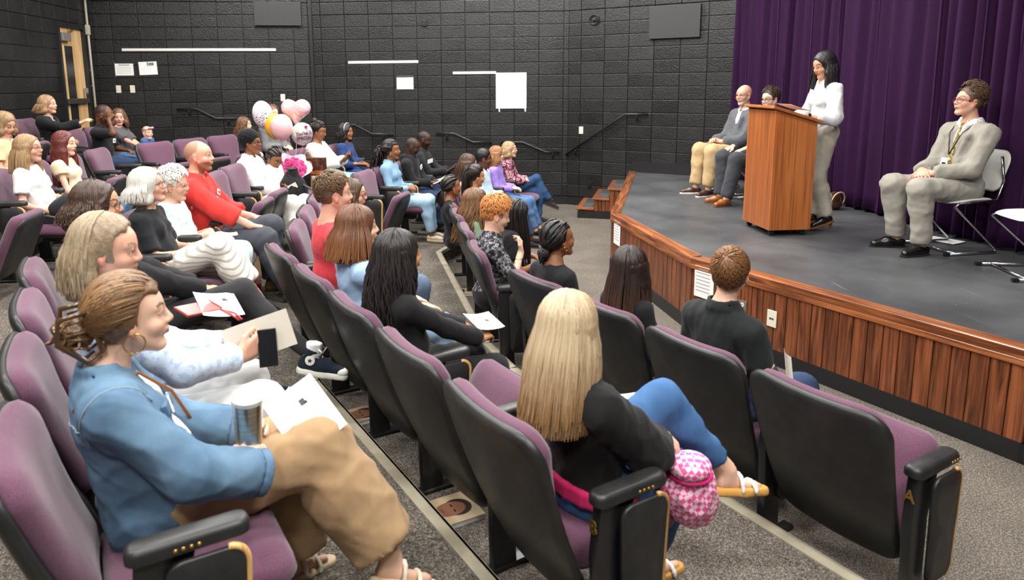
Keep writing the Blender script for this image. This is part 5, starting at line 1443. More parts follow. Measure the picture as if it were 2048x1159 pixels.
        if sp.get('open'):
            o0, o1 = sp['open']; lowp = hip + d * (0.16 if o1 < 0.03 else -0.06) * s + f * 0.155 * w * s; topp = Nk + f * 0.125 * s
            if sp.get('lapel'):
                for sd in (1, -1):
                    P.cap(Nk + l * sd * 0.072 * s + f * 0.02 * s + d * 0.012 * s, Nk + l * sd * (0.03 + o0) * s + f * 0.108 * s - d * 0.10 * s, 0.014 * s, 0.024 * s, 0.008); P.cap(Nk + l * sd * (0.03 + o0) * s + f * 0.108 * s - d * 0.10 * s, lowp + l * sd * 0.022 * s - f * 0.03 * s, 0.024 * s, 0.008 * s, 0.008)
            P.cap(topp, lowp, o0 * s, o1 * s, 0.006, sub=True)
        V, Q = polygonise(P, sp.get('h', h * 1.2)); V = folds(V, Q, fold, rng, sp.get('freq', 26))
        o = obj(nm, mesh_np(nm, V, Q, cloth(sp['key'])), root)
        if sp.get('label'): o['label'] = sp['label']
        return o
    if top: top_mesh(top.get('name', 'shirt'), top, top.get('e', 0.009), top.get('fold', 0.005))
    if jacket:
        jo = top_mesh(jacket.get('name', 'jacket'), jacket, jacket.get('e', 0.020), jacket.get('fold', 0.0055))
        if jacket.get('seams'):
            ce = jacket.get('e', 0.02)
            JV = np.zeros(len(jo.data.vertices) * 3); jo.data.vertices.foreach_get('co', JV); JV = JV.reshape(-1, 3)
            def seam(c0, ax, rmax, nm, keepf=None):
                q = JV - c0; m_ = (np.abs(q @ ax) < 0.008) & (np.linalg.norm(q, axis=1) < rmax)
                if keepf is not None: m_ &= keepf(q)
                q = q[m_]
                if len(q) < 8: return
                b1 = unit(np.cross(ax, d) if abs(ax @ d) < 0.9 else np.cross(ax, f)); b2 = np.cross(ax, b1); an = np.arctan2(q @ b2, q @ b1); o_ = np.argsort(an); an = an[o_]; rd = np.hypot(q @ b1, q @ b2)[o_]
                g_ = np.linspace(an[0], an[-1], 30); rr_ = np.array([np.median(rd[np.abs(an - a_) < 0.16]) if (np.abs(an - a_) < 0.16).any() else np.nan for a_ in g_]); ok = ~np.isnan(rr_)
                pts = [tuple(c0 + (b1 * math.cos(a_) + b2 * math.sin(a_)) * (r_ + 0.001)) for a_, r_ in zip(g_[ok], rr_[ok])]
                MB().tube(pts, 0.0022, 5).build(nm, cloth(('plain', jacket['seams'])), jo, smooth=True)
            seam(hip + d * 0.395 * zs, d, 0.3, 'yoke_seam', lambda q: (q @ f < 0.0) & (np.abs(q @ l) < 0.15 * s))
            for sd in (1, -1):
                ax = unit(unit(EL[sd] - SH[sd]) * 0.6 + l * sd); seam(SH[sd] - l * sd * 0.012 * s, ax, 0.125, 'armhole_seam')
                ax = unit(WR[sd] - EL[sd]); b1 = unit(np.cross(ax, d)); b2 = np.cross(ax, b1); P = Prims(); P.cap(EL[sd] + ax * (FA * 0.84), EL[sd] + ax * (FA * 0.97), 0.029 * s + ce + 0.018, 0.028 * s + ce + 0.022, 0.004, True, True)
                V, Q = polygonise(P, 0.007); obj('cuff', mesh_np('cuff', V, Q, cloth(jacket['key'])), jo)
                c0 = hip + d * 0.345 * zs + l * sd * 0.088 * s + f * (0.118 + ce) * s; Rm = Matrix(((f[0], l[0], d[0]), (f[1], l[1], d[1]), (f[2], l[2], d[2])))
                MB().box(tuple(c0), (0.016, 0.085, 0.035), Rm @ Matrix.Rotation(R_(14 * sd), 3, 'Z')).build('pocket_flap', cloth(jacket['key']), jo, bevel=0.004)
    # ---- bottoms
    if bottom:
        P = Prims(); e = bottom.get('e', 0.010); kd = bottom.get('kind', 'pants')
        P.ell(hip + d * 0.01 * s + f * (-0.008), NP_(0.116 * w + e, 0.164 * w + e, 0.118 + e) * s, TR, 0.04)
        if stand: P.plane(hip + NP_(0, 0, 0.10 * s), (0, 0, 1))
        else: P.plane(hip + NP_(0, 0, 0.09 * s), (-0.25, 0, 1))
        t1 = bottom.get('t', 0.97)
        for sd in (1, -1): leg(P, sd, e, t1, bottom.get('wide', 0.012))
        if kd == 'skirt':
            mid0 = (HJ[1] + HJ[-1]) / 2; mid1 = (KN[1] + KN[-1]) / 2
            P.cap(mid0, mid1 - NP_(0, 0, 0.01), 0.095 * s, 0.075 * s, 0.06)
            for sd in (1, -1): P.cap(KN[sd], KN[sd] + NP_(0.02, 0, -1) * (bottom.get('drop', 0.30) * s), 0.085 * s, 0.105 * s, 0.06, False, True)
            P.cap(mid1, mid1 + NP_(0.02, 0, -1) * (bottom.get('drop', 0.30) * s), 0.09 * s, 0.10 * s, 0.06, False, True)
        V, Q = polygonise(P, bottom.get('h', h * 1.45)); V = folds(V, Q, bottom.get('fold', 0.0055), rng, bottom.get('freq', 24), (1, 1, 1))
        o = obj(bottom.get('name', 'trousers'), mesh_np(bottom.get('name', 'trousers'), V, Q, cloth(bottom['key'])), root)
        if bottom.get('label'): o['label'] = bottom['label']
    # ---- shoes
    if shoes:
        for sd in (1, -1):
            fu = unit(KN[sd] - AN[sd]); up = unit(fu - (fu @ FD[sd]) * FD[sd]); F_ = FD[sd]; A = AN[sd]; kd = shoes.get('kind', 'shoe'); q = s * shoes.get('size', 1.0)
            bot = A - up * 0.084 * s
            if kd != 'sandal':
                P = Prims(); P.cap(A - F_ * 0.032 * q - up * 0.045 * s, A + F_ * 0.055 * q - up * 0.042 * s, 0.038 * q, 0.039 * q, 0.02)
                P.cap(A + F_ * 0.05 * q - up * 0.045 * s, A + F_ * 0.150 * q - up * 0.058 * s, 0.038 * q, 0.027 * q, 0.03)
                if kd in ('high', 'boot'): P.cap(A - F_ * 0.01 * q, A + up * (0.045 if kd == 'high' else 0.08) * s, 0.046 * s, 0.050 * s, 0.02, False, True)
                else:
                    P.plane(A - up * 0.012 * s, up - F_ * 0.15)
                    if kd == 'flat': P.ell(A + up * 0.002 + F_ * 0.035 * q, NP_(0.06, 0.035, 0.04) * q, np.stack([F_, np.cross(up, F_), up], 1), 0.01, True)
                P.plane(bot + up * 0.012 * s, -up)
                V, Q = polygonise(P, shoes.get('h', 0.013)); so = obj('shoe', mesh_np('shoe', V, Q, cloth(shoes['key'])), root)
            P = Prims(); P.cap(bot - F_ * 0.034 * q, bot + F_ * 0.06 * q, 0.040 * q, 0.041 * q, 0.02); P.cap(bot + F_ * 0.06 * q, bot + F_ * 0.158 * q, 0.042 * q, 0.031 * q, 0.02)
            th = shoes.get('sole_h', 0.026)
            P.plane(bot + up * (0.002 + th * 0.55) * s, up); P.plane(bot + up * (0.002 - th * 0.45) * s, -up)
            V, Q = polygonise(P, shoes.get('h', 0.013) * 0.9); obj('shoe_sole', mesh_np('shoe_sole', V, Q, cloth(sole or ('plain', (40, 38, 36)))), root)
            if kd == 'sandal':
                P = Prims(); side = np.cross(up, F_)
                for (xx, ht, wd_) in ((0.105, 0.030, 0.046), (0.045, 0.060, 0.044)):
                    pts = [bot + F_ * xx * q + side * (wd_ * math.cos(t_)) * q + up * (ht * math.sin(t_) + 0.012) * q for t_ in np.linspace(0, math.pi, 7)]
                    for a_, b_ in zip(pts, pts[1:]): P.cap(a_, b_, 0.0085, 0.0085, 0.004)
                V, Q = polygonise(P, 0.006); obj('strap', mesh_np('strap', V, Q, cloth(shoes['key'])), root)
            if kd == 'heel':
                P = Prims(); P.cap(A - F_ * 0.035 * q - up * 0.07 * s, A - F_ * 0.035 * q - up * (0.084 + shoes.get('heel', 0.05)) * s, 0.02, 0.016, 0.01, False, True); V, Q = polygonise(P, 0.006); obj('shoe_heel', mesh_np('shoe_heel', V, Q, cloth(sole)), root)
    if glasses: glasses_obj(T, root, **glasses)
    info = dict(root=root, T=T, hip=hip, Nk=Nk, SH=SH, EL=EL, WR=WR, HD=HD, KN=KN, AN=AN, f=f, l=l, d=d, s=s, hs=hs, TR=TR)
    if extra: extra(info)
    return info
def child(name, V, Q, mat, info, label=None):
    o = obj(name, mesh_np(name, V, Q, mat), info['root'])
    if label: o['label'] = label
    return o
def pr(name, prims, key, info, h=0.006, fold=0.0):
    V, Q = polygonise(prims, h)
    if fold: V = folds(V, Q, fold, np.random.default_rng(3), 40)
    return child(name, V, Q, cloth(key) if isinstance(key, tuple) else key, info)
def lw(info, p):
    """person-local point to world"""
    m = info['root']; a = m.rotation_euler[2]; c, s_ = math.cos(a), math.sin(a)
    return Vector((m.location[0] + p[0] * c - p[1] * s_, m.location[1] + p[0] * s_ + p[1] * c, m.location[2] + p[2]))
# ------------------------------------------------------------------ the audience and the people on stage
near = dict(h=0.0095, hh=0.0046); mid = dict(h=0.0115, hh=0.0056); far = dict(h=0.0145, hh=0.0072)
PL = lambda *c: ('plain', c)
JEAN = ('denim', (68, 98, 138), (90, 122, 162)); DJEAN = ('denim', (34, 46, 70), (58, 76, 104)); LJEAN = ('denim', (138, 170, 198), (166, 194, 216))
BLK = PL(24, 24, 27); DSH = dict(key=PL(30, 28, 28), h=0.018)
W = {}
def earring(info, key, r=0.02, wire=0.0016, ring=True, drop=0.045):
    T = info['T']; mb = MB()
    for s in (1, -1):
        c = NP_(0.0, s * 0.083, -drop - (r if ring else 0))
        if ring: mb.tube([tuple(T(c + NP_(r * math.cos(a), 0.002 * s, r * math.sin(a)))) for a in np.linspace(0, 2 * math.pi, 17)], wire, 5, cap=False)
        else: mb.lathe([(0.001, -r), (r, 0), (0.001, r)], tuple(T(c)), 10)
    mb.build('earring', M_GOLD, info['root'], smooth=True)
M_GOLD = plain('gold', srgb(214, 170, 90), 0.25, 1.0)
def badge(info, u, v, wd=0.07, hd=0.045, key=(240, 240, 240), off=0.135, txt=True, rot=0, name='name_sticker'):
    """flat sticker on the chest: u left, v up the torso"""
    d, f, l, s, hip = info['d'], info['f'], info['l'], info['s'], info['hip']
    c = hip + d * v * s + l * u * s + f * off * s
    Rm = Matrix(((f[0], l[0], d[0]), (f[1], l[1], d[1]), (f[2], l[2], d[2]))) @ Matrix.Rotation(R_(rot), 3, 'X')
    r = MB().box(tuple(c), (0.006, wd, hd), Rm); o = r.build(name, plain('sticker_%d_%d_%d' % key, srgb(key), 0.6), info['root'], bevel=0.002)
    if txt: MB().box(tuple(c + f * 0.0035), (0.001, wd * 0.6, hd * 0.25), Rm).build('sticker_text', M_INK, o)
    return o
def lanyard(info, col, wd=0.0045, drop=0.17, card=True):
    d, f, l, s, hip, Nk = info['d'], info['f'], info['l'], info['s'], info['hip'], info['Nk']
    mb = MB()
    for sg in (1, -1):
        mb.tube([tuple(Nk + l * sg * 0.055 * s - f * 0.03 * s + d * 0.02 * s), tuple(Nk + l * sg * 0.075 * s + f * 0.06 * s - d * 0.01 * s), tuple(Nk + l * sg * 0.055 * s + f * 0.122 * s - d * 0.08 * s), tuple(Nk + f * 0.148 * s - d * (0.08 + drop) * s)], wd, 5)
    mb.build('lanyard', plain('lan_%d_%d_%d' % col, srgb(col), 0.6), info['root'], smooth=True)

# ---- row A
W['boy'] = person('boy in a black polo shirt with short reddish brown hair seen from behind', (1.207, 3.25, 1.146), 0, 30.4, lean=4, hyaw=62, hpitch=8, hs=0.97, skin='fair',
    hair=('short', (86, 56, 34), (150, 104, 64), dict(tufts=1300, len=0.42, lift=0.006, top=0.008, tr=0.0036, mess=0.15, crown=(-0.55, 0.1, 0.8))), top=dict(key=PL(30, 33, 34), sleeve='short', neck='polo'), bottom=dict(key=DJEAN), shoes=DSH, arms=('lap', 'lap'), seed=2, **near)
W['darkgirl'] = person('girl with long straight dark brown hair in a black t-shirt in the front row', (0.845, 3.75, 1.047), 0, 30.4, lean=6, hyaw=48, hpitch=4, skin='tan', fem=True, hs=0.98,
    hair=('fall', (22, 14, 12), (52, 34, 26), dict(L=0.38, n=260, r=0.0075, a0=58, tipc=(92, 66, 48))), top=dict(key=PL(26, 26, 28), sleeve='short'), bottom=dict(key=BLK), shoes=DSH, glasses=dict(col=(60, 50, 46)), seed=3, **mid)
W['bungirl'] = person('girl with black hair parted into a low braided bun and gold hoop earrings', (0.503, 4.25, 1.098), 0, 30.4, lean=2, hyaw=22, hpitch=8, skin='brown', fem=True,
    hair=('back', (14, 12, 12), (34, 28, 26), dict(n=70, knot=(-0.105, 0, -0.055), bun=0.036, tail=0.05, ntail=14, tspread=0.02, r=0.0085)), brow=(20, 16, 14), top=dict(key=PL(24, 26, 28), sleeve='short'), bottom=dict(key=BLK), shoes=DSH, seed=4, **mid)
earring(W['bungirl'], None, 0.013, 0.0028, drop=0.036)
W['redhead'] = person('boy with red hair and a grey camouflage shirt touching his chin', (0.138, 5.05, 1.102), 0, 8, lean=-2, hyaw=8, hpitch=-14, skin='fair', brow=(170, 110, 60),
    hair=('short', (176, 104, 50), (222, 158, 92), dict(tufts=700, top=0.026, len=0.5, lift=0.016, mess=0.35, tr=0.006)), top=dict(key=('camo',), sleeve='short', neck='polo', sl=0.40), bottom=dict(key=BLK), shoes=DSH,
    arms=('lap', ((0.25, -0.08, 0.37), (0.1, 0.25, 0.95), (-0.9, 0.2, 0.0), 0.75, (-0.1, -0.5, -0.9))), seed=5, **mid)
W['longbraid'] = person('girl leaning forward with long loose black braids in a black top', (0.315, 5.60, 1.004), 0, 8, lean=-16, hyaw=20, hpitch=-26, skin='brown', fem=True, s=0.92,
    hair=('fall', (10, 9, 10), (26, 23, 24), dict(L=0.46, n=120, r=0.0085, a0=46, spread=0.0, back=-0.03, tip=0.6, curtain=0.16)), top=dict(key=BLK, sleeve='short'), bottom=dict(key=PL(28, 28, 30), t=0.42), shoes=DSH, arms=('thigh', 'thigh'), seed=6, **mid)
W['curly'] = person('girl with long brown ringlet curls in a green top', (-0.005, 6.30, 0.982), 0, 8, lean=6, hyaw=18, hpitch=4, skin='tan', fem=True, hs=1.0,
    hair=('fall', (58, 38, 26), (138, 98, 62), dict(L=0.36, n=230, wave=0.016, freq=34, r=0.008, a0=58, spread=0.045, lump=0.004, thick=0.014)), top=dict(key=PL(126, 150, 124), sleeve='short'), bottom=dict(key=JEAN), shoes=DSH, seed=7, **mid)
W['braidw'] = person('woman with thick cornrow braids wearing a black crew neck top', (-0.254, 6.95, 1.035), 0, 8, lean=8, hyaw=22, hpitch=4, skin='brown', fem=True,
    hair=('back', (20, 16, 14), (44, 36, 30), dict(n=17, rows=True, r=0.0125, knot=(-0.112, 0, -0.03), tail=0.16, ntail=14, tspread=0.022, tr=0.011, thick=0.001)), top=dict(key=BLK, sleeve='short'), bottom=dict(key=BLK), shoes=DSH, seed=8, **far)
earring(W['braidw'], None, 0.012, 0.0028, drop=0.036)
W['braidbun'] = person('woman with thin dark braids gathered into a ponytail', (-0.009, 7.50, 1.066), 0, 8, lean=-4, hyaw=20, hpitch=-8, skin='olive', fem=True,
    hair=('back', (26, 20, 18), (56, 44, 36), dict(n=44, rows=True, r=0.0078, knot=(-0.09, 0, 0.075), tail=0.30, ntail=46, tspread=0.04, tr=0.009)), top=dict(key=PL(70, 72, 78), sleeve='short'), bottom=dict(key=BLK), shoes=DSH, seed=9, **far)
W['handhead'] = person('brown haired girl resting a hand on top of her head', (-0.096, 8.20, 1.116), 0, 0, lean=4, hyaw=10, hpitch=-12, skin='fair', fem=True, s=0.86,
    hair=('fall', (56, 38, 28), (96, 68, 48), dict(L=0.22, n=110, a0=60)), top=dict(key=PL(224, 190, 196), sleeve='long'), bottom=dict(key=DJEAN), shoes=DSH,
    arms=(((-0.08, 0.06, 0.72), (0.75, -0.35, -0.2), (0, 0, -1), 0.4, (0.1, 0.95, 0.2)), 'lap'), seed=10, **far)
W['fade'] = person('boy with a short black fade haircut in a light blue shirt', (0.094, 8.90, 1.104), 0, -15, lean=6, hyaw=0, hpitch=-6, skin='dark', s=0.95, brow=(18, 14, 12),
    hair=('fade', (14, 12, 12), (24, 20, 20), dict(top=0.014)), top=dict(key=PL(186, 208, 234), sleeve='long', neck='polo'), bottom=dict(key=DJEAN), shoes=DSH, legs='fwd', arms=('lap', 'lap'), seed=11, **far)
W['purple'] = person('girl in glasses wearing a lilac sweater and jeans', (0.286, 9.60, 1.082), 0, -15, lean=8, hyaw=2, hpitch=2, skin='fair', fem=True, bust=0.6,
    hair=('fall', (128, 86, 54), (168, 122, 82), dict(L=0.2, n=120, a0=74, back=0.05)), top=dict(key=PL(150, 124, 204), sleeve='long', e=0.015), bottom=dict(key=JEAN), shoes=DSH, legs='fwd', arms=('lap', 'lap'), glasses=dict(col=(50, 40, 44), thin=0.0026), seed=12, **far)
W['floral'] = person('girl in clear glasses and a maroon floral blouse with crossed legs', (0.491, 10.30, 1.083), 0, -15, lean=8, hyaw=-14, hpitch=2, skin='fair', fem=True, bust=0.6,
    hair=('fall', (140, 112, 80), (184, 154, 116), dict(L=0.10, n=110, a0=74, back=0.05)), top=dict(key=('floral', (122, 54, 74), (206, 160, 170), (92, 36, 56)), sleeve='long', bag=0.012), bottom=dict(key=('denim', (36, 62, 98), (60, 90, 130))),
    shoes=dict(key=PL(52, 44, 44), kind='high', h=0.01), sole=PL(70, 66, 66), legs='crossR', arms=('clasp', 'clasp'), glasses=dict(col=(190, 180, 170), thin=0.0022), seed=13, **far)
# ---- row B
def blonde_extra(i):
    pass
W['blonde'] = person('woman with long straight blonde hair in a black blouse at the row end', (0.303, 2.25, 1.247), 0.155, 30.4, lean=12, hfwd=0.0, w=1.18, shw=1.22, hyaw=52, hpitch=-6, skin='fair', fem=True,
    hair=('fall', (138, 112, 80), (202, 184, 152), dict(L=0.34, n=420, r=0.0062, a0=50, spread=0.018, back=0.055, tip=0.25, tipc=(152, 116, 76), thick=0.012)), top=dict(key=PL(28, 27, 28), sleeve='three', bag=0.026, neck='crew', name='blouse', fold=0.007, low=-0.09), bottom=dict(key=('denim', (52, 86, 132), (82, 120, 166)), t=0.93, wide=0.004),
    shoes=dict(key=PL(236, 230, 224), kind='sandal', sole_h=0.034, h=0.007), sole=PL(196, 146, 74), legs={1: (NP_(0.55, -0.16, 0.455), NP_(0.3, -0.05, 1), NP_(0.93, -0.33, -0.12)), -1: (NP_(0.30, -0.02, 0.08), NP_(1, -0.1, 1), NP_(1, -0.1, 0))},
    arms=(((0.27, -0.04, 0.17), (0.5, -0.75, -0.1), (-0.3, 0, -0.95), 0.6, None), ((0.30, -0.07, 0.13), (0.7, 0.6, -0.1), (-0.2, 0.2, -0.95), 0.6, (-0.15, -0.85, -0.6))), seed=21, **near)
W['blackhair'] = person('woman with long wavy black hair and a black long sleeved top', (-0.369, 3.25, 1.254), 0.155, 30.4, lean=8, hyaw=26, hpitch=2, skin='olive', fem=True, w=1.08,
    hair=('fall', (14, 12, 12), (48, 42, 40), dict(L=0.36, n=240, wave=0.012, freq=16, r=0.0095, a0=60, thick=0.012)), top=dict(key=PL(30, 30, 32), sleeve='long', fold=0.0035), bottom=dict(key=BLK), shoes=DSH,
    arms=(((0.40, 0.06, 0.17), (0.85, -0.5, -0.05), (0, -0.2, -1), 0.5, None), ((0.40, -0.10, 0.15), (0.8, 0.5, 0.0), (0, 0.2, -1), 0.6, None)), seed=22, **mid)
W['lightblue'] = person('woman with shoulder length reddish brown hair in a light blue shirt', (-0.662, 3.85, 1.265), 0.155, 30.4, lean=8, hyaw=14, hpitch=2, skin='fair', fem=True, w=1.16,
    hair=('fall', (66, 40, 28), (124, 80, 52), dict(L=0.19, n=240, r=0.0088, a0=56, spread=0.045, back=0.01, thick=0.014, fz=-0.012, tipc=(140, 92, 56))), top=dict(key=PL(164, 196, 232), sleeve='short', sl=0.42, fold=0.004), bottom=dict(key=LJEAN), shoes=DSH, arms=('thigh', 'thigh'), seed=23, **mid)
W['red'] = person('heavy man with short brown hair in a red t-shirt', (-0.927, 4.50, 1.354), 0.155, 26, lean=8, hyaw=22, hpitch=0, skin='pink', w=1.28, hs=1.06, jaw=1.08,
    hair=('short', (84, 64, 46), (126, 98, 70), dict(tufts=700, len=0.34, lift=0.008, tr=0.005)), top=dict(key=PL(204, 62, 72), sleeve='short', sl=0.36, fold=0.0035), bottom=dict(key=('denim', (70, 84, 104), (104, 118, 140))), shoes=DSH, arms=('thigh', 'thigh'), seed=24, **mid)
W['glassw'] = person('woman in red rimmed glasses half hidden behind the red t-shirt', (-0.938, 5.25, 1.235), 0.155, 8, lean=4, hyaw=0, hpitch=-4, skin='fair', fem=True,
    hair=('fall', (60, 46, 34), (96, 74, 54), dict(L=0.14, n=110, a0=62)), top=dict(key=PL(96, 90, 110), sleeve='short'), bottom=dict(key=LJEAN), shoes=DSH, glasses=dict(col=(140, 40, 46), thin=0.003), seed=25, **mid)
W['denimshirt'] = person('woman with a curly black ponytail in a denim shirt and light jeans', (-1.031, 8.50, 1.260), 0.155, -14, lean=6, hyaw=-2, hpitch=0, skin='brown', fem=True, brow=(20, 16, 14),
    hair=('back', (16, 13, 13), (40, 32, 30), dict(n=90, knot=(-0.115, 0.0, 0.02), tail=0.26, ntail=60, tspread=0.055, wave=0.010, tr=0.010, drift=(-0.07, 0, 0), thick=0.010)), top=dict(key=('denim', (116, 150, 178), (138, 170, 194)), sleeve='long', neck='polo', fold=0.004), bottom=dict(key=LJEAN, wide=0.016),
    shoes=dict(key=PL(222, 206, 182), kind='flat', sole_h=0.045, h=0.009), sole=PL(210, 190, 160), arms=('clasp', 'clasp'), legs={1: (NP_(0.47, 0.10, 0.10), NP_(1, 0, 1), NP_(1, -0.1, 0)), -1: (NP_(0.50, -0.06, 0.10), NP_(1, 0, 1), NP_(1, -0.2, 0))}, seed=26, **far)
earring(W['denimshirt'], None, 0.008, 0.003, drop=0.034)
W['bm1'] = person('man with a shaved head in a black hoodie looking down', (-0.831, 9.10, 1.247), 0.155, -14, lean=2, hyaw=0, hpitch=-24, skin='deep', stub=((18, 14, 13), 0.55), brow=(14, 11, 10),
    top=dict(key=PL(24, 24, 26), sleeve='long', neck='hood', e=0.018), bottom=dict(key=DJEAN), shoes=DSH, arms=(((0.34, 0.03, 0.17), (0.8, -0.4, 0.1), (0, 0, -1), 0.5, None), ((0.33, -0.08, 0.16), (0.8, 0.4, 0.1), (0, 0.2, -1), 0.5, None)), seed=27, **far)
badge(W['bm1'], 0.05, 0.36, 0.08, 0.05, off=0.150, rot=20)
W['bm2'] = person('man with short black hair in a black sweater with a white band', (-0.724, 9.70, 1.288), 0.155, -14, lean=2, hyaw=-2, hpitch=-18, skin='deep', stub=((12, 10, 10), 0.8), brow=(14, 11, 10), beard=((14, 11, 10), 0.6),
    top=dict(key=PL(28, 29, 33), sleeve='long', neck='polo', e=0.016), bottom=dict(key=DJEAN), shoes=DSH, arms=(((0.40, 0.03, 0.22), (0.8, -0.3, 0.3), (0, 0, 1), 0.6, None), ((0.39, -0.06, 0.22), (0.8, 0.3, 0.3), (0, 0.1, 1), 0.6, None)), seed=28, **far)
badge(W['bm2'], 0.0, 0.35, 0.22, 0.055, (236, 238, 240), off=0.128, txt=False, name='chest_band')
# ---- row C
def denim_extra(i):
    T = i['T']
    # tortoise claw clip gathering the hair at the back of the head
    mb = MB()
    for sd in (-1, 1):
        fr = [NP_(-0.105, sd * 0.052, 0.052), NP_(-0.185, sd * 0.062, 0.040), NP_(-0.195, sd * 0.062, -0.030), NP_(-0.125, sd * 0.060, -0.098), NP_(-0.085, sd * 0.056, -0.075), NP_(-0.105, sd * 0.052, 0.052)]
        mb.tube([tuple(T(p)) for p in fr], 0.0085, 6)
        for k in range(4): mb.tube([tuple(T(NP_(-0.11 - 0.005 * k, sd * 0.058, -0.06 + 0.03 * k))), tuple(T(NP_(-0.17, sd * 0.062, -0.045 + 0.022 * k)))], 0.004, 5)
    mb.tube([tuple(T(NP_(-0.19, -0.062, 0.0))), tuple(T(NP_(-0.205, 0, 0.0))), tuple(T(NP_(-0.19, 0.062, 0.0)))], 0.010, 6)
    o = mb.build('hair_claw', plain('tortoise', srgb(74, 52, 28), 0.25, 0, 0.5, None, 0.4), i['root'], smooth=True); o['label'] = 'brown plastic claw clip'
    earring(i, None, 0.030, 0.0022, drop=0.030)
    badge(i, -0.055, 0.335, 0.075, 0.05, off=0.150, rot=-12)
    d, f, l, s, hip, Nk = i['d'], i['f'], i['l'], i['s'], i['hip'], i['Nk']
    MB().tube([tuple(p) for p in (Nk - l * 0.075 * s - f * 0.10 * s - d * 0.06 * s, Nk - l * 0.07 * s + d * 0.006 * s - f * 0.03, Nk - l * 0.055 * s + f * 0.10 * s - d * 0.03 * s, Nk + l * 0.02 * s + f * 0.165 * s - d * 0.16 * s, hip + f * 0.20 * s + l * 0.10 * s + d * 0.12 * s)], 0.0055, 6).build('bag_strap', plain('strap_tan', srgb(150, 96, 52), 0.5), i['root'], smooth=True)
W['denim'] = person('woman in a blue denim jacket with her brown hair in a claw clip', (-1.005, 1.95, 1.402), 0.31, 30.4, lean=14, hfwd=0.10, shw=1.1, ls=1.2, hyaw=27, hpitch=2, skin='fair', fem=True, w=1.2,
    hair=('back', (72, 50, 32), (150, 112, 72), dict(n=480, knot=(-0.125, 0, -0.015), bun=0.042, r=0.0036, thick=0.012, tail=0.04, ntail=70, tspread=0.02, tr=0.0045, drift=(-0.03, 0, 0.03), wave=0.004)), top=dict(key=PL(238, 234, 228), sleeve='none', neck='scoop', e=0.008), jacket=dict(key=('denim', (56, 84, 112), (116, 146, 170)), sleeve='long', neck='jean', cuff=0.93, e=0.022, open=(0.052, 0.055), fold=0.006, bag=0.010, name='denim_jacket', low=-0.02, seams=(136, 152, 164), h=0.009),
    bottom=dict(key=PL(160, 131, 98), wide=0.075, t=0.93, fold=0.006), shoes=dict(key=PL(232, 216, 196), kind='sandal', h=0.008), sole=PL(222, 200, 170),
    legs={1: (NP_(0.42, 0.10, 0.08), NP_(1, 0, 1), NP_(1, 0.1, 0)), -1: (NP_(0.68, -0.22, 0.19), NP_(0.3, 0.35, 1), NP_(0.95, -0.25, -0.30))},
    arms=(((0.31, 0.06, 0.15), (0.55, -0.7, 0.25), (-0.5, -0.6, -0.2), 0.55, None), ((0.315, -0.228, 0.125), (-0.12, 0.42, 0.85), (-0.75, 0.60, 0.1), 0.95, (-0.4, -0.75, -0.5))), extra=denim_extra, seed=31, **near)
W['longman'] = person('bearded man with long grey blond hair in a light blue shirt holding a program', (-1.324, 2.45, 1.484), 0.31, 30.4, lean=6, hyaw=16, hpitch=-8, skin='pink', w=1.1, brow=(140, 118, 90), beard=((176, 142, 92), 0.85, -0.034, 'm'),
    hair=('fall', (112, 92, 68), (184, 166, 138), dict(L=0.17, n=380, r=0.0056, a0=108, back=0.02, spread=0.0, fz=0.035, thick=0.008, temple=1, wave=0.006, freq=14, curtain=0.8)), top=dict(key=('speck', (206, 220, 238), (176, 196, 224)), sleeve='long', neck='polo', fold=0.004, bag=0.008), bottom=dict(key=PL(196, 196, 194), wide=0.02), shoes=DSH,
    arms=(((0.38, 0.02, 0.22), (0.9, -0.1, 0.3), (0, 1, 0), 0.6, None), ((0.40, -0.08, 0.20), (0.85, 0.25, 0.35), (-0.2, 0.95, 0.1), 0.65, (-0.4, -0.7, -0.6))), seed=32, **near)
W['curlyw'] = person('curly haired woman in black with black leggings and high top sneakers', (-1.915, 3.50, 1.462), 0.31, 30.4, lean=20, hyaw=14, hpitch=0, skin='tan', fem=True, w=1.1, s=1.0, ls=1.22,
    hair=('fall', (44, 30, 22), (88, 64, 48), dict(L=0.10, n=200, wave=0.010, freq=36, r=0.008, a0=66, lump=0.004, thick=0.008, curtain=0.8)), top=dict(key=PL(28, 28, 30), sleeve='long', bag=0.012), bottom=dict(key=PL(44, 44, 47), wide=0.0, e=0.004, fold=0.001), shoes=dict(key=PL(30, 38, 50), kind='high', size=1.06, sole_h=0.034, h=0.007), sole=PL(232, 228, 218),
    legs={1: (NP_(0.55, -0.18, 0.08), NP_(1, -0.3, 1), NP_(1, 0.1, 0)), -1: (NP_(0.78, -0.50, 0.33), NP_(0.2, 0.2, 1), NP_(0.80, -0.55, -0.15))}, arms=(((0.30, -0.03, 0.16), (0.8, -0.5, -0.1), (0, -0.2, -1), 0.4, None), ((0.33, -0.16, 0.17), (0.7, 0.6, -0.1), (-0.2, 0, -1), 0.7, None)), seed=33, glasses=dict(col=(70, 50, 40)), **mid)
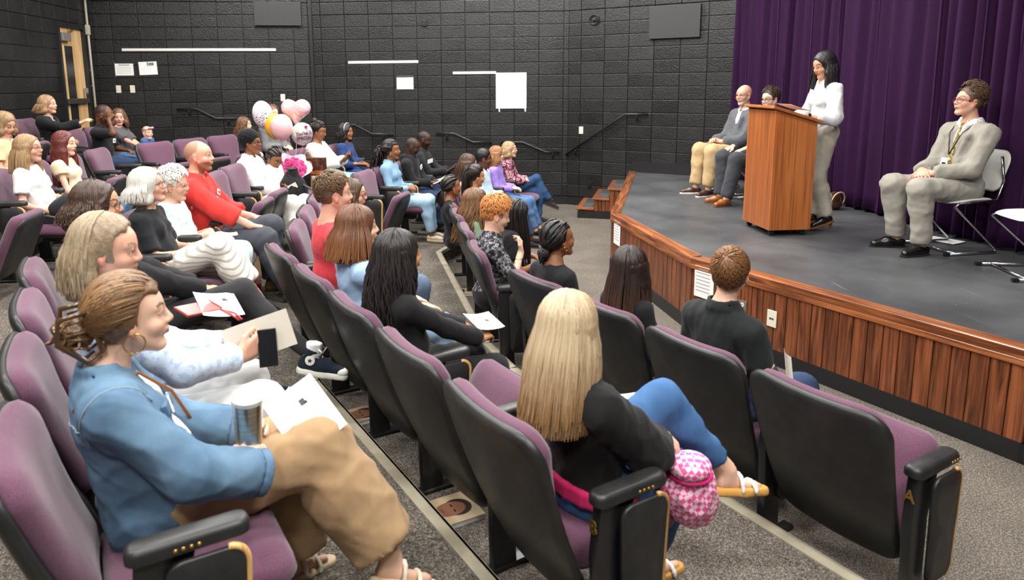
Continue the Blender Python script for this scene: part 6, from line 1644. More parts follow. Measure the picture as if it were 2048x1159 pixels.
W['grey'] = person('older woman with grey bobbed hair in a black t-shirt and striped trousers', (-2.193, 4.65, 1.396), 0.31, 5, lean=9, hyaw=4, hpitch=10, skin='pink', fem=True, w=1.14, ls=1.18, brow=(150, 140, 130),
    hair=('fall', (168, 164, 156), (226, 222, 214), dict(L=0.115, n=260, r=0.0075, a0=66, spread=0.03, back=0.01, thick=0.016, wave=0.004)), top=dict(key=PL(30, 32, 35), sleeve='short', sl=0.42), bottom=dict(key=('stripe', (226, 221, 212), (176, 170, 164), 12, 'Y'), wide=0.055, t=0.86, fold=0.005), shoes=dict(key=PL(26, 26, 28), size=1.05, h=0.008), sole=PL(38, 38, 38),
    legs={1: (NP_(0.50, 0.08, 0.085), NP_(1, 0, 1), NP_(1, 0.1, 0)), -1: (NP_(0.68, -0.13, 0.32), NP_(0.3, 0.0, 1), NP_(0.93, 0.15, -0.33))}, arms=('clasp', 'clasp'), glasses=dict(col=(60, 56, 56)), seed=34, **mid)
W['white'] = person('elderly woman with short white hair and glasses in a pale mint blouse', (-2.243, 5.15, 1.330), 0.31, 5, lean=4, hyaw=2, hpitch=-4, skin='pink', fem=True, w=1.2, s=0.92, brow=(190, 182, 174),
    hair=('short', (228, 222, 212), (246, 244, 238), dict(tufts=600, top=0.014, len=0.4, lift=0.02, tr=0.007, mess=0.5)), top=dict(key=('speck', (214, 234, 230), (170, 212, 206)), sleeve='short', sl=0.44), bottom=dict(key=PL(192, 226, 218), wide=0.03, t=0.9), shoes=dict(key=PL(60, 40, 44)), arms=('clasp', 'clasp'), glasses=dict(col=(160, 150, 140)), seed=35, **mid)
earring(W['white'], None, 0.009, 0.003, drop=0.036)
badge(W['white'], 0.05, 0.36, 0.035, 0.022, (120, 40, 70), off=0.150, txt=False, name='brooch')
W['hoodie'] = person('balding bearded man in a red hoodie with a white name sticker', (-2.240, 5.65, 1.494), 0.31, 4, lean=4, ls=1.14, hyaw=2, hpitch=2, skin='pink', w=1.18, hs=1.04, beard=((128, 84, 54), 0.75, -0.046), stub=((122, 96, 76), 0.6, [70, 66, 56, 10, -14, -36, -42]), brow=(130, 96, 70),
    top=dict(key=PL(206, 56, 52), sleeve='three', neck='hood', e=0.022, fold=0.005, bag=0.012, name='hoodie'), bottom=dict(key=PL(66, 68, 76), wide=0.04, fold=0.006), shoes=dict(key=PL(110, 92, 62), kind='boot', h=0.009), sole=PL(60, 52, 40), legs={1: (NP_(0.50, 0.16, 0.085), NP_(1, 0.1, 1), NP_(1, 0.2, 0)), -1: (NP_(0.72, -0.17, 0.085), NP_(1, -0.1, 1), NP_(1, -0.1, 0))},
    arms=(((0.36, 0.15, 0.14), (0.95, -0.1, -0.1), (0, 0, -1), 0.25, None), ((0.42, -0.16, 0.125), (0.9, 0.35, -0.2), (0, 0, -1), 0.22, None)), seed=36, **mid)
badge(W['hoodie'], -0.04, 0.30, 0.085, 0.06, off=0.168, rot=-24); badge(W['hoodie'], 0.03, 0.36, 0.06, 0.05, (232, 214, 212), off=0.160, rot=-24, name='chest_print')
M_WRAP = cloth(PL(20, 20, 22))
def wrap_extra(i):
    P = Prims(); T = i['T']; k = T.k
    P.ell(T(NP_(-0.025, 0, 0.045)), SC_R * k * 1.14, T.R, 0.01); P.ell(T(NP_(-0.09, 0, 0.06)), NP_(0.06, 0.07, 0.07) * k, T.R, 0.04)
    P.ell(T(NP_(0.105, 0, -0.045)), NP_(0.085, 0.12, 0.10) * k, T.R, 0.01, True); P.plane(T(NP_(0, 0, -0.02)), T.R @ NP_(0.45, 0, -1))
    V, Q = polygonise(P, 0.007); V = folds(V, Q, 0.004, np.random.default_rng(5), 70, (1, 0.3, 1)); child('head_wrap', V, Q, M_WRAP, i)
W['pink'] = person('woman in glasses and a black head wrap wearing a pale pink coat', (-2.418, 7.55, 1.444), 0.31, -8, lean=8, hyaw=-12, hpitch=0, skin='brown', fem=True, brow=(20, 16, 14), lips=(150, 70, 66),
    top=dict(key=PL(246, 226, 222), sleeve='long', neck='collar', e=0.020, bag=0.014, fold=0.005, name='coat', low=-0.1), bottom=dict(key=PL(244, 232, 220), wide=0.05, fold=0.006), shoes=dict(key=PL(220, 200, 180)), arms=(((0.30, 0.10, 0.20), (0.6, -0.7, 0), (0, -0.4, -0.9), 0.5, None), ((0.30, -0.02, 0.14), (0.7, 0.6, 0), (0, 0.3, -0.9), 0.5, None)), glasses=dict(col=(30, 24, 24), thin=0.0028), extra=wrap_extra, seed=37, **far)
W['toddler'] = person('small child with cornrows leaning against the woman in pink', (-2.235, 7.72, 1.249), 0.31 + 0.28, -20, s=0.55, hs=0.88, lean=4, hyaw=-30, hpitch=-30, skin='brown', brow=(24, 18, 16), seat=0.30,
    hair=('back', (24, 18, 16), (46, 36, 30), dict(n=15, rows=True, r=0.011, knot=(-0.11, 0, 0.0), thick=0.001, bun=0.02)), top=dict(key=PL(240, 232, 232), sleeve='long'), bottom=dict(key=PL(30, 30, 34)), shoes=dict(key=PL(230, 228, 224)), legs={1: (NP_(0.30, 0.06, 0.14), NP_(1, 0, 1), NP_(1, 0, 0.3)), -1: (NP_(0.32, -0.05, 0.14), NP_(1, 0, 1), NP_(1, 0, 0.3))}, arms=('lap', 'lap'), seed=38, h=0.012, hh=0.0072)
W['cream'] = person('woman with braids in a high bun wearing a cream blazer and looking at a phone', (-2.107, 9.40, 1.438), 0.31, -15, lean=6, hyaw=-4, hpitch=-16, skin='brown', fem=True, w=1.22, brow=(20, 16, 14), lips=(130, 60, 58),
    hair=('back', (18, 15, 15), (40, 33, 30), dict(n=26, rows=True, r=0.0105, knot=(-0.075, 0, 0.105), bun=0.042, tail=0.22, ntail=24, tspread=0.03, tr=0.010)), top=dict(key=PL(240, 236, 230), sleeve='none', neck='v', e=0.008), jacket=dict(key=PL(244, 232, 218), sleeve='long', neck='v', e=0.022, open=(0.05, 0.02), lapel=1, bag=0.010, name='blazer'),
    bottom=dict(key=LJEAN), shoes=DSH, arms=(((0.36, 0.03, 0.26), (0.75, -0.25, 0.5), (-0.3, 0, 0.9), 0.6, None), ((0.35, -0.08, 0.24), (0.75, 0.3, 0.5), (-0.3, 0, 0.9), 0.6, None)), seed=39, **far)
W['navy'] = person('woman with black curls and a headband wearing a navy jumpsuit', (-1.854, 10.05, 1.378), 0.31, -15, lean=8, hyaw=-22, hpitch=2, skin='brown', fem=True, brow=(20, 16, 14),
    hair=('fall', (14, 12, 12), (36, 30, 30), dict(L=0.17, n=130, wave=0.014, freq=34, r=0.011, a0=66, lump=0.004, thick=0.014)), top=dict(key=PL(40, 62, 112), sleeve='three', neck='v', bag=0.012), bottom=dict(key=PL(40, 62, 112), wide=0.02), shoes=DSH, arms=('lap', 'lap'), seed=40, **far)
_i = W['navy']; MB().tube([tuple(_i['T'](NP_(0.02 + 0.0 * a, 0.098 * math.cos(a), 0.035 + 0.105 * math.sin(a)))) for a in np.linspace(-0.1, 3.24, 12)], 0.006, 6).build('headband', plain('hb', srgb(220, 206, 206), 0.3, 0.3), _i['root'], smooth=True)
P = Prims(); P.ell(_i['hip'] + _i['d'] * 0.13 * _i['s'], NP_(0.135, 0.165, 0.022), _i['TR'], 0.01); pr('belt', P, PL(196, 176, 132), _i, 0.008)
# ---- row D
W['tee'] = person('woman in glasses with light brown hair and a white t-shirt', (-3.794, 5.95, 1.541), 0.465, 9, lean=12, hyaw=4, hpitch=2, skin='pink', fem=True, w=1.12, brow=(120, 88, 60),
    hair=('fall', (124, 94, 62), (180, 148, 108), dict(L=0.23, n=220, r=0.008, a0=70, spread=0.035, back=0.0)), top=dict(key=PL(246, 240, 232), sleeve='short', sl=0.32, fold=0.004), bottom=dict(key=PL(40, 40, 44)), shoes=DSH, arms=('lap', ((0.16, -0.17, 0.06), (0.8, 0.5, -0.1), (0, 0, -1), 0.4, None)), glasses=dict(col=(120, 80, 80)), seed=41, **mid)
W['redhair'] = person('woman with long dark red hair and sunglasses on her head in a peach blouse', (-3.894, 6.65, 1.524), 0.465, 9, lean=10, hyaw=0, hpitch=-2, skin='fair', fem=True, brow=(90, 50, 40), lips=(190, 100, 100),
    hair=('fall', (70, 26, 24), (126, 56, 50), dict(L=0.44, n=220, r=0.0075, a0=62, back=-0.02, tip=0.3)), top=dict(key=PL(236, 206, 176), sleeve='cap', neck='crew', name='blouse'), bottom=dict(key=JEAN), shoes=DSH, arms=('lap', 'lap'), seed=42, **mid)
glasses_obj(W['redhair']['T'], W['redhair']['root'], (28, 26, 30), 0.003, sun=True, up=0.075)
badge(W['redhair'], -0.02, 0.22, 0.05, 0.035, off=0.125)
W['curlysm'] = person('laughing woman with long curly brown hair in black', (-3.377, 10.30, 1.476), 0.465, -24, lean=6, hyaw=-8, hpitch=4, skin='fair', fem=True, brow=(60, 42, 30), lips=(200, 110, 108),
    hair=('fall', (66, 40, 26), (128, 86, 56), dict(L=0.30, n=170, wave=0.014, freq=26, r=0.010, a0=60, spread=0.05, lump=0.004, thick=0.014)), top=dict(key=BLK, sleeve='long'), bottom=dict(key=BLK), shoes=DSH, seed=43, **far)
W['suit'] = person('man in a grey suit almost hidden behind the balloons', (-3.125, 10.85, 1.609), 0.465, -24, lean=4, hyaw=-30, skin='fair', stub=((120, 90, 66), 0.3), hair=('short', (126, 96, 68), (160, 124, 90), dict(tufts=260)), top=dict(key=PL(236, 236, 238), sleeve='none', neck='collar', e=0.008), jacket=dict(key=PL(112, 112, 112), sleeve='long', neck='v', open=(0.058, 0.012), lapel=1, e=0.022, name='suit_jacket'), bottom=dict(key=PL(80, 80, 84)), shoes=DSH, seed=44, **far)
# ---- rows E and F
W['tan'] = person('woman with light brown hair looking down at the left picture edge in tan', (-4.673, 7.00, 1.694), 0.62, 8, lean=2, hyaw=-14, hpitch=-26, skin='pink', fem=True, w=1.1,
    hair=('fall', (126, 96, 66), (174, 142, 106), dict(L=0.12, n=150, a0=62)), top=dict(key=PL(214, 186, 146), sleeve='short', neck='v'), bottom=dict(key=BLK), shoes=DSH, seed=51, **mid)
W['bman'] = person('man in a black polo adjusting his glasses with a raised hand', (-4.689, 8.90, 1.696), 0.62, 4, lean=-4, hyaw=16, hpitch=-22, skin='dark', w=1.15, hs=1.08, stub=((16, 12, 11), 0.75, [80, 76, 64, 8, -12, -34, -42]), brow=(16, 12, 10), beard=((16, 12, 10), 0.5),
    top=dict(key=PL(26, 26, 28), sleeve='short', neck='polo', sl=0.42), bottom=dict(key=DJEAN), shoes=DSH, arms=('thigh', ((0.20, -0.13, 0.60), (0.35, 0.5, 0.75), (0.2, 0.8, -0.1), 0.8, (0.35, -0.5, -0.8))), glasses=dict(col=(26, 24, 24), thin=0.0026), seed=52, **far)
badge(W['bman'], 0.08, 0.30, 0.08, 0.055, off=0.140)
W['sung'] = person('smiling woman in a dark grey t-shirt holding the baby', (-4.850, 9.60, 1.639), 0.62, -10, lean=12, hyaw=-62, hpitch=-6, skin='pink', fem=True, w=1.2, brow=(80, 58, 44), lips=(196, 96, 98),
    hair=('fall', (84, 60, 44), (126, 94, 70), dict(L=0.17, n=120, a0=66)), top=dict(key=PL(84, 82, 84), sleeve='short', sl=0.40), bottom=dict(key=JEAN), shoes=DSH, arms=(((0.34, 0.02, 0.16), (0.6, -0.7, 0), (-0.5, 0, 0.8), 0.4, None), ((0.38, -0.06, 0.14), (0.75, 0.5, 0.1), (-0.3, 0.3, 0.8), 0.4, (-0.3, -0.9, -0.4))), seed=53, **far)
glasses_obj(W['sung']['T'], W['sung']['root'], (28, 26, 30), 0.003, sun=True, up=0.078)
W['baby'] = person('baby in a blue outfit with a pink bow headband', (-4.400, 9.42, 1.436), 0.62 + 0.30, -20, s=0.38, hs=0.74, lean=0, hyaw=-32, hpitch=0, skin='fair', brow=(150, 120, 100), seat=0.20, stub=((120, 90, 66), 0.4), top=dict(key=PL(70, 100, 156), sleeve='long'), bottom=dict(key=PL(70, 100, 156)), legs={1: (NP_(0.2, 0.06, 0.08), NP_(1, 0, 1), NP_(1, 0, 0)), -1: (NP_(0.2, -0.05, 0.08), NP_(1, 0, 1), NP_(1, 0, 0))}, arms=('lap', 'lap'), seed=54, h=0.010, hh=0.0065)
_i = W['baby']; MB().tube([tuple(_i['T'](NP_(-0.01 + 0.106 * math.cos(a), 0.092 * math.sin(a), 0.062))) for a in np.linspace(0, 6.283, 20)], 0.004, 6, cap=False).build('headband', plain('hb2', srgb(120, 50, 80), 0.6), _i['root'], smooth=True)
P = Prims(); [P.ell(_i['T'](NP_(0.085, 0.02 + s * 0.028, 0.088)), NP_(0.012, 0.022, 0.016), _i['T'].R, 0.006) for s in (-1, 1)]; pr('bow', P, PL(226, 150, 176), _i, 0.005)
W['cardigan'] = person('woman in a black cardigan reaching one hand out beside the maple door', (-5.281, 8.75, 1.837), 0.775, 6, lean=6, hyaw=2, hpitch=2, skin='pink', fem=True, w=1.1, brow=(120, 88, 60),
    hair=('fall', (126, 94, 64), (178, 144, 106), dict(L=0.11, n=130, a0=78, back=0.04)), top=dict(key=('speck', (200, 216, 232), (150, 170, 200)), sleeve='none', neck='v', e=0.008), jacket=dict(key=PL(24, 24, 26), sleeve='long', neck='v', open=(0.05, 0.04), e=0.022, name='cardigan'), bottom=dict(key=BLK), shoes=DSH,
    arms=('lap', ((0.46, -0.10, 0.40), (0.85, 0.1, 0.45), (0.1, 0.4, -0.8), 0.45, (0, -0.5, -0.9))), seed=55, **far)
# ---- the stage
W['woman'] = person('woman speaking at the lectern in a white blouse and beige trousers', (3.273, 6.72, 2.191), 0.63 + 0.055, 183, stand=True, s=0.945, lean=0, hyaw=192, hpitch=-18, skin='tan', fem=True, brow=(30, 22, 20), lips=(170, 80, 78),
    hair=('fall', (12, 10, 12), (36, 30, 32), dict(L=0.24, n=200, r=0.0075, a0=66, back=-0.01, curtain=0.8)), top=dict(key=PL(196, 197, 199), sleeve='long', neck='polo', bag=0.022, cuff=0.80, fold=0.006, name='blouse', low=0.08), bottom=dict(key=PL(172, 165, 152), wide=0.030, t=1.0, fold=0.004),
    shoes=dict(key=('leather', (20, 18, 18)), kind='heel', heel=0.055, h=0.008), sole=PL(122, 76, 46), legs={1: (NP_(-0.02, 0.10, 0.085), NP_(1, 0, 0), NP_(1, 0.1, -0.30)), -1: (NP_(0.10, 0.03, 0.085), NP_(1, 0, 0), NP_(1, -0.1, -0.30))},
    arms=(((0.27, 0.15, 0.17), (0.9, -0.3, -0.1), (0, 0, -1), 0.5, None), ((0.26, -0.17, 0.16), (0.9, 0.2, -0.1), (0, 0.2, -1), 0.5, None)), seed=61, **mid)
_i = W['woman']
for sd in (1,):
    P = Prims(); a = unit(_i['WR'][sd] - _i['EL'][sd]); c = _i['WR'][sd] - a * 0.03; P.cap(c - a * 0.012, c + a * 0.012, 0.036, 0.035, 0.004, True, True); pr('watch', P, PL(20, 20, 22), _i, 0.005)
W['bald'] = person('bald man with glasses in a grey suit jacket and khaki trousers seated by the wall', (3.397, 9.00, 1.871), 0.63, 196, lean=6, hyaw=212, hpitch=-4, skin='pink', beard=((196, 176, 150), 0.55), brow=(150, 120, 96), stub=((190, 160, 140), 0.2), w=1.05, glasses=dict(col=(110, 60, 40)),
    top=dict(key=PL(206, 214, 226), sleeve='none', neck='collar', e=0.008), jacket=dict(key=PL(92, 94, 98), sleeve='long', neck='v', open=(0.058, 0.012), lapel=1, e=0.022, name='suit_jacket', low=-0.10), bottom=dict(key=PL(184, 157, 116), wide=0.03, t=0.97), shoes=dict(key=('leather', (70, 44, 38)), h=0.009), sole=PL(196, 190, 182),
    arms=(((0.30, 0.05, 0.14), (0.7, -0.6, 0.1), (0, -0.3, -0.9), 0.5, None), ((0.30, -0.06, 0.15), (0.75, 0.5, 0.2), (0, 0.3, -0.9), 0.5, None)), legs={1: (NP_(0.54, 0.13, 0.085), NP_(1, 0.1, 1), NP_(1, 0.25, 0)), -1: (NP_(0.56, -0.12, 0.085), NP_(1, -0.1, 1), NP_(1, -0.2, 0))}, seed=62, **far)
W['beh'] = person('man in glasses and a dark suit seated behind the lectern', (3.445, 8.30, 1.837), 0.63, 196, lean=8, hyaw=206, hpitch=-6, skin='fair', brow=(60, 44, 34), hair=('short', (48, 36, 28), (80, 62, 48), dict(tufts=320, len=0.3, lift=0.008)), glasses=dict(col=(24, 22, 22), thin=0.003),
    top=dict(key=PL(222, 226, 234), sleeve='none', neck='collar', e=0.008), jacket=dict(key=PL(58, 60, 66), sleeve='long', neck='v', open=(0.058, 0.012), lapel=1, e=0.022, name='suit_jacket'), bottom=dict(key=PL(62, 64, 69), wide=0.024, t=0.99), shoes=dict(key=('leather', (150, 90, 44)), h=0.009), sole=PL(90, 56, 34), arms=('thigh', 'thigh'),
    legs={1: (NP_(0.60, 0.13, 0.085), NP_(1, 0.1, 1), NP_(1, 0.25, 0)), -1: (NP_(0.52, -0.10, 0.085), NP_(1, -0.1, 1), NP_(1, -0.2, 0))}, seed=63, **far)
for nm, tc in (('bald', (96, 64, 56)), ('beh', (60, 60, 80))):
    _i = W[nm]; P = Prims(); P.cap(_i['Nk'] + _i['f'] * 0.075 - _i['d'] * 0.02, _i['hip'] + _i['f'] * 0.135 + _i['d'] * 0.12, 0.016, 0.03, 0.01); o = pr('necktie', P, PL(*tc), _i, 0.007)
W['rman'] = person('man with a moustache in a light grey suit seated at the right on stage', (4.070, 5.85, 1.868), 0.63, 190, lean=6, hyaw=176, hpitch=8, skin='pink', w=1.0, shw=0.93, hs=1.0, jaw=1.06, brow=(90, 66, 48), beard=((170, 160, 150), 0.8, -0.034, 'm'), glasses=dict(col=(120, 46, 36), thin=0.0026),
    hair=('short', (66, 48, 36), (112, 84, 62), dict(tufts=700, top=0.028, len=0.55, lift=0.02, tr=0.006, mess=0.3, crown=(0.75, 0, 0.5))), top=dict(key=PL(240, 240, 240), sleeve='none', neck='collar', e=0.008), jacket=dict(key=PL(150, 146, 136), sleeve='long', neck='v', open=(0.060, 0.012), lapel=1, e=0.020, name='suit_jacket', low=-0.14, bag=0.003, fold=0.006), bottom=dict(key=PL(154, 150, 140), wide=0.024, t=0.99, fold=0.006),
    shoes=dict(key=('leather', (14, 13, 13)), size=1.08, h=0.008), sole=PL(20, 18, 18), arms=(((0.30, 0.05, 0.13), (0.6, -0.75, -0.05), (-0.2, -0.3, -0.9), 0.55, None), ((0.30, -0.05, 0.14), (0.6, 0.75, -0.05), (-0.2, 0.3, -0.9), 0.55, None)), legs={1: (NP_(0.44, 0.14, 0.085), NP_(1, 0.1, 1), NP_(1, 0.2, 0)), -1: (NP_(0.42, -0.16, 0.085), NP_(1, -0.1, 1), NP_(1, -0.2, 0))}, seed=64, **mid)
_i = W['rman']; P = Prims(); P.cap(_i['Nk'] + _i['f'] * 0.08 - _i['d'] * 0.015, _i['hip'] + _i['f'] * 0.15 + _i['d'] * 0.10, 0.018, 0.036, 0.01); o = pr('necktie', P, ('speck', (120, 104, 62), (190, 176, 120)), _i, 0.007)
lanyard(_i, (24, 24, 26)); badge(_i, 0.0, 0.18, 0.065, 0.10, (214, 218, 226), off=0.175, name='id_card')
# ------------------------------------------------------------------ lectern
M_LECT = wood('lectern_veneer', srgb(168, 96, 45), srgb(176, 103, 51), srgb(160, 89, 41), 2, 0.45, 0.4, 0.2)
lc = empty('lectern', (2.695, 6.355, SZ), math.atan2(0.029, 0.369)); tag(lc, 'orange brown wooden lectern with sloped top on casters', 'lectern')
LW, LD, LZ = 0.40, 0.535, 0.055
def lect_panel(name, x0, x1, y0, y1, ztop0, ztop1, axis):
    mb = MB()
    if axis == 'x':   # panel spans x, thin in y, top slopes along x
        pts = [(x0, LZ), (x1, LZ), (x1, ztop1), (x0, ztop0)]
        mb.loop_loft([[(x, y0, z) for x, z in pts], [(x, y1, z) for x, z in pts]])
    else:
        mb.box(((x0 + x1) / 2, (y0 + y1) / 2, (LZ + ztop0) / 2), (x1 - x0, y1 - y0, ztop0 - LZ))
    return mb.build(name, M_LECT, lc, bevel=0.002, seg=1)
ZF, ZR = 1.165, 1.045
lect_panel('front_panel', 0.0, 0.02, 0.021, LD - 0.021, ZF - 0.01, ZF - 0.01, 'y')
lect_panel('side_panel', 0.0, LW, 0.0, 0.02, ZF, ZR, 'x'); lect_panel('side_panel', 0.0, LW, LD - 0.02, LD, ZF, ZR, 'x')
for z in (0.07, 0.45, 0.78): MB().box((LW / 2 + 0.01, LD / 2, z), (LW - 0.03, LD - 0.042, 0.02)).build('shelf', M_LECT, lc)
sl = math.atan2(ZF - ZR, LW)
MB().box((LW / 2, LD / 2, (ZF + ZR) / 2 + 0.014), (LW / math.cos(sl) + 0.07, LD + 0.06, 0.026), Matrix.Rotation(sl, 3, 'Y')).build('top_board', M_LECT, lc, bevel=0.004)
for x in (0.05, LW - 0.05):
    for y in (0.05, LD - 0.05):
        c = MB(); c.tube([(x - 0.0, y - 0.012, 0.026), (x, y + 0.012, 0.026)], 0.026, 14); c.box((x, y, 0.048), (0.04, 0.045, 0.012)); c.build('caster', M_BLACKM, lc, smooth=True, smooth_angle=40)
def paper(name, label, c, wd, hd, rot, mat=None, cat='paper', marks=(), group=None, curve=0.01):
    """a slightly curled sheet centred at c"""
    r = empty(name, c); tag(r, label, cat, group); r.rotation_euler = rot
    n = 8; V = []; th = 0.0008
    for z in (0, 1):
        for i in range(n + 1):
            x = wd * (i / n - 0.5); zz = curve * ((2 * i / n - 1) ** 2) + z * th
            V += [(x, -hd / 2, zz), (x, hd / 2, zz)]
    k = 2 * (n + 1); F = []
    for i in range(n):
        a = 2 * i; F.append((a, a + 1, a + 3, a + 2)); a += k; F.append((a, a + 2, a + 3, a + 1))
        F.append((2 * i, 2 * i + 2, k + 2 * i + 2, k + 2 * i)); F.append((2 * i + 1, k + 2 * i + 1, k + 2 * i + 3, 2 * i + 3))
    F.append((0, k, k + 1, 1)); F.append((2 * n, 2 * n + 1, k + 2 * n + 1, k + 2 * n))
    obj('sheet', mesh_np('sheet', np.array(V), np.array(F), mat or M_PAPER, False), r)
    for (x, y, w_, h_, g) in marks:
        MB().box((x * wd, y * hd, curve * (2 * x) ** 2 + 0.0025), (w_ * wd, h_ * hd, 0.0008)).build('print_mark', plain('print_%d' % g, srgb(g, g, g), 0.8), r)
    return r
# sheet on the lectern top under the speaker's hand
paper('speech_page', 'white speech pages lying on the lectern top', (2.99, 6.66, 1.80), 0.21, 0.28, (0, sl, math.atan2(0.029, 0.369)), curve=0.004)

# ------------------------------------------------------------------ stage chairs: pale plastic shell on a sled frame
M_SHELLW = plain('pale_plastic', srgb(214, 214, 208), 0.4, bumps=(90, 0.1, 0.001))
def stage_chair(x, y, deg, label):
    r = empty('stage_chair', (x, y, SZ), R_(deg)); tag(r, label, 'chair', 'pale plastic chairs on the stage')
    ol = outline(0.40, 0.44, 0.42, 0.10, 0.06)
    s1 = slab_mesh('seat', ol, [(0.3, -0.008), (0.02, -0.008), (0.0, 0.0), (0.02, 0.008), (0.3, 0.008)], M_SHELLW, lambda d, yy, z: (z - 0.20, yy, 0.445 + d + 0.12 * yy * yy - 0.06 * (z / 0.42 - 0.35) ** 2))
    obj('seat', s1, r)
    ol = outline(0.40, 0.42, 0.34, 0.10, 0.08)
    s2 = slab_mesh('backrest', ol, [(0.3, -0.008), (0.02, -0.008), (0.0, 0.0), (0.02, 0.008), (0.3, 0.008)], M_SHELLW, lambda d, yy, z: (-0.235 - 0.28 * z + d + 0.5 * yy * yy, yy, 0.50 + z))
    obj('backrest', s2, r)
    for s in (1, -1):
        MB().tube([(-0.21, s * 0.20, 0.80), (-0.24, s * 0.21, 0.60), (-0.20, s * 0.21, 0.44), (0.0, s * 0.21, 0.43), (0.16, s * 0.21, 0.425), (0.20, s * 0.215, 0.40), (-0.20, s * 0.235, 0.045), (-0.215, s * 0.235, 0.02), (-0.18, s * 0.235, 0.012), (0.26, s * 0.235, 0.012)], 0.0115, 8).build('sled_frame', M_CHROME, r, smooth=True)
        MB().box((0.25, s * 0.235, 0.012), (0.045, 0.03, 0.024)).build('glide', M_BLACKM, r, bevel=0.004)
    MB().tube([(-0.12, -0.21, 0.43), (-0.12, 0.21, 0.43)], 0.010, 8).build('cross_bar', M_CHROME, r, smooth=True)
    MB().tube([(0.16, -0.235, 0.013), (0.16, 0.235, 0.013)], 0.010, 8).build('floor_bar', M_CHROME, r, smooth=True)
    return r
for nm, lb in (('rman', 'pale plastic chair of the man in the light grey suit'), ('bald', 'pale plastic chair of the bald man by the wall'), ('beh', 'pale plastic chair of the man behind the lectern')):
    l_ = W[nm]['root'].location; a = W[nm]['root'].rotation_euler[2]
    stage_chair(l_[0] + 0.03 * math.cos(a), l_[1] + 0.03 * math.sin(a), math.degrees(a), lb)
stage_chair(4.10, 5.02, 172, 'empty pale plastic chair cut off by the right picture edge')
paper('floor_paper', 'white paper lying on the stage floor under the chair', (4.16, 6.12, SZ + 0.004), 0.2, 0.27, (0, 0, 0.5), curve=0.002)
# brown bag behind the speaker
hb = empty('handbag', (3.98, 7.72, SZ), R_(20)); tag(hb, 'small brown bag with a tan loop strap on the stage floor', 'bag')
P = Prims(); P.ell((0, 0, 0.10), (0.10, 0.06, 0.10), None, 0.02); P.ell((0, 0, 0.05), (0.11, 0.07, 0.05), None, 0.03); P.plane((0, 0, 0.0), (0, 0, -1))
V, Q = polygonise(P, 0.009); obj('bag_body', mesh_np('bag_body', V, Q, cloth(('leather', (74, 46, 32)))), hb)
MB().tube([(0.09 * math.cos(a), -0.06 - 0.02 * math.sin(a), 0.11 + 0.09 * math.sin(a)) for a in np.linspace(-0.6, 3.9, 14)], 0.008, 6).build('strap', plain('strap_cream', srgb(206, 182, 140), 0.5), hb, smooth=True)

# ------------------------------------------------------------------ notices and plates on the stage front
def on_front(seg, t, z, off=0.03):
    a = Vector((*SE[seg], 0)); b_ = Vector((*SE[seg + 1], 0)); d = (b_ - a).normalized(); n = Vector((d.y, -d.x, 0)); n = n if n.x < 0 else -n
    p = a + d * t + n * off; return (p.x, p.y, z), math.atan2(d.y, d.x) + (math.pi if Vector((math.sin(math.atan2(d.y, d.x)), -math.cos(math.atan2(d.y, d.x)), 0)).dot(n) < 0 else 0)
def front_thing(name, label, cat, seg, t, z): p, a = on_front(seg, t, z); r = empty(name, p, a); tag(r, label, cat); return r
for lb, sg, t, z, wd, hd in (('white notice taped to the stage front corner nearest the steps', 1, 0.22, 0.46, 0.20, 0.27), ('white notice taped to the stage front behind the boy', 2, 0.14, 0.46, 0.20, 0.27)):
    r = front_thing('stage_notice', lb, 'paper', sg, t, z)
    MB().box((0, 0, 0), (wd, 0.003, hd)).build('sheet', M_PAPER, r)
    for i in range(7): MB().box((-0.01, -0.002, hd * (0.36 - 0.11 * i)), (wd * (0.72 if i else 0.5), 0.001, 0.007)).build('print_line', plain('print_160', srgb(160, 160, 165), 0.8), r)
r = front_thing('power_outlet', 'grey duplex power outlet on the stage front', 'outlet', 2, 0.525, 0.352)
MB().box((0, 0, 0), (0.075, 0.008, 0.118)).build('plate', plain('steel_plate', srgb(150, 148, 142), 0.35, 0.6), r, bevel=0.003)
for z in (-0.026, 0.026):
    s_ = MB(); s_.tube([(0, -0.003, z), (0, -0.008, z)], 0.018, 14); s_.build('socket', M_IVORY, r)
    for x in (-0.006, 0.006): MB().box((x, -0.009, z + 0.003), (0.0025, 0.002, 0.010)).build('slot', M_INK, r)
r = front_thing('jack_plate', 'ivory jack plate on the stage front', 'wall plate', 2, 0.789, 0.346)
MB().box((0, 0, 0), (0.080, 0.008, 0.125)).build('plate', M_IVORY, r, bevel=0.004); 
for x in (-0.010, 0.010): MB().box((x, -0.005, 0), (0.014, 0.004, 0.012)).build('jack', M_INK, r)

# ------------------------------------------------------------------ things people hold or keep beside them
def at(i, p): v = lw(i, p); return (v.x, v.y, v.z)
i = W['denim']; hd = unit(i['HD'][-1][0]); pn = unit(i['HD'][-1][1]); tc = i['WR'][-1] + hd * 0.075 + pn * 0.035
tb = empty('tumbler', at(i, NP_(0.255, -0.150, 0.655)), 0); tag(tb, 'brushed steel tumbler with a clear lid held by the woman in denim', 'tumbler'); tb.rotation_euler = (R_(4), R_(3), 0)
m_st = mix_noise('brushed_steel', srgb(150, 148, 142), srgb(196, 194, 188), 3, 0.28, 0.05, 0.001, 0.3, 0.7, 4, 0.5, (1, 1, 60), None, 0, 1.0)
MB().lathe([(0.030, 0.0), (0.034, 0.004), (0.036, 0.02), (0.044, 0.165), (0.0445, 0.172)], n=28).build('cup', m_st, tb, smooth=True, smooth_angle=50)
MB().lathe([(0.045, 0.172), (0.046, 0.176), (0.046, 0.186), (0.040, 0.190), (0.038, 0.186)], n=28).build('lid', plain('clear_lid', srgb(206, 208, 206), 0.1, 0, 0.6), tb, smooth=True, smooth_angle=50)
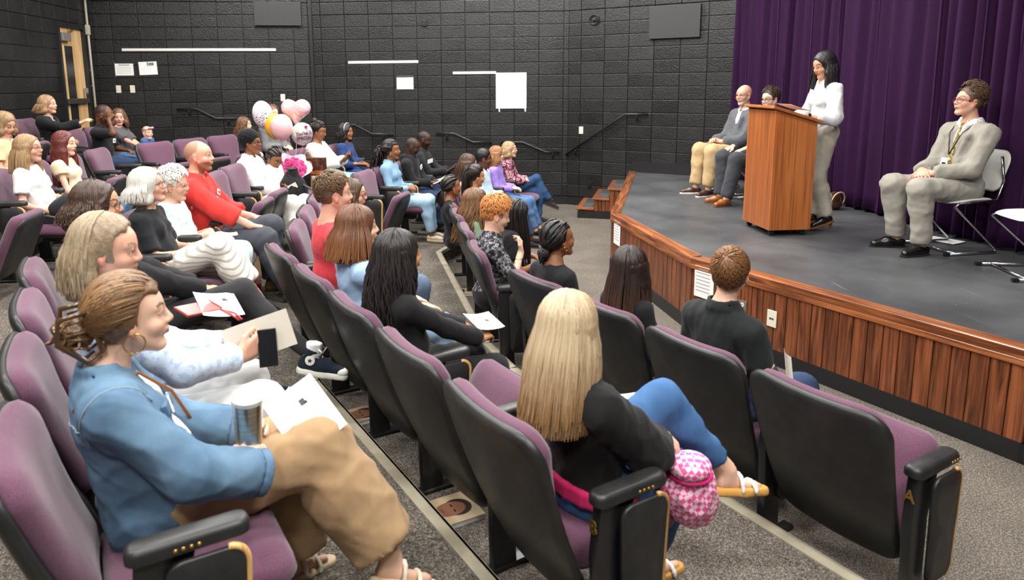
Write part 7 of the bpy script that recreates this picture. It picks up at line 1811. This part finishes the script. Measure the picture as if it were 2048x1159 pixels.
def mark(x, y): return ((x, y, 0.10, 0.10, 70), (x + 0.05, y - 0.03, 0.05, 0.04, 40))
paper('program', 'white program on the knee of the woman in denim', (-0.565, 2.13, 1.00), 0.18, 0.22, (R_(38), R_(-22), R_(35)), marks=mark(0.1, 0.2))
i = W['longman']
paper('program', 'grey folded program held upright by the long haired man', at(i, i['WR'][-1] + NP_(0.09, 0.04, 0.05)), 0.26, 0.15, (R_(74), R_(-14), R_(20)), plain('grey_paper', srgb(196, 190, 176), 0.8), marks=((0.1, 0.1, 0.3, 0.03, 140), (0.12, 0.0, 0.25, 0.03, 140)))
def phone(label, c, rot, parent=None):
    r = empty('smartphone', c); tag(r, label, 'phone'); r.rotation_euler = rot
    MB().box((0, 0, 0), (0.072, 0.148, 0.009)).build('case', M_BLACKM, r, bevel=0.003); MB().box((0, 0, 0.005), (0.066, 0.140, 0.001)).build('screen', plain('dark_glass', (0.01, 0.01, 0.012), 0.08), r)
phone('black smartphone held by the long haired man', at(i, i['WR'][-1] + NP_(0.11, 0.00, 0.015)), (R_(70), 0, R_(20)))
i = W['cream']; phone('smartphone held up by the woman in the cream blazer', at(i, (i['WR'][1] + i['WR'][-1]) / 2 + NP_(0.10, 0.0, 0.05)), (R_(50), 0, R_(60)))
i = W['bm2']; phone('smartphone held by the farther man in black', at(i, (i['WR'][1] + i['WR'][-1]) / 2 + NP_(0.10, 0.0, 0.035)), (R_(20), 0, R_(60)))
i = W['bm1']; paper('program', 'program held by the nearer man in black', at(i, (i['WR'][1] + i['WR'][-1]) / 2 + NP_(0.09, 0, 0.02)), 0.14, 0.2, (R_(10), R_(-25), R_(-14)), plain('grey_paper', srgb(196, 190, 176), 0.8))
i = W['blackhair']; paper('program', 'white program in the hands of the black haired woman', at(i, (i['WR'][1] + i['WR'][-1]) / 2 + NP_(0.08, 0.03, 0.035)), 0.15, 0.2, (R_(6), R_(4), R_(25)), marks=mark(0.15, 0.05))
i = W['blonde']; paper('program', 'white program on the thigh of the blonde woman', at(i, NP_(0.26, 0.06, 0.70)), 0.2, 0.2, (R_(0), R_(8), R_(20)))
i = W['boy']; paper('program', 'grey program corner beside the boy in the black polo', (1.44, 3.10, 0.73), 0.10, 0.16, (R_(65), R_(40), R_(40)), plain('grey_paper', srgb(196, 190, 176), 0.8))
i = W['white']; paper('program', 'white program on the lap of the white haired woman', at(i, (i['WR'][1] + i['WR'][-1]) / 2 + NP_(0.15, 0.02, -0.02)), 0.12, 0.12, (0, R_(8), 0.4))
i = W['curlyw']; q = (i['WR'][1] + i['WR'][-1]) / 2
paper('program', 'white program under the red wallet on black leggings', (-1.30, 3.38, 0.975), 0.20, 0.24, (R_(14), R_(10), R_(35)), marks=mark(0.2, 0.2))
wl_ = empty('wallet', (-1.365, 3.29, 0.985), 0); wl_.rotation_euler = (R_(14), R_(6), R_(60)); tag(wl_, 'flat red leather wallet with a wrist strap', 'wallet')
MB().box((0, 0, 0), (0.20, 0.11, 0.014)).build('wallet_body', cloth(('leather', (168, 72, 66))), wl_, bevel=0.005)
MB().tube([(0.098, -0.05, 0.008), (0.098, 0.05, 0.008)], 0.004, 6).build('zip_edge', plain('zip_red', srgb(150, 60, 50), 0.4), wl_)
MB().tube([(0.09, -0.055, 0.0), (0.12, -0.12, 0.004), (0.11, -0.19, 0.0), (0.09, -0.19, 0.002), (0.09, -0.12, 0.006), (0.088, -0.055, 0.002)], 0.006, 6).build('wrist_strap', cloth(('leather', (168, 50, 56))), wl_, smooth=True)
# the sneaker: white patch with a star, laces, toe cap and sock
i = W['curlyw']
for sd in (-1, 1):
    A, K = i['AN'][sd], i['KN'][sd]; fu = unit(K - A); F_ = unit(NP_(0.80, -0.55, -0.15)) if sd < 0 else unit(NP_(1, 0.1, 0)); up = unit(fu - (fu @ F_) * F_); side = np.cross(up, F_)
    P = Prims(); P.cap(A + up * 0.02, A + up * 0.075, 0.047, 0.043, 0.005, False, True); pr('sock', P, PL(238, 236, 232), i, 0.006)
    P = Prims(); P.ell(A + F_ * 0.165 - up * 0.060, (0.034, 0.034, 0.026), np.stack([F_, side, up], 1), 0.01); pr('toe_cap', P, PL(234, 230, 222), i, 0.006)
    mb = MB()
    for k in range(6):
        c = A + F_ * (0.035 + 0.018 * k) + up * (0.012 - 0.009 * k); mb.tube([tuple(c - side * 0.026 - up * 0.012), tuple(c + up * 0.004), tuple(c + side * 0.026 - up * 0.012)], 0.005, 5)
    for s_ in (1, -1): mb.tube([tuple(A + F_ * 0.035 + up * 0.018), tuple(A + F_ * 0.03 + up * 0.05 + side * 0.03 * s_), tuple(A + F_ * 0.055 + up * 0.045 + side * 0.045 * s_), tuple(A + F_ * 0.045 + up * 0.018 + side * 0.01 * s_)], 0.005, 5)
    mb.build('laces', plain('lace_white', srgb(240, 238, 232), 0.7), i['root'], smooth=True)
    o_ = -side
    R3 = Matrix(((F_[0], up[0], o_[0]), (F_[1], up[1], o_[1]), (F_[2], up[2], o_[2]))).to_4x4()
    c = A - up * 0.012 + o_ * 0.0445
    pt = MB().lathe([(0.026, -0.003), (0.026, 0.002), (0.024, 0.003)], n=20); po = pt.build('ankle_patch', plain('patch_white', srgb(240, 238, 234), 0.5), i['root']); po.matrix_local = Matrix.Translation(c) @ R3
    st = MB(); ring = [((0.014 if k % 2 == 0 else 0.006) * math.sin(k * math.pi / 5), (0.014 if k % 2 == 0 else 0.006) * math.cos(k * math.pi / 5)) for k in range(10)]; st.prism(ring, 0.003, 0.0042); st.build('star', plain('star_navy', srgb(30, 36, 56), 0.5), po)
# woven black bag on the lap of the woman in white
i = W['tee']; g = empty('shoulder_bag', at(i, i['hip'] + NP_(0.28, -0.10, 0.05)), 0); tag(g, 'black woven shoulder bag on the lap of the woman in white', 'bag')
P = Prims(); P.ell((0, 0, 0.05), (0.14, 0.10, 0.10), None, 0.02); P.cap((-0.1, -0.05, 0.02), (0.12, -0.05, 0.0), 0.07, 0.06, 0.05); V, Q = polygonise(P, 0.01); V = folds(V, Q, 0.003, np.random.default_rng(4), 60); obj('bag_body', mesh_np('bag_body', V, Q, cloth(PL(34, 34, 36))), g)
MB().tube([(-0.17, -0.12, -0.02), (-0.05, -0.15, -0.03), (0.06, -0.12, 0.06), (0.10, -0.05, 0.17), (0.16, 0.0, 0.16)], 0.011, 6).build('strap', plain('strap_grey', srgb(98, 98, 94), 0.4), g, smooth=True)
# pink check bag beside the blonde woman
i = W['blonde']; g = empty('belt_bag', (0.725, 2.235, 0.68), R_(30)); tag(g, 'pink and white checked bag hanging beside the blonde woman', 'bag')
m_ck, nt, b = newmat('pink_check'); tcn = N(nt, 'ShaderNodeTexCoord'); ck = N(nt, 'ShaderNodeTexChecker'); ck.inputs['Scale'].default_value = 60; ck.inputs['Color1'].default_value = (*srgb(226, 84, 150), 1); ck.inputs['Color2'].default_value = (*srgb(246, 206, 222), 1)
mpn = N(nt, 'ShaderNodeMapping'); mpn.inputs['Rotation'].default_value = (R_(20), R_(35), R_(45)); nt.links.new(tcn.outputs['Object'], mpn.inputs['Vector']); nt.links.new(mpn.outputs[0], ck.inputs['Vector']); nt.links.new(ck.outputs[0], b.inputs['Base Color']); b.inputs['Roughness'].default_value = 0.6
P = Prims(); P.ell((0, 0, -0.01), (0.105, 0.08, 0.09), None, 0.02); P.ell((0.03, 0.0, -0.09), (0.08, 0.06, 0.075), None, 0.06); V, Q = polygonise(P, 0.007); V = folds(V, Q, 0.007, np.random.default_rng(8), 45); obj('bag_body', mesh_np('bag_body', V, Q, m_ck), g)
P = Prims(); P.ell((-0.02, -0.02, 0.085), (0.075, 0.07, 0.045), None, 0.02); V, Q = polygonise(P, 0.007); obj('top_pouch', mesh_np('top_pouch', V, Q, m_ck), g)
MB().tube([(0.075 * math.cos(a) - 0.01, 0.07 * math.sin(a) - 0.01, 0.052) for a in np.linspace(0, 6.28, 20)], 0.007, 6, cap=False).build('piping', plain('hot_pink', srgb(214, 40, 120), 0.5), g, smooth=True)
L_ = i['root']
P = Prims(); hp = i['hip']
for a0, a1 in zip(np.linspace(150, 285, 9), np.linspace(150, 285, 9)[1:]):
    p0 = hp + NP_(0.165 * math.cos(R_(a0)), 0.215 * math.sin(R_(a0)), 0.09 - 0.0006 * (a0 - 150)); p1 = hp + NP_(0.165 * math.cos(R_(a1)), 0.215 * math.sin(R_(a1)), 0.09 - 0.0006 * (a1 - 150))
    for z in (-0.018, 0, 0.018): P.cap(p0 + NP_(0, 0, z), p1 + NP_(0, 0, z), 0.012, 0.012, 0.01)
pr('waist_strap', P, PL(190, 34, 92), i, 0.006)['label'] = 'magenta waist strap'

# ------------------------------------------------------------------ balloons, bouquet, gift bag, backpack, tote
def foil(name, fn, mat, label, loc, rot, cat='balloon', group='balloons tied beside the bouquet'):
    r = empty(name, loc); r.rotation_euler = rot; tag(r, label, cat, group); return r
def blob(prims, h, mat, parent, nm='balloon_skin', fold=0.0):
    V, Q = polygonise(prims, h)
    V = relax(V, Q, 2)
    if fold: V = folds(V, Q, fold, np.random.default_rng(2), 60)
    return obj(nm, mesh_np(nm, V, Q, mat), parent)
TIE = Vector((-2.20, 8.42, 0.98))
def ribbon(r, loc, bottom):
    a = Vector(bottom); b_ = TIE - Vector(loc); im = r.rotation_euler.to_matrix().inverted()
    MB().tube([tuple(a), tuple(a.lerp(im @ b_, 0.5) + Vector((0.01, 0, 0.02))), tuple(im @ b_)], 0.0022, 5).build('ribbon', plain('ribbon_white', srgb(236, 226, 230), 0.4), r)
m_conf, nt, b = newmat('confetti_balloon'); tcn = N(nt, 'ShaderNodeTexCoord'); vo = N(nt, 'ShaderNodeTexVoronoi'); vo.inputs['Scale'].default_value = 48; nt.links.new(tcn.outputs['Object'], vo.inputs['Vector'])
r1 = ramp(nt, [(0.30, srgb(50, 40, 48)), (0.40, srgb(236, 222, 230))]); nt.links.new(vo.outputs['Distance'], r1.inputs[0]); gr = N(nt, 'ShaderNodeSeparateXYZ'); nt.links.new(tcn.outputs['Object'], gr.inputs[0])
mr = N(nt, 'ShaderNodeMapRange'); mr.inputs['From Min'].default_value = 0.15; mr.inputs['From Max'].default_value = -0.02; nt.links.new(gr.outputs['Z'], mr.inputs['Value'])
mx = N(nt, 'ShaderNodeMix', data_type='RGBA'); mx.inputs['A'].default_value = (*srgb(232, 218, 226), 1); nt.links.new(mr.outputs[0], mx.inputs['Factor']); nt.links.new(r1.outputs[0], mx.inputs['B']); nt.links.new(mx.outputs['Result'], b.inputs['Base Color']); b.inputs['Roughness'].default_value = 0.12
def latex(col, name): return plain(name, srgb(col), 0.14, 0, 0.6, None, 0.3)
def round_balloon(label, loc, rx, rz, mat, tilt=(0, 0, 0)):
    r = foil('balloon', None, mat, label, loc, tilt); P = Prims(); P.ell((0, 0, 0), (rx, rx, rz), None, 0.02); P.cap((0, 0, -rz * 0.6), (0, 0, -rz - 0.01), rx * 0.5, 0.008, 0.06); blob(P, 0.012, mat, r)
    MB().lathe([(0.006, 0.006), (0.006, 0), (0.014, -0.012)], (0, 0, -rz - 0.008), 10).build('knot', mat, r); ribbon(r, loc, (0, 0, -rz - 0.016))
round_balloon('clear balloon full of dark confetti', (-2.56, 8.48, 1.705), 0.120, 0.165, m_conf, (0, R_(-8), 0))
round_balloon('round pale pink balloon in front of the others', (-2.27, 8.22, 1.570), 0.128, 0.150, latex((240, 188, 192), 'latex_pink'))
round_balloon('orange balloon tucked behind the pale pink one', (-2.42, 8.46, 1.570), 0.118, 0.150, latex((244, 172, 60), 'latex_orange'))
m_hr = plain('foil_rose', srgb(238, 196, 200), 0.16, 0.25, 0.6)
r = foil('balloon', None, m_hr, 'large pale pink heart shaped foil balloon', (-2.20, 8.64, 1.735), (0, 0, R_(-12))); P = Prims()
for s in (-1, 1): P.ell((s * 0.085, 0, 0.045), (0.105, 0.06, 0.098), None, 0.03); P.cap((s * 0.085, 0, 0.02), (0, 0, -0.14), 0.075, 0.02, 0.05)
blob(P, 0.012, m_hr, r, fold=0.003); ribbon(r, r.location, (0, 0, -0.15))
m_fo, nt, b = newmat('foil_print'); tcn = N(nt, 'ShaderNodeTexCoord'); vo = N(nt, 'ShaderNodeTexVoronoi'); vo.inputs['Scale'].default_value = 24; nt.links.new(tcn.outputs['Object'], vo.inputs['Vector'])
sx = N(nt, 'ShaderNodeSeparateXYZ'); nt.links.new(tcn.outputs['Object'], sx.inputs[0]); ms = N(nt, 'ShaderNodeMath', operation='MULTIPLY_ADD'); ms.inputs[1].default_value = -0.7; nt.links.new(sx.outputs['X'], ms.inputs[0]); nt.links.new(sx.outputs['Z'], ms.inputs[2])
st_ = ramp(nt, [(0.0, (0, 0, 0)), (0.03, (1, 1, 1))]); nt.links.new(ms.outputs[0], st_.inputs[0]); hs_ = N(nt, 'ShaderNodeHueSaturation'); hs_.inputs['Saturation'].default_value = 0.9; hs_.inputs['Value'].default_value = 1.1; nt.links.new(vo.outputs['Color'], hs_.inputs['Color'])
mx = N(nt, 'ShaderNodeMix', data_type='RGBA'); mx.inputs['A'].default_value = (*srgb(206, 202, 206), 1); nt.links.new(st_.outputs[0], mx.inputs['Factor'])
mxw = N(nt, 'ShaderNodeMix', data_type='RGBA'); mxw.inputs['Factor'].default_value = 0.45; mxw.inputs['B'].default_value = (0.9, 0.9, 0.8, 1); nt.links.new(hs_.outputs[0], mxw.inputs['A']); nt.links.new(mxw.outputs['Result'], mx.inputs['B']); nt.links.new(mx.outputs['Result'], b.inputs['Base Color']); b.inputs['Roughness'].default_value = 0.18; b.inputs['Metallic'].default_value = 0.3
r = foil('balloon', None, m_fo, "silver foil balloon printed You're So Special with bright dots", (-2.07, 8.36, 1.475), (0, 0, R_(12))); P = Prims(); P.ell((0, 0, 0), (0.128, 0.06, 0.140), None, 0.02); blob(P, 0.012, m_fo, r, fold=0.002); ribbon(r, r.location, (0, 0, -0.14))
for tx, z, x, sz in (("You're So", 0.01, 0.03, 0.052), ('SPECIAL', -0.045, 0.025, 0.052)):
    text_mesh('balloon_lettering', tx, sz, plain('plum_ink', srgb(110, 30, 70), 0.5), r, (x, -0.061, z), (R_(90), R_(-6), 0), 0.003, font_bold=True, shear=0.15)
def star_mesh(parent, c, rad, mat, nm):
    st = MB(); ring = [((rad if k % 2 == 0 else rad * 0.45) * math.sin(k * math.pi / 5), (rad if k % 2 == 0 else rad * 0.45) * math.cos(k * math.pi / 5)) for k in range(10)]; st.prism(ring, -0.002, 0.002); o = st.build(nm, mat, parent); o.location = c; o.rotation_euler = (R_(90), 0, 0)
star_mesh(r, (0.05, -0.054, 0.085), 0.03, plain('star_red', srgb(170, 24, 60), 0.4), 'printed_star')
bq = empty('bouquet', (-2.205, 8.40, 0.96), 0); tag(bq, 'bouquet of bright pink flowers in pale pink wrapping', 'bouquet'); bq.rotation_euler = (R_(48), R_(14), 0); bq.location = (-2.19, 8.36, 1.02); bq.scale = (1.15, 1.15, 1.15)
V = []; n = 40
for j, (rad, z) in enumerate(((0.03, -0.10), (0.09, 0.0), (0.17, 0.10))):
    for k in range(n):
        a = 2 * math.pi * k / n; rr2 = rad * (1 + 0.16 * math.sin(5 * a + 1) * j / 2); V.append((rr2 * math.cos(a), rr2 * math.sin(a), z + 0.03 * math.sin(3 * a) * j / 2))
F = [(j * n + k, j * n + (k + 1) % n, (j + 1) * n + (k + 1) % n, (j + 1) * n + k) for j in range(2) for k in range(n)]
o = obj('wrapping', mesh_np('wrapping', np.array(V), np.array(F), plain('tissue_pink', srgb(240, 206, 222), 0.7)), bq); sm = o.modifiers.new('thickness', 'SOLIDIFY'); sm.thickness = 0.003
rng_ = random.Random(5); fm = []
for hue in ((200, 52, 122), (178, 36, 104), (214, 84, 146)):
    mb = MB()
    for q in range(9):
        for k in range(3):
            a = q * 0.7 + k * 2.1; r0 = 0.006 + 0.0026 * q
            mb.tube([(r0 * math.cos(a), r0 * math.sin(a), 0.012 - 0.002 * q), (r0 * 1.25 * math.cos(a + 0.5), r0 * 1.25 * math.sin(a + 0.5), 0.020 - 0.003 * q), (r0 * math.cos(a + 1.0), r0 * math.sin(a + 1.0), 0.012 - 0.002 * q)], 0.005, 5)
    fm.append(keep(mb.build('flower', plain('petal_%d' % hue[0], srgb(hue), 0.6), smooth=True)))
for q in range(30):
    a = q * 2.39996; rad = 0.115 * math.sqrt((q + 0.5) / 30); o = obj('flower', fm[q % 3], bq); o.location = (rad * math.cos(a), rad * math.sin(a), 0.105 - 2.6 * rad * rad); o.rotation_euler = (math.sin(a) * rad * -4, math.cos(a) * rad * 4, a)
gb = empty('gift_bag', (-2.02, 8.56, 0.80), R_(-8)); tag(gb, 'black gift bag with an orange printed oval and pink handle', 'bag'); gb.location = (-1.99, 8.62, 0.955)
MB().box((0, 0, 0.10), (0.26, 0.09, 0.22)).build('bag_body', mix_noise('bag_print', srgb(34, 24, 20), srgb(110, 60, 36), 18, 0.5, 0), gb, bevel=0.004)
MB().lathe([(0.045, -0.001), (0.045, 0.001)], n=20).build('oval_print', plain('oval_cream', srgb(206, 168, 140), 0.6), gb).matrix_local = Matrix.Translation((-0.07, -0.047, 0.13)) @ Matrix.Rotation(R_(90), 4, 'X')
text_mesh('bag_lettering', 'ROSE', 0.06, plain('ink_orange', srgb(222, 120, 50), 0.5), gb, (0.03, -0.047, 0.03), (R_(90), 0, 0), 0.001, font_bold=True)
MB().tube([(-0.07 + 0.05 * math.cos(a), -0.05, 0.20 + 0.09 * math.sin(a)) for a in np.linspace(0, math.pi, 10)], 0.006, 6).build('handle', plain('handle_rose', srgb(216, 170, 150), 0.5), gb, smooth=True)
bp = empty('backpack', (-2.02, 7.62, 0.93), R_(-40)); tag(bp, 'black backpack with a pale tag resting on the lap of the woman in pink', 'backpack')
P = Prims(); P.ell((0, 0, 0.03), (0.12, 0.15, 0.13), None, 0.03); P.cap((0.05, -0.06, -0.04), (0.05, 0.07, -0.04), 0.08, 0.08, 0.05); P.cap((-0.02, 0, 0.13), (0.02, 0, 0.18), 0.07, 0.055, 0.05); V, Q = polygonise(P, 0.011); V = folds(V, Q, 0.004, np.random.default_rng(9), 40); obj('bag_body', mesh_np('bag_body', V, Q, cloth(PL(24, 24, 27))), bp)
MB().tube([(0.06 * math.cos(a), 0.06 * math.sin(a), 0.22) for a in np.linspace(0, 6.28, 16)], 0.010, 6, cap=False).build('collar_ring', M_BLACKM, bp, smooth=True)
MB().box((0.105, -0.075, 0.04), (0.006, 0.10, 0.06), Matrix.Rotation(R_(-25), 3, 'Z') @ Matrix.Rotation(R_(25), 3, 'X')).build('name_tag', plain('tag_grey', srgb(206, 200, 190), 0.5), bp)
MB().tube([(0.12, 0.05, 0.05), (0.20, 0.14, -0.02), (0.24, 0.20, -0.16), (0.18, 0.18, -0.20)], 0.012, 6).build('strap', plain('strap_check', srgb(60, 60, 62), 0.6), bp, smooth=True)
tt = empty('tote_bag', (-1.90, 7.40, 0.31), R_(-8)); tag(tt, 'cream canvas tote bag standing at the knees of the woman in pink', 'bag')
P = Prims(); P.cap((0, -0.12, 0.10), (0, 0.12, 0.10), 0.09, 0.09, 0.02); P.cap((0, -0.12, 0.30), (0, 0.12, 0.30), 0.08, 0.08, 0.10); P.plane((0, 0, 0.005), (0, 0, -1)); P.plane((0, 0, 0.36), (0, 0, 1)); V, Q = polygonise(P, 0.012); V = folds(V, Q, 0.005, np.random.default_rng(7), 22); obj('bag_body', mesh_np('bag_body', V, Q, cloth(PL(238, 226, 206))), tt)
for s in (-1, 1): MB().tube([(s * 0.04, -0.07, 0.35), (s * 0.07, -0.05, 0.42), (s * 0.07, 0.05, 0.42), (s * 0.04, 0.07, 0.35)], 0.008, 6).build('handle', cloth(PL(226, 212, 190)), tt, smooth=True)
rp = empty('red_purse', (-1.90, 5.80, 0.31), R_(15)); tag(rp, 'small red purse on the carpet beside the mint trousers', 'bag')
MB().box((0, 0, 0.045), (0.10, 0.16, 0.09)).build('purse_body', cloth(('leather', (160, 40, 44))), rp, bevel=0.012); MB().tube([(0, -0.06, 0.085), (0, -0.03, 0.14), (0, 0.03, 0.14), (0, 0.06, 0.085)], 0.005, 6).build('handle', cloth(('leather', (160, 40, 44))), rp, smooth=True)
pb = empty('paper_bag', (-2.02, 6.35, 0.31), R_(10)); tag(pb, 'brown paper bag on the floor behind the dark trousers', 'bag')
MB().box((0, 0, 0.13), (0.10, 0.16, 0.26)).build('bag_body', cloth(PL(190, 160, 124)), pb, bevel=0.006); MB().box((0, 0, 0.265), (0.06, 0.15, 0.02)).build('folded_top', cloth(PL(180, 150, 112)), pb)
# portrait-covered books lying on the tier behind the second row
def book(label, c, rz, wd=0.20, hd=0.26, z=0.155):
    r = empty('photo_book', (c[0], c[1], z), rz); tag(r, label, 'book', 'photo books on the floor')
    MB().box((0, 0, 0.012), (wd, hd, 0.022)).build('pages', M_PAPER, r); MB().box((0, 0, 0.0245), (wd + 0.006, hd + 0.006, 0.003)).build('cover', plain('cover_tan', srgb(178, 158, 128), 0.35), r)
    sk = plain('print_skin', srgb(126, 86, 66), 0.4); dk = plain('print_dark', srgb(44, 34, 32), 0.4)
    def oval(nm, x, y, a, b2, m, zz): o = MB().prism([(x + a * math.cos(t), y + b2 * math.sin(t)) for t in np.linspace(0, 6.28, 22)[:-1]], 0.026 + zz, 0.0264 + zz).build(nm, m, r); return o
    oval('printed_hair', 0.0, 0.045, 0.062, 0.065, dk, 0.0); oval('printed_face', 0, 0.01, 0.052, 0.072, sk, 0.0005); oval('printed_shirt', 0, -0.10, 0.075, 0.03, dk, 0.0004)
    for s in (-1, 1): oval('printed_eye', s * 0.02, 0.022, 0.010, 0.005, dk, 0.0010)
    oval('printed_mouth', 0, -0.03, 0.017, 0.005, plain('print_lip', srgb(120, 66, 56), 0.4), 0.0010)
    return r
book('photo book on the carpet below the empty second row chair', (-0.14, 2.86), R_(-62)); book('photo book on the carpet below the black haired woman', (-0.70, 3.78), R_(-60), 0.17, 0.22)
book('photo book half under the front row chairs', (-0.06, 6.72), R_(-85), 0.18, 0.24, 0.0)
# shoes of people seated out of view at the left
def lone_shoe(label, loc, rz, key, sole_key, q=1.0):
    r = empty('shoe', loc, rz); tag(r, label, 'shoe'); P = Prims(); P.cap((-0.03, 0, 0.05), (0.06, 0, 0.05), 0.042 * q, 0.044 * q, 0.02); P.cap((0.06, 0, 0.045), (0.17, 0, 0.04), 0.044 * q, 0.036 * q, 0.03); P.ell((-0.0, 0, 0.10), (0.05, 0.03, 0.05), None, 0.01, True); P.plane((0, 0, 0.02), (0, 0, -1))
    V, Q = polygonise(P, 0.007); obj('upper', mesh_np('upper', V, Q, cloth(key)), r)
    P = Prims(); P.cap((-0.035, 0, 0.012), (0.175, 0, 0.012), 0.046 * q, 0.042 * q, 0.01); P.plane((0, 0, 0.024), (0, 0, 1)); P.plane((0, 0, 0.0), (0, 0, -1)); V, Q = polygonise(P, 0.006); obj('shoe_sole', mesh_np('shoe_sole', V, Q, cloth(sole_key)), r)
lone_shoe('tan shoe at the left picture edge behind the denim jacket', (-1.98, 2.42, 0.465), R_(35), PL(150, 122, 84), PL(170, 146, 108))
lone_shoe('black shoe at the left picture edge behind the chairs', (-2.86, 3.74, 0.465), R_(30), PL(34, 34, 36), PL(60, 60, 60), 1.15)
_ = None
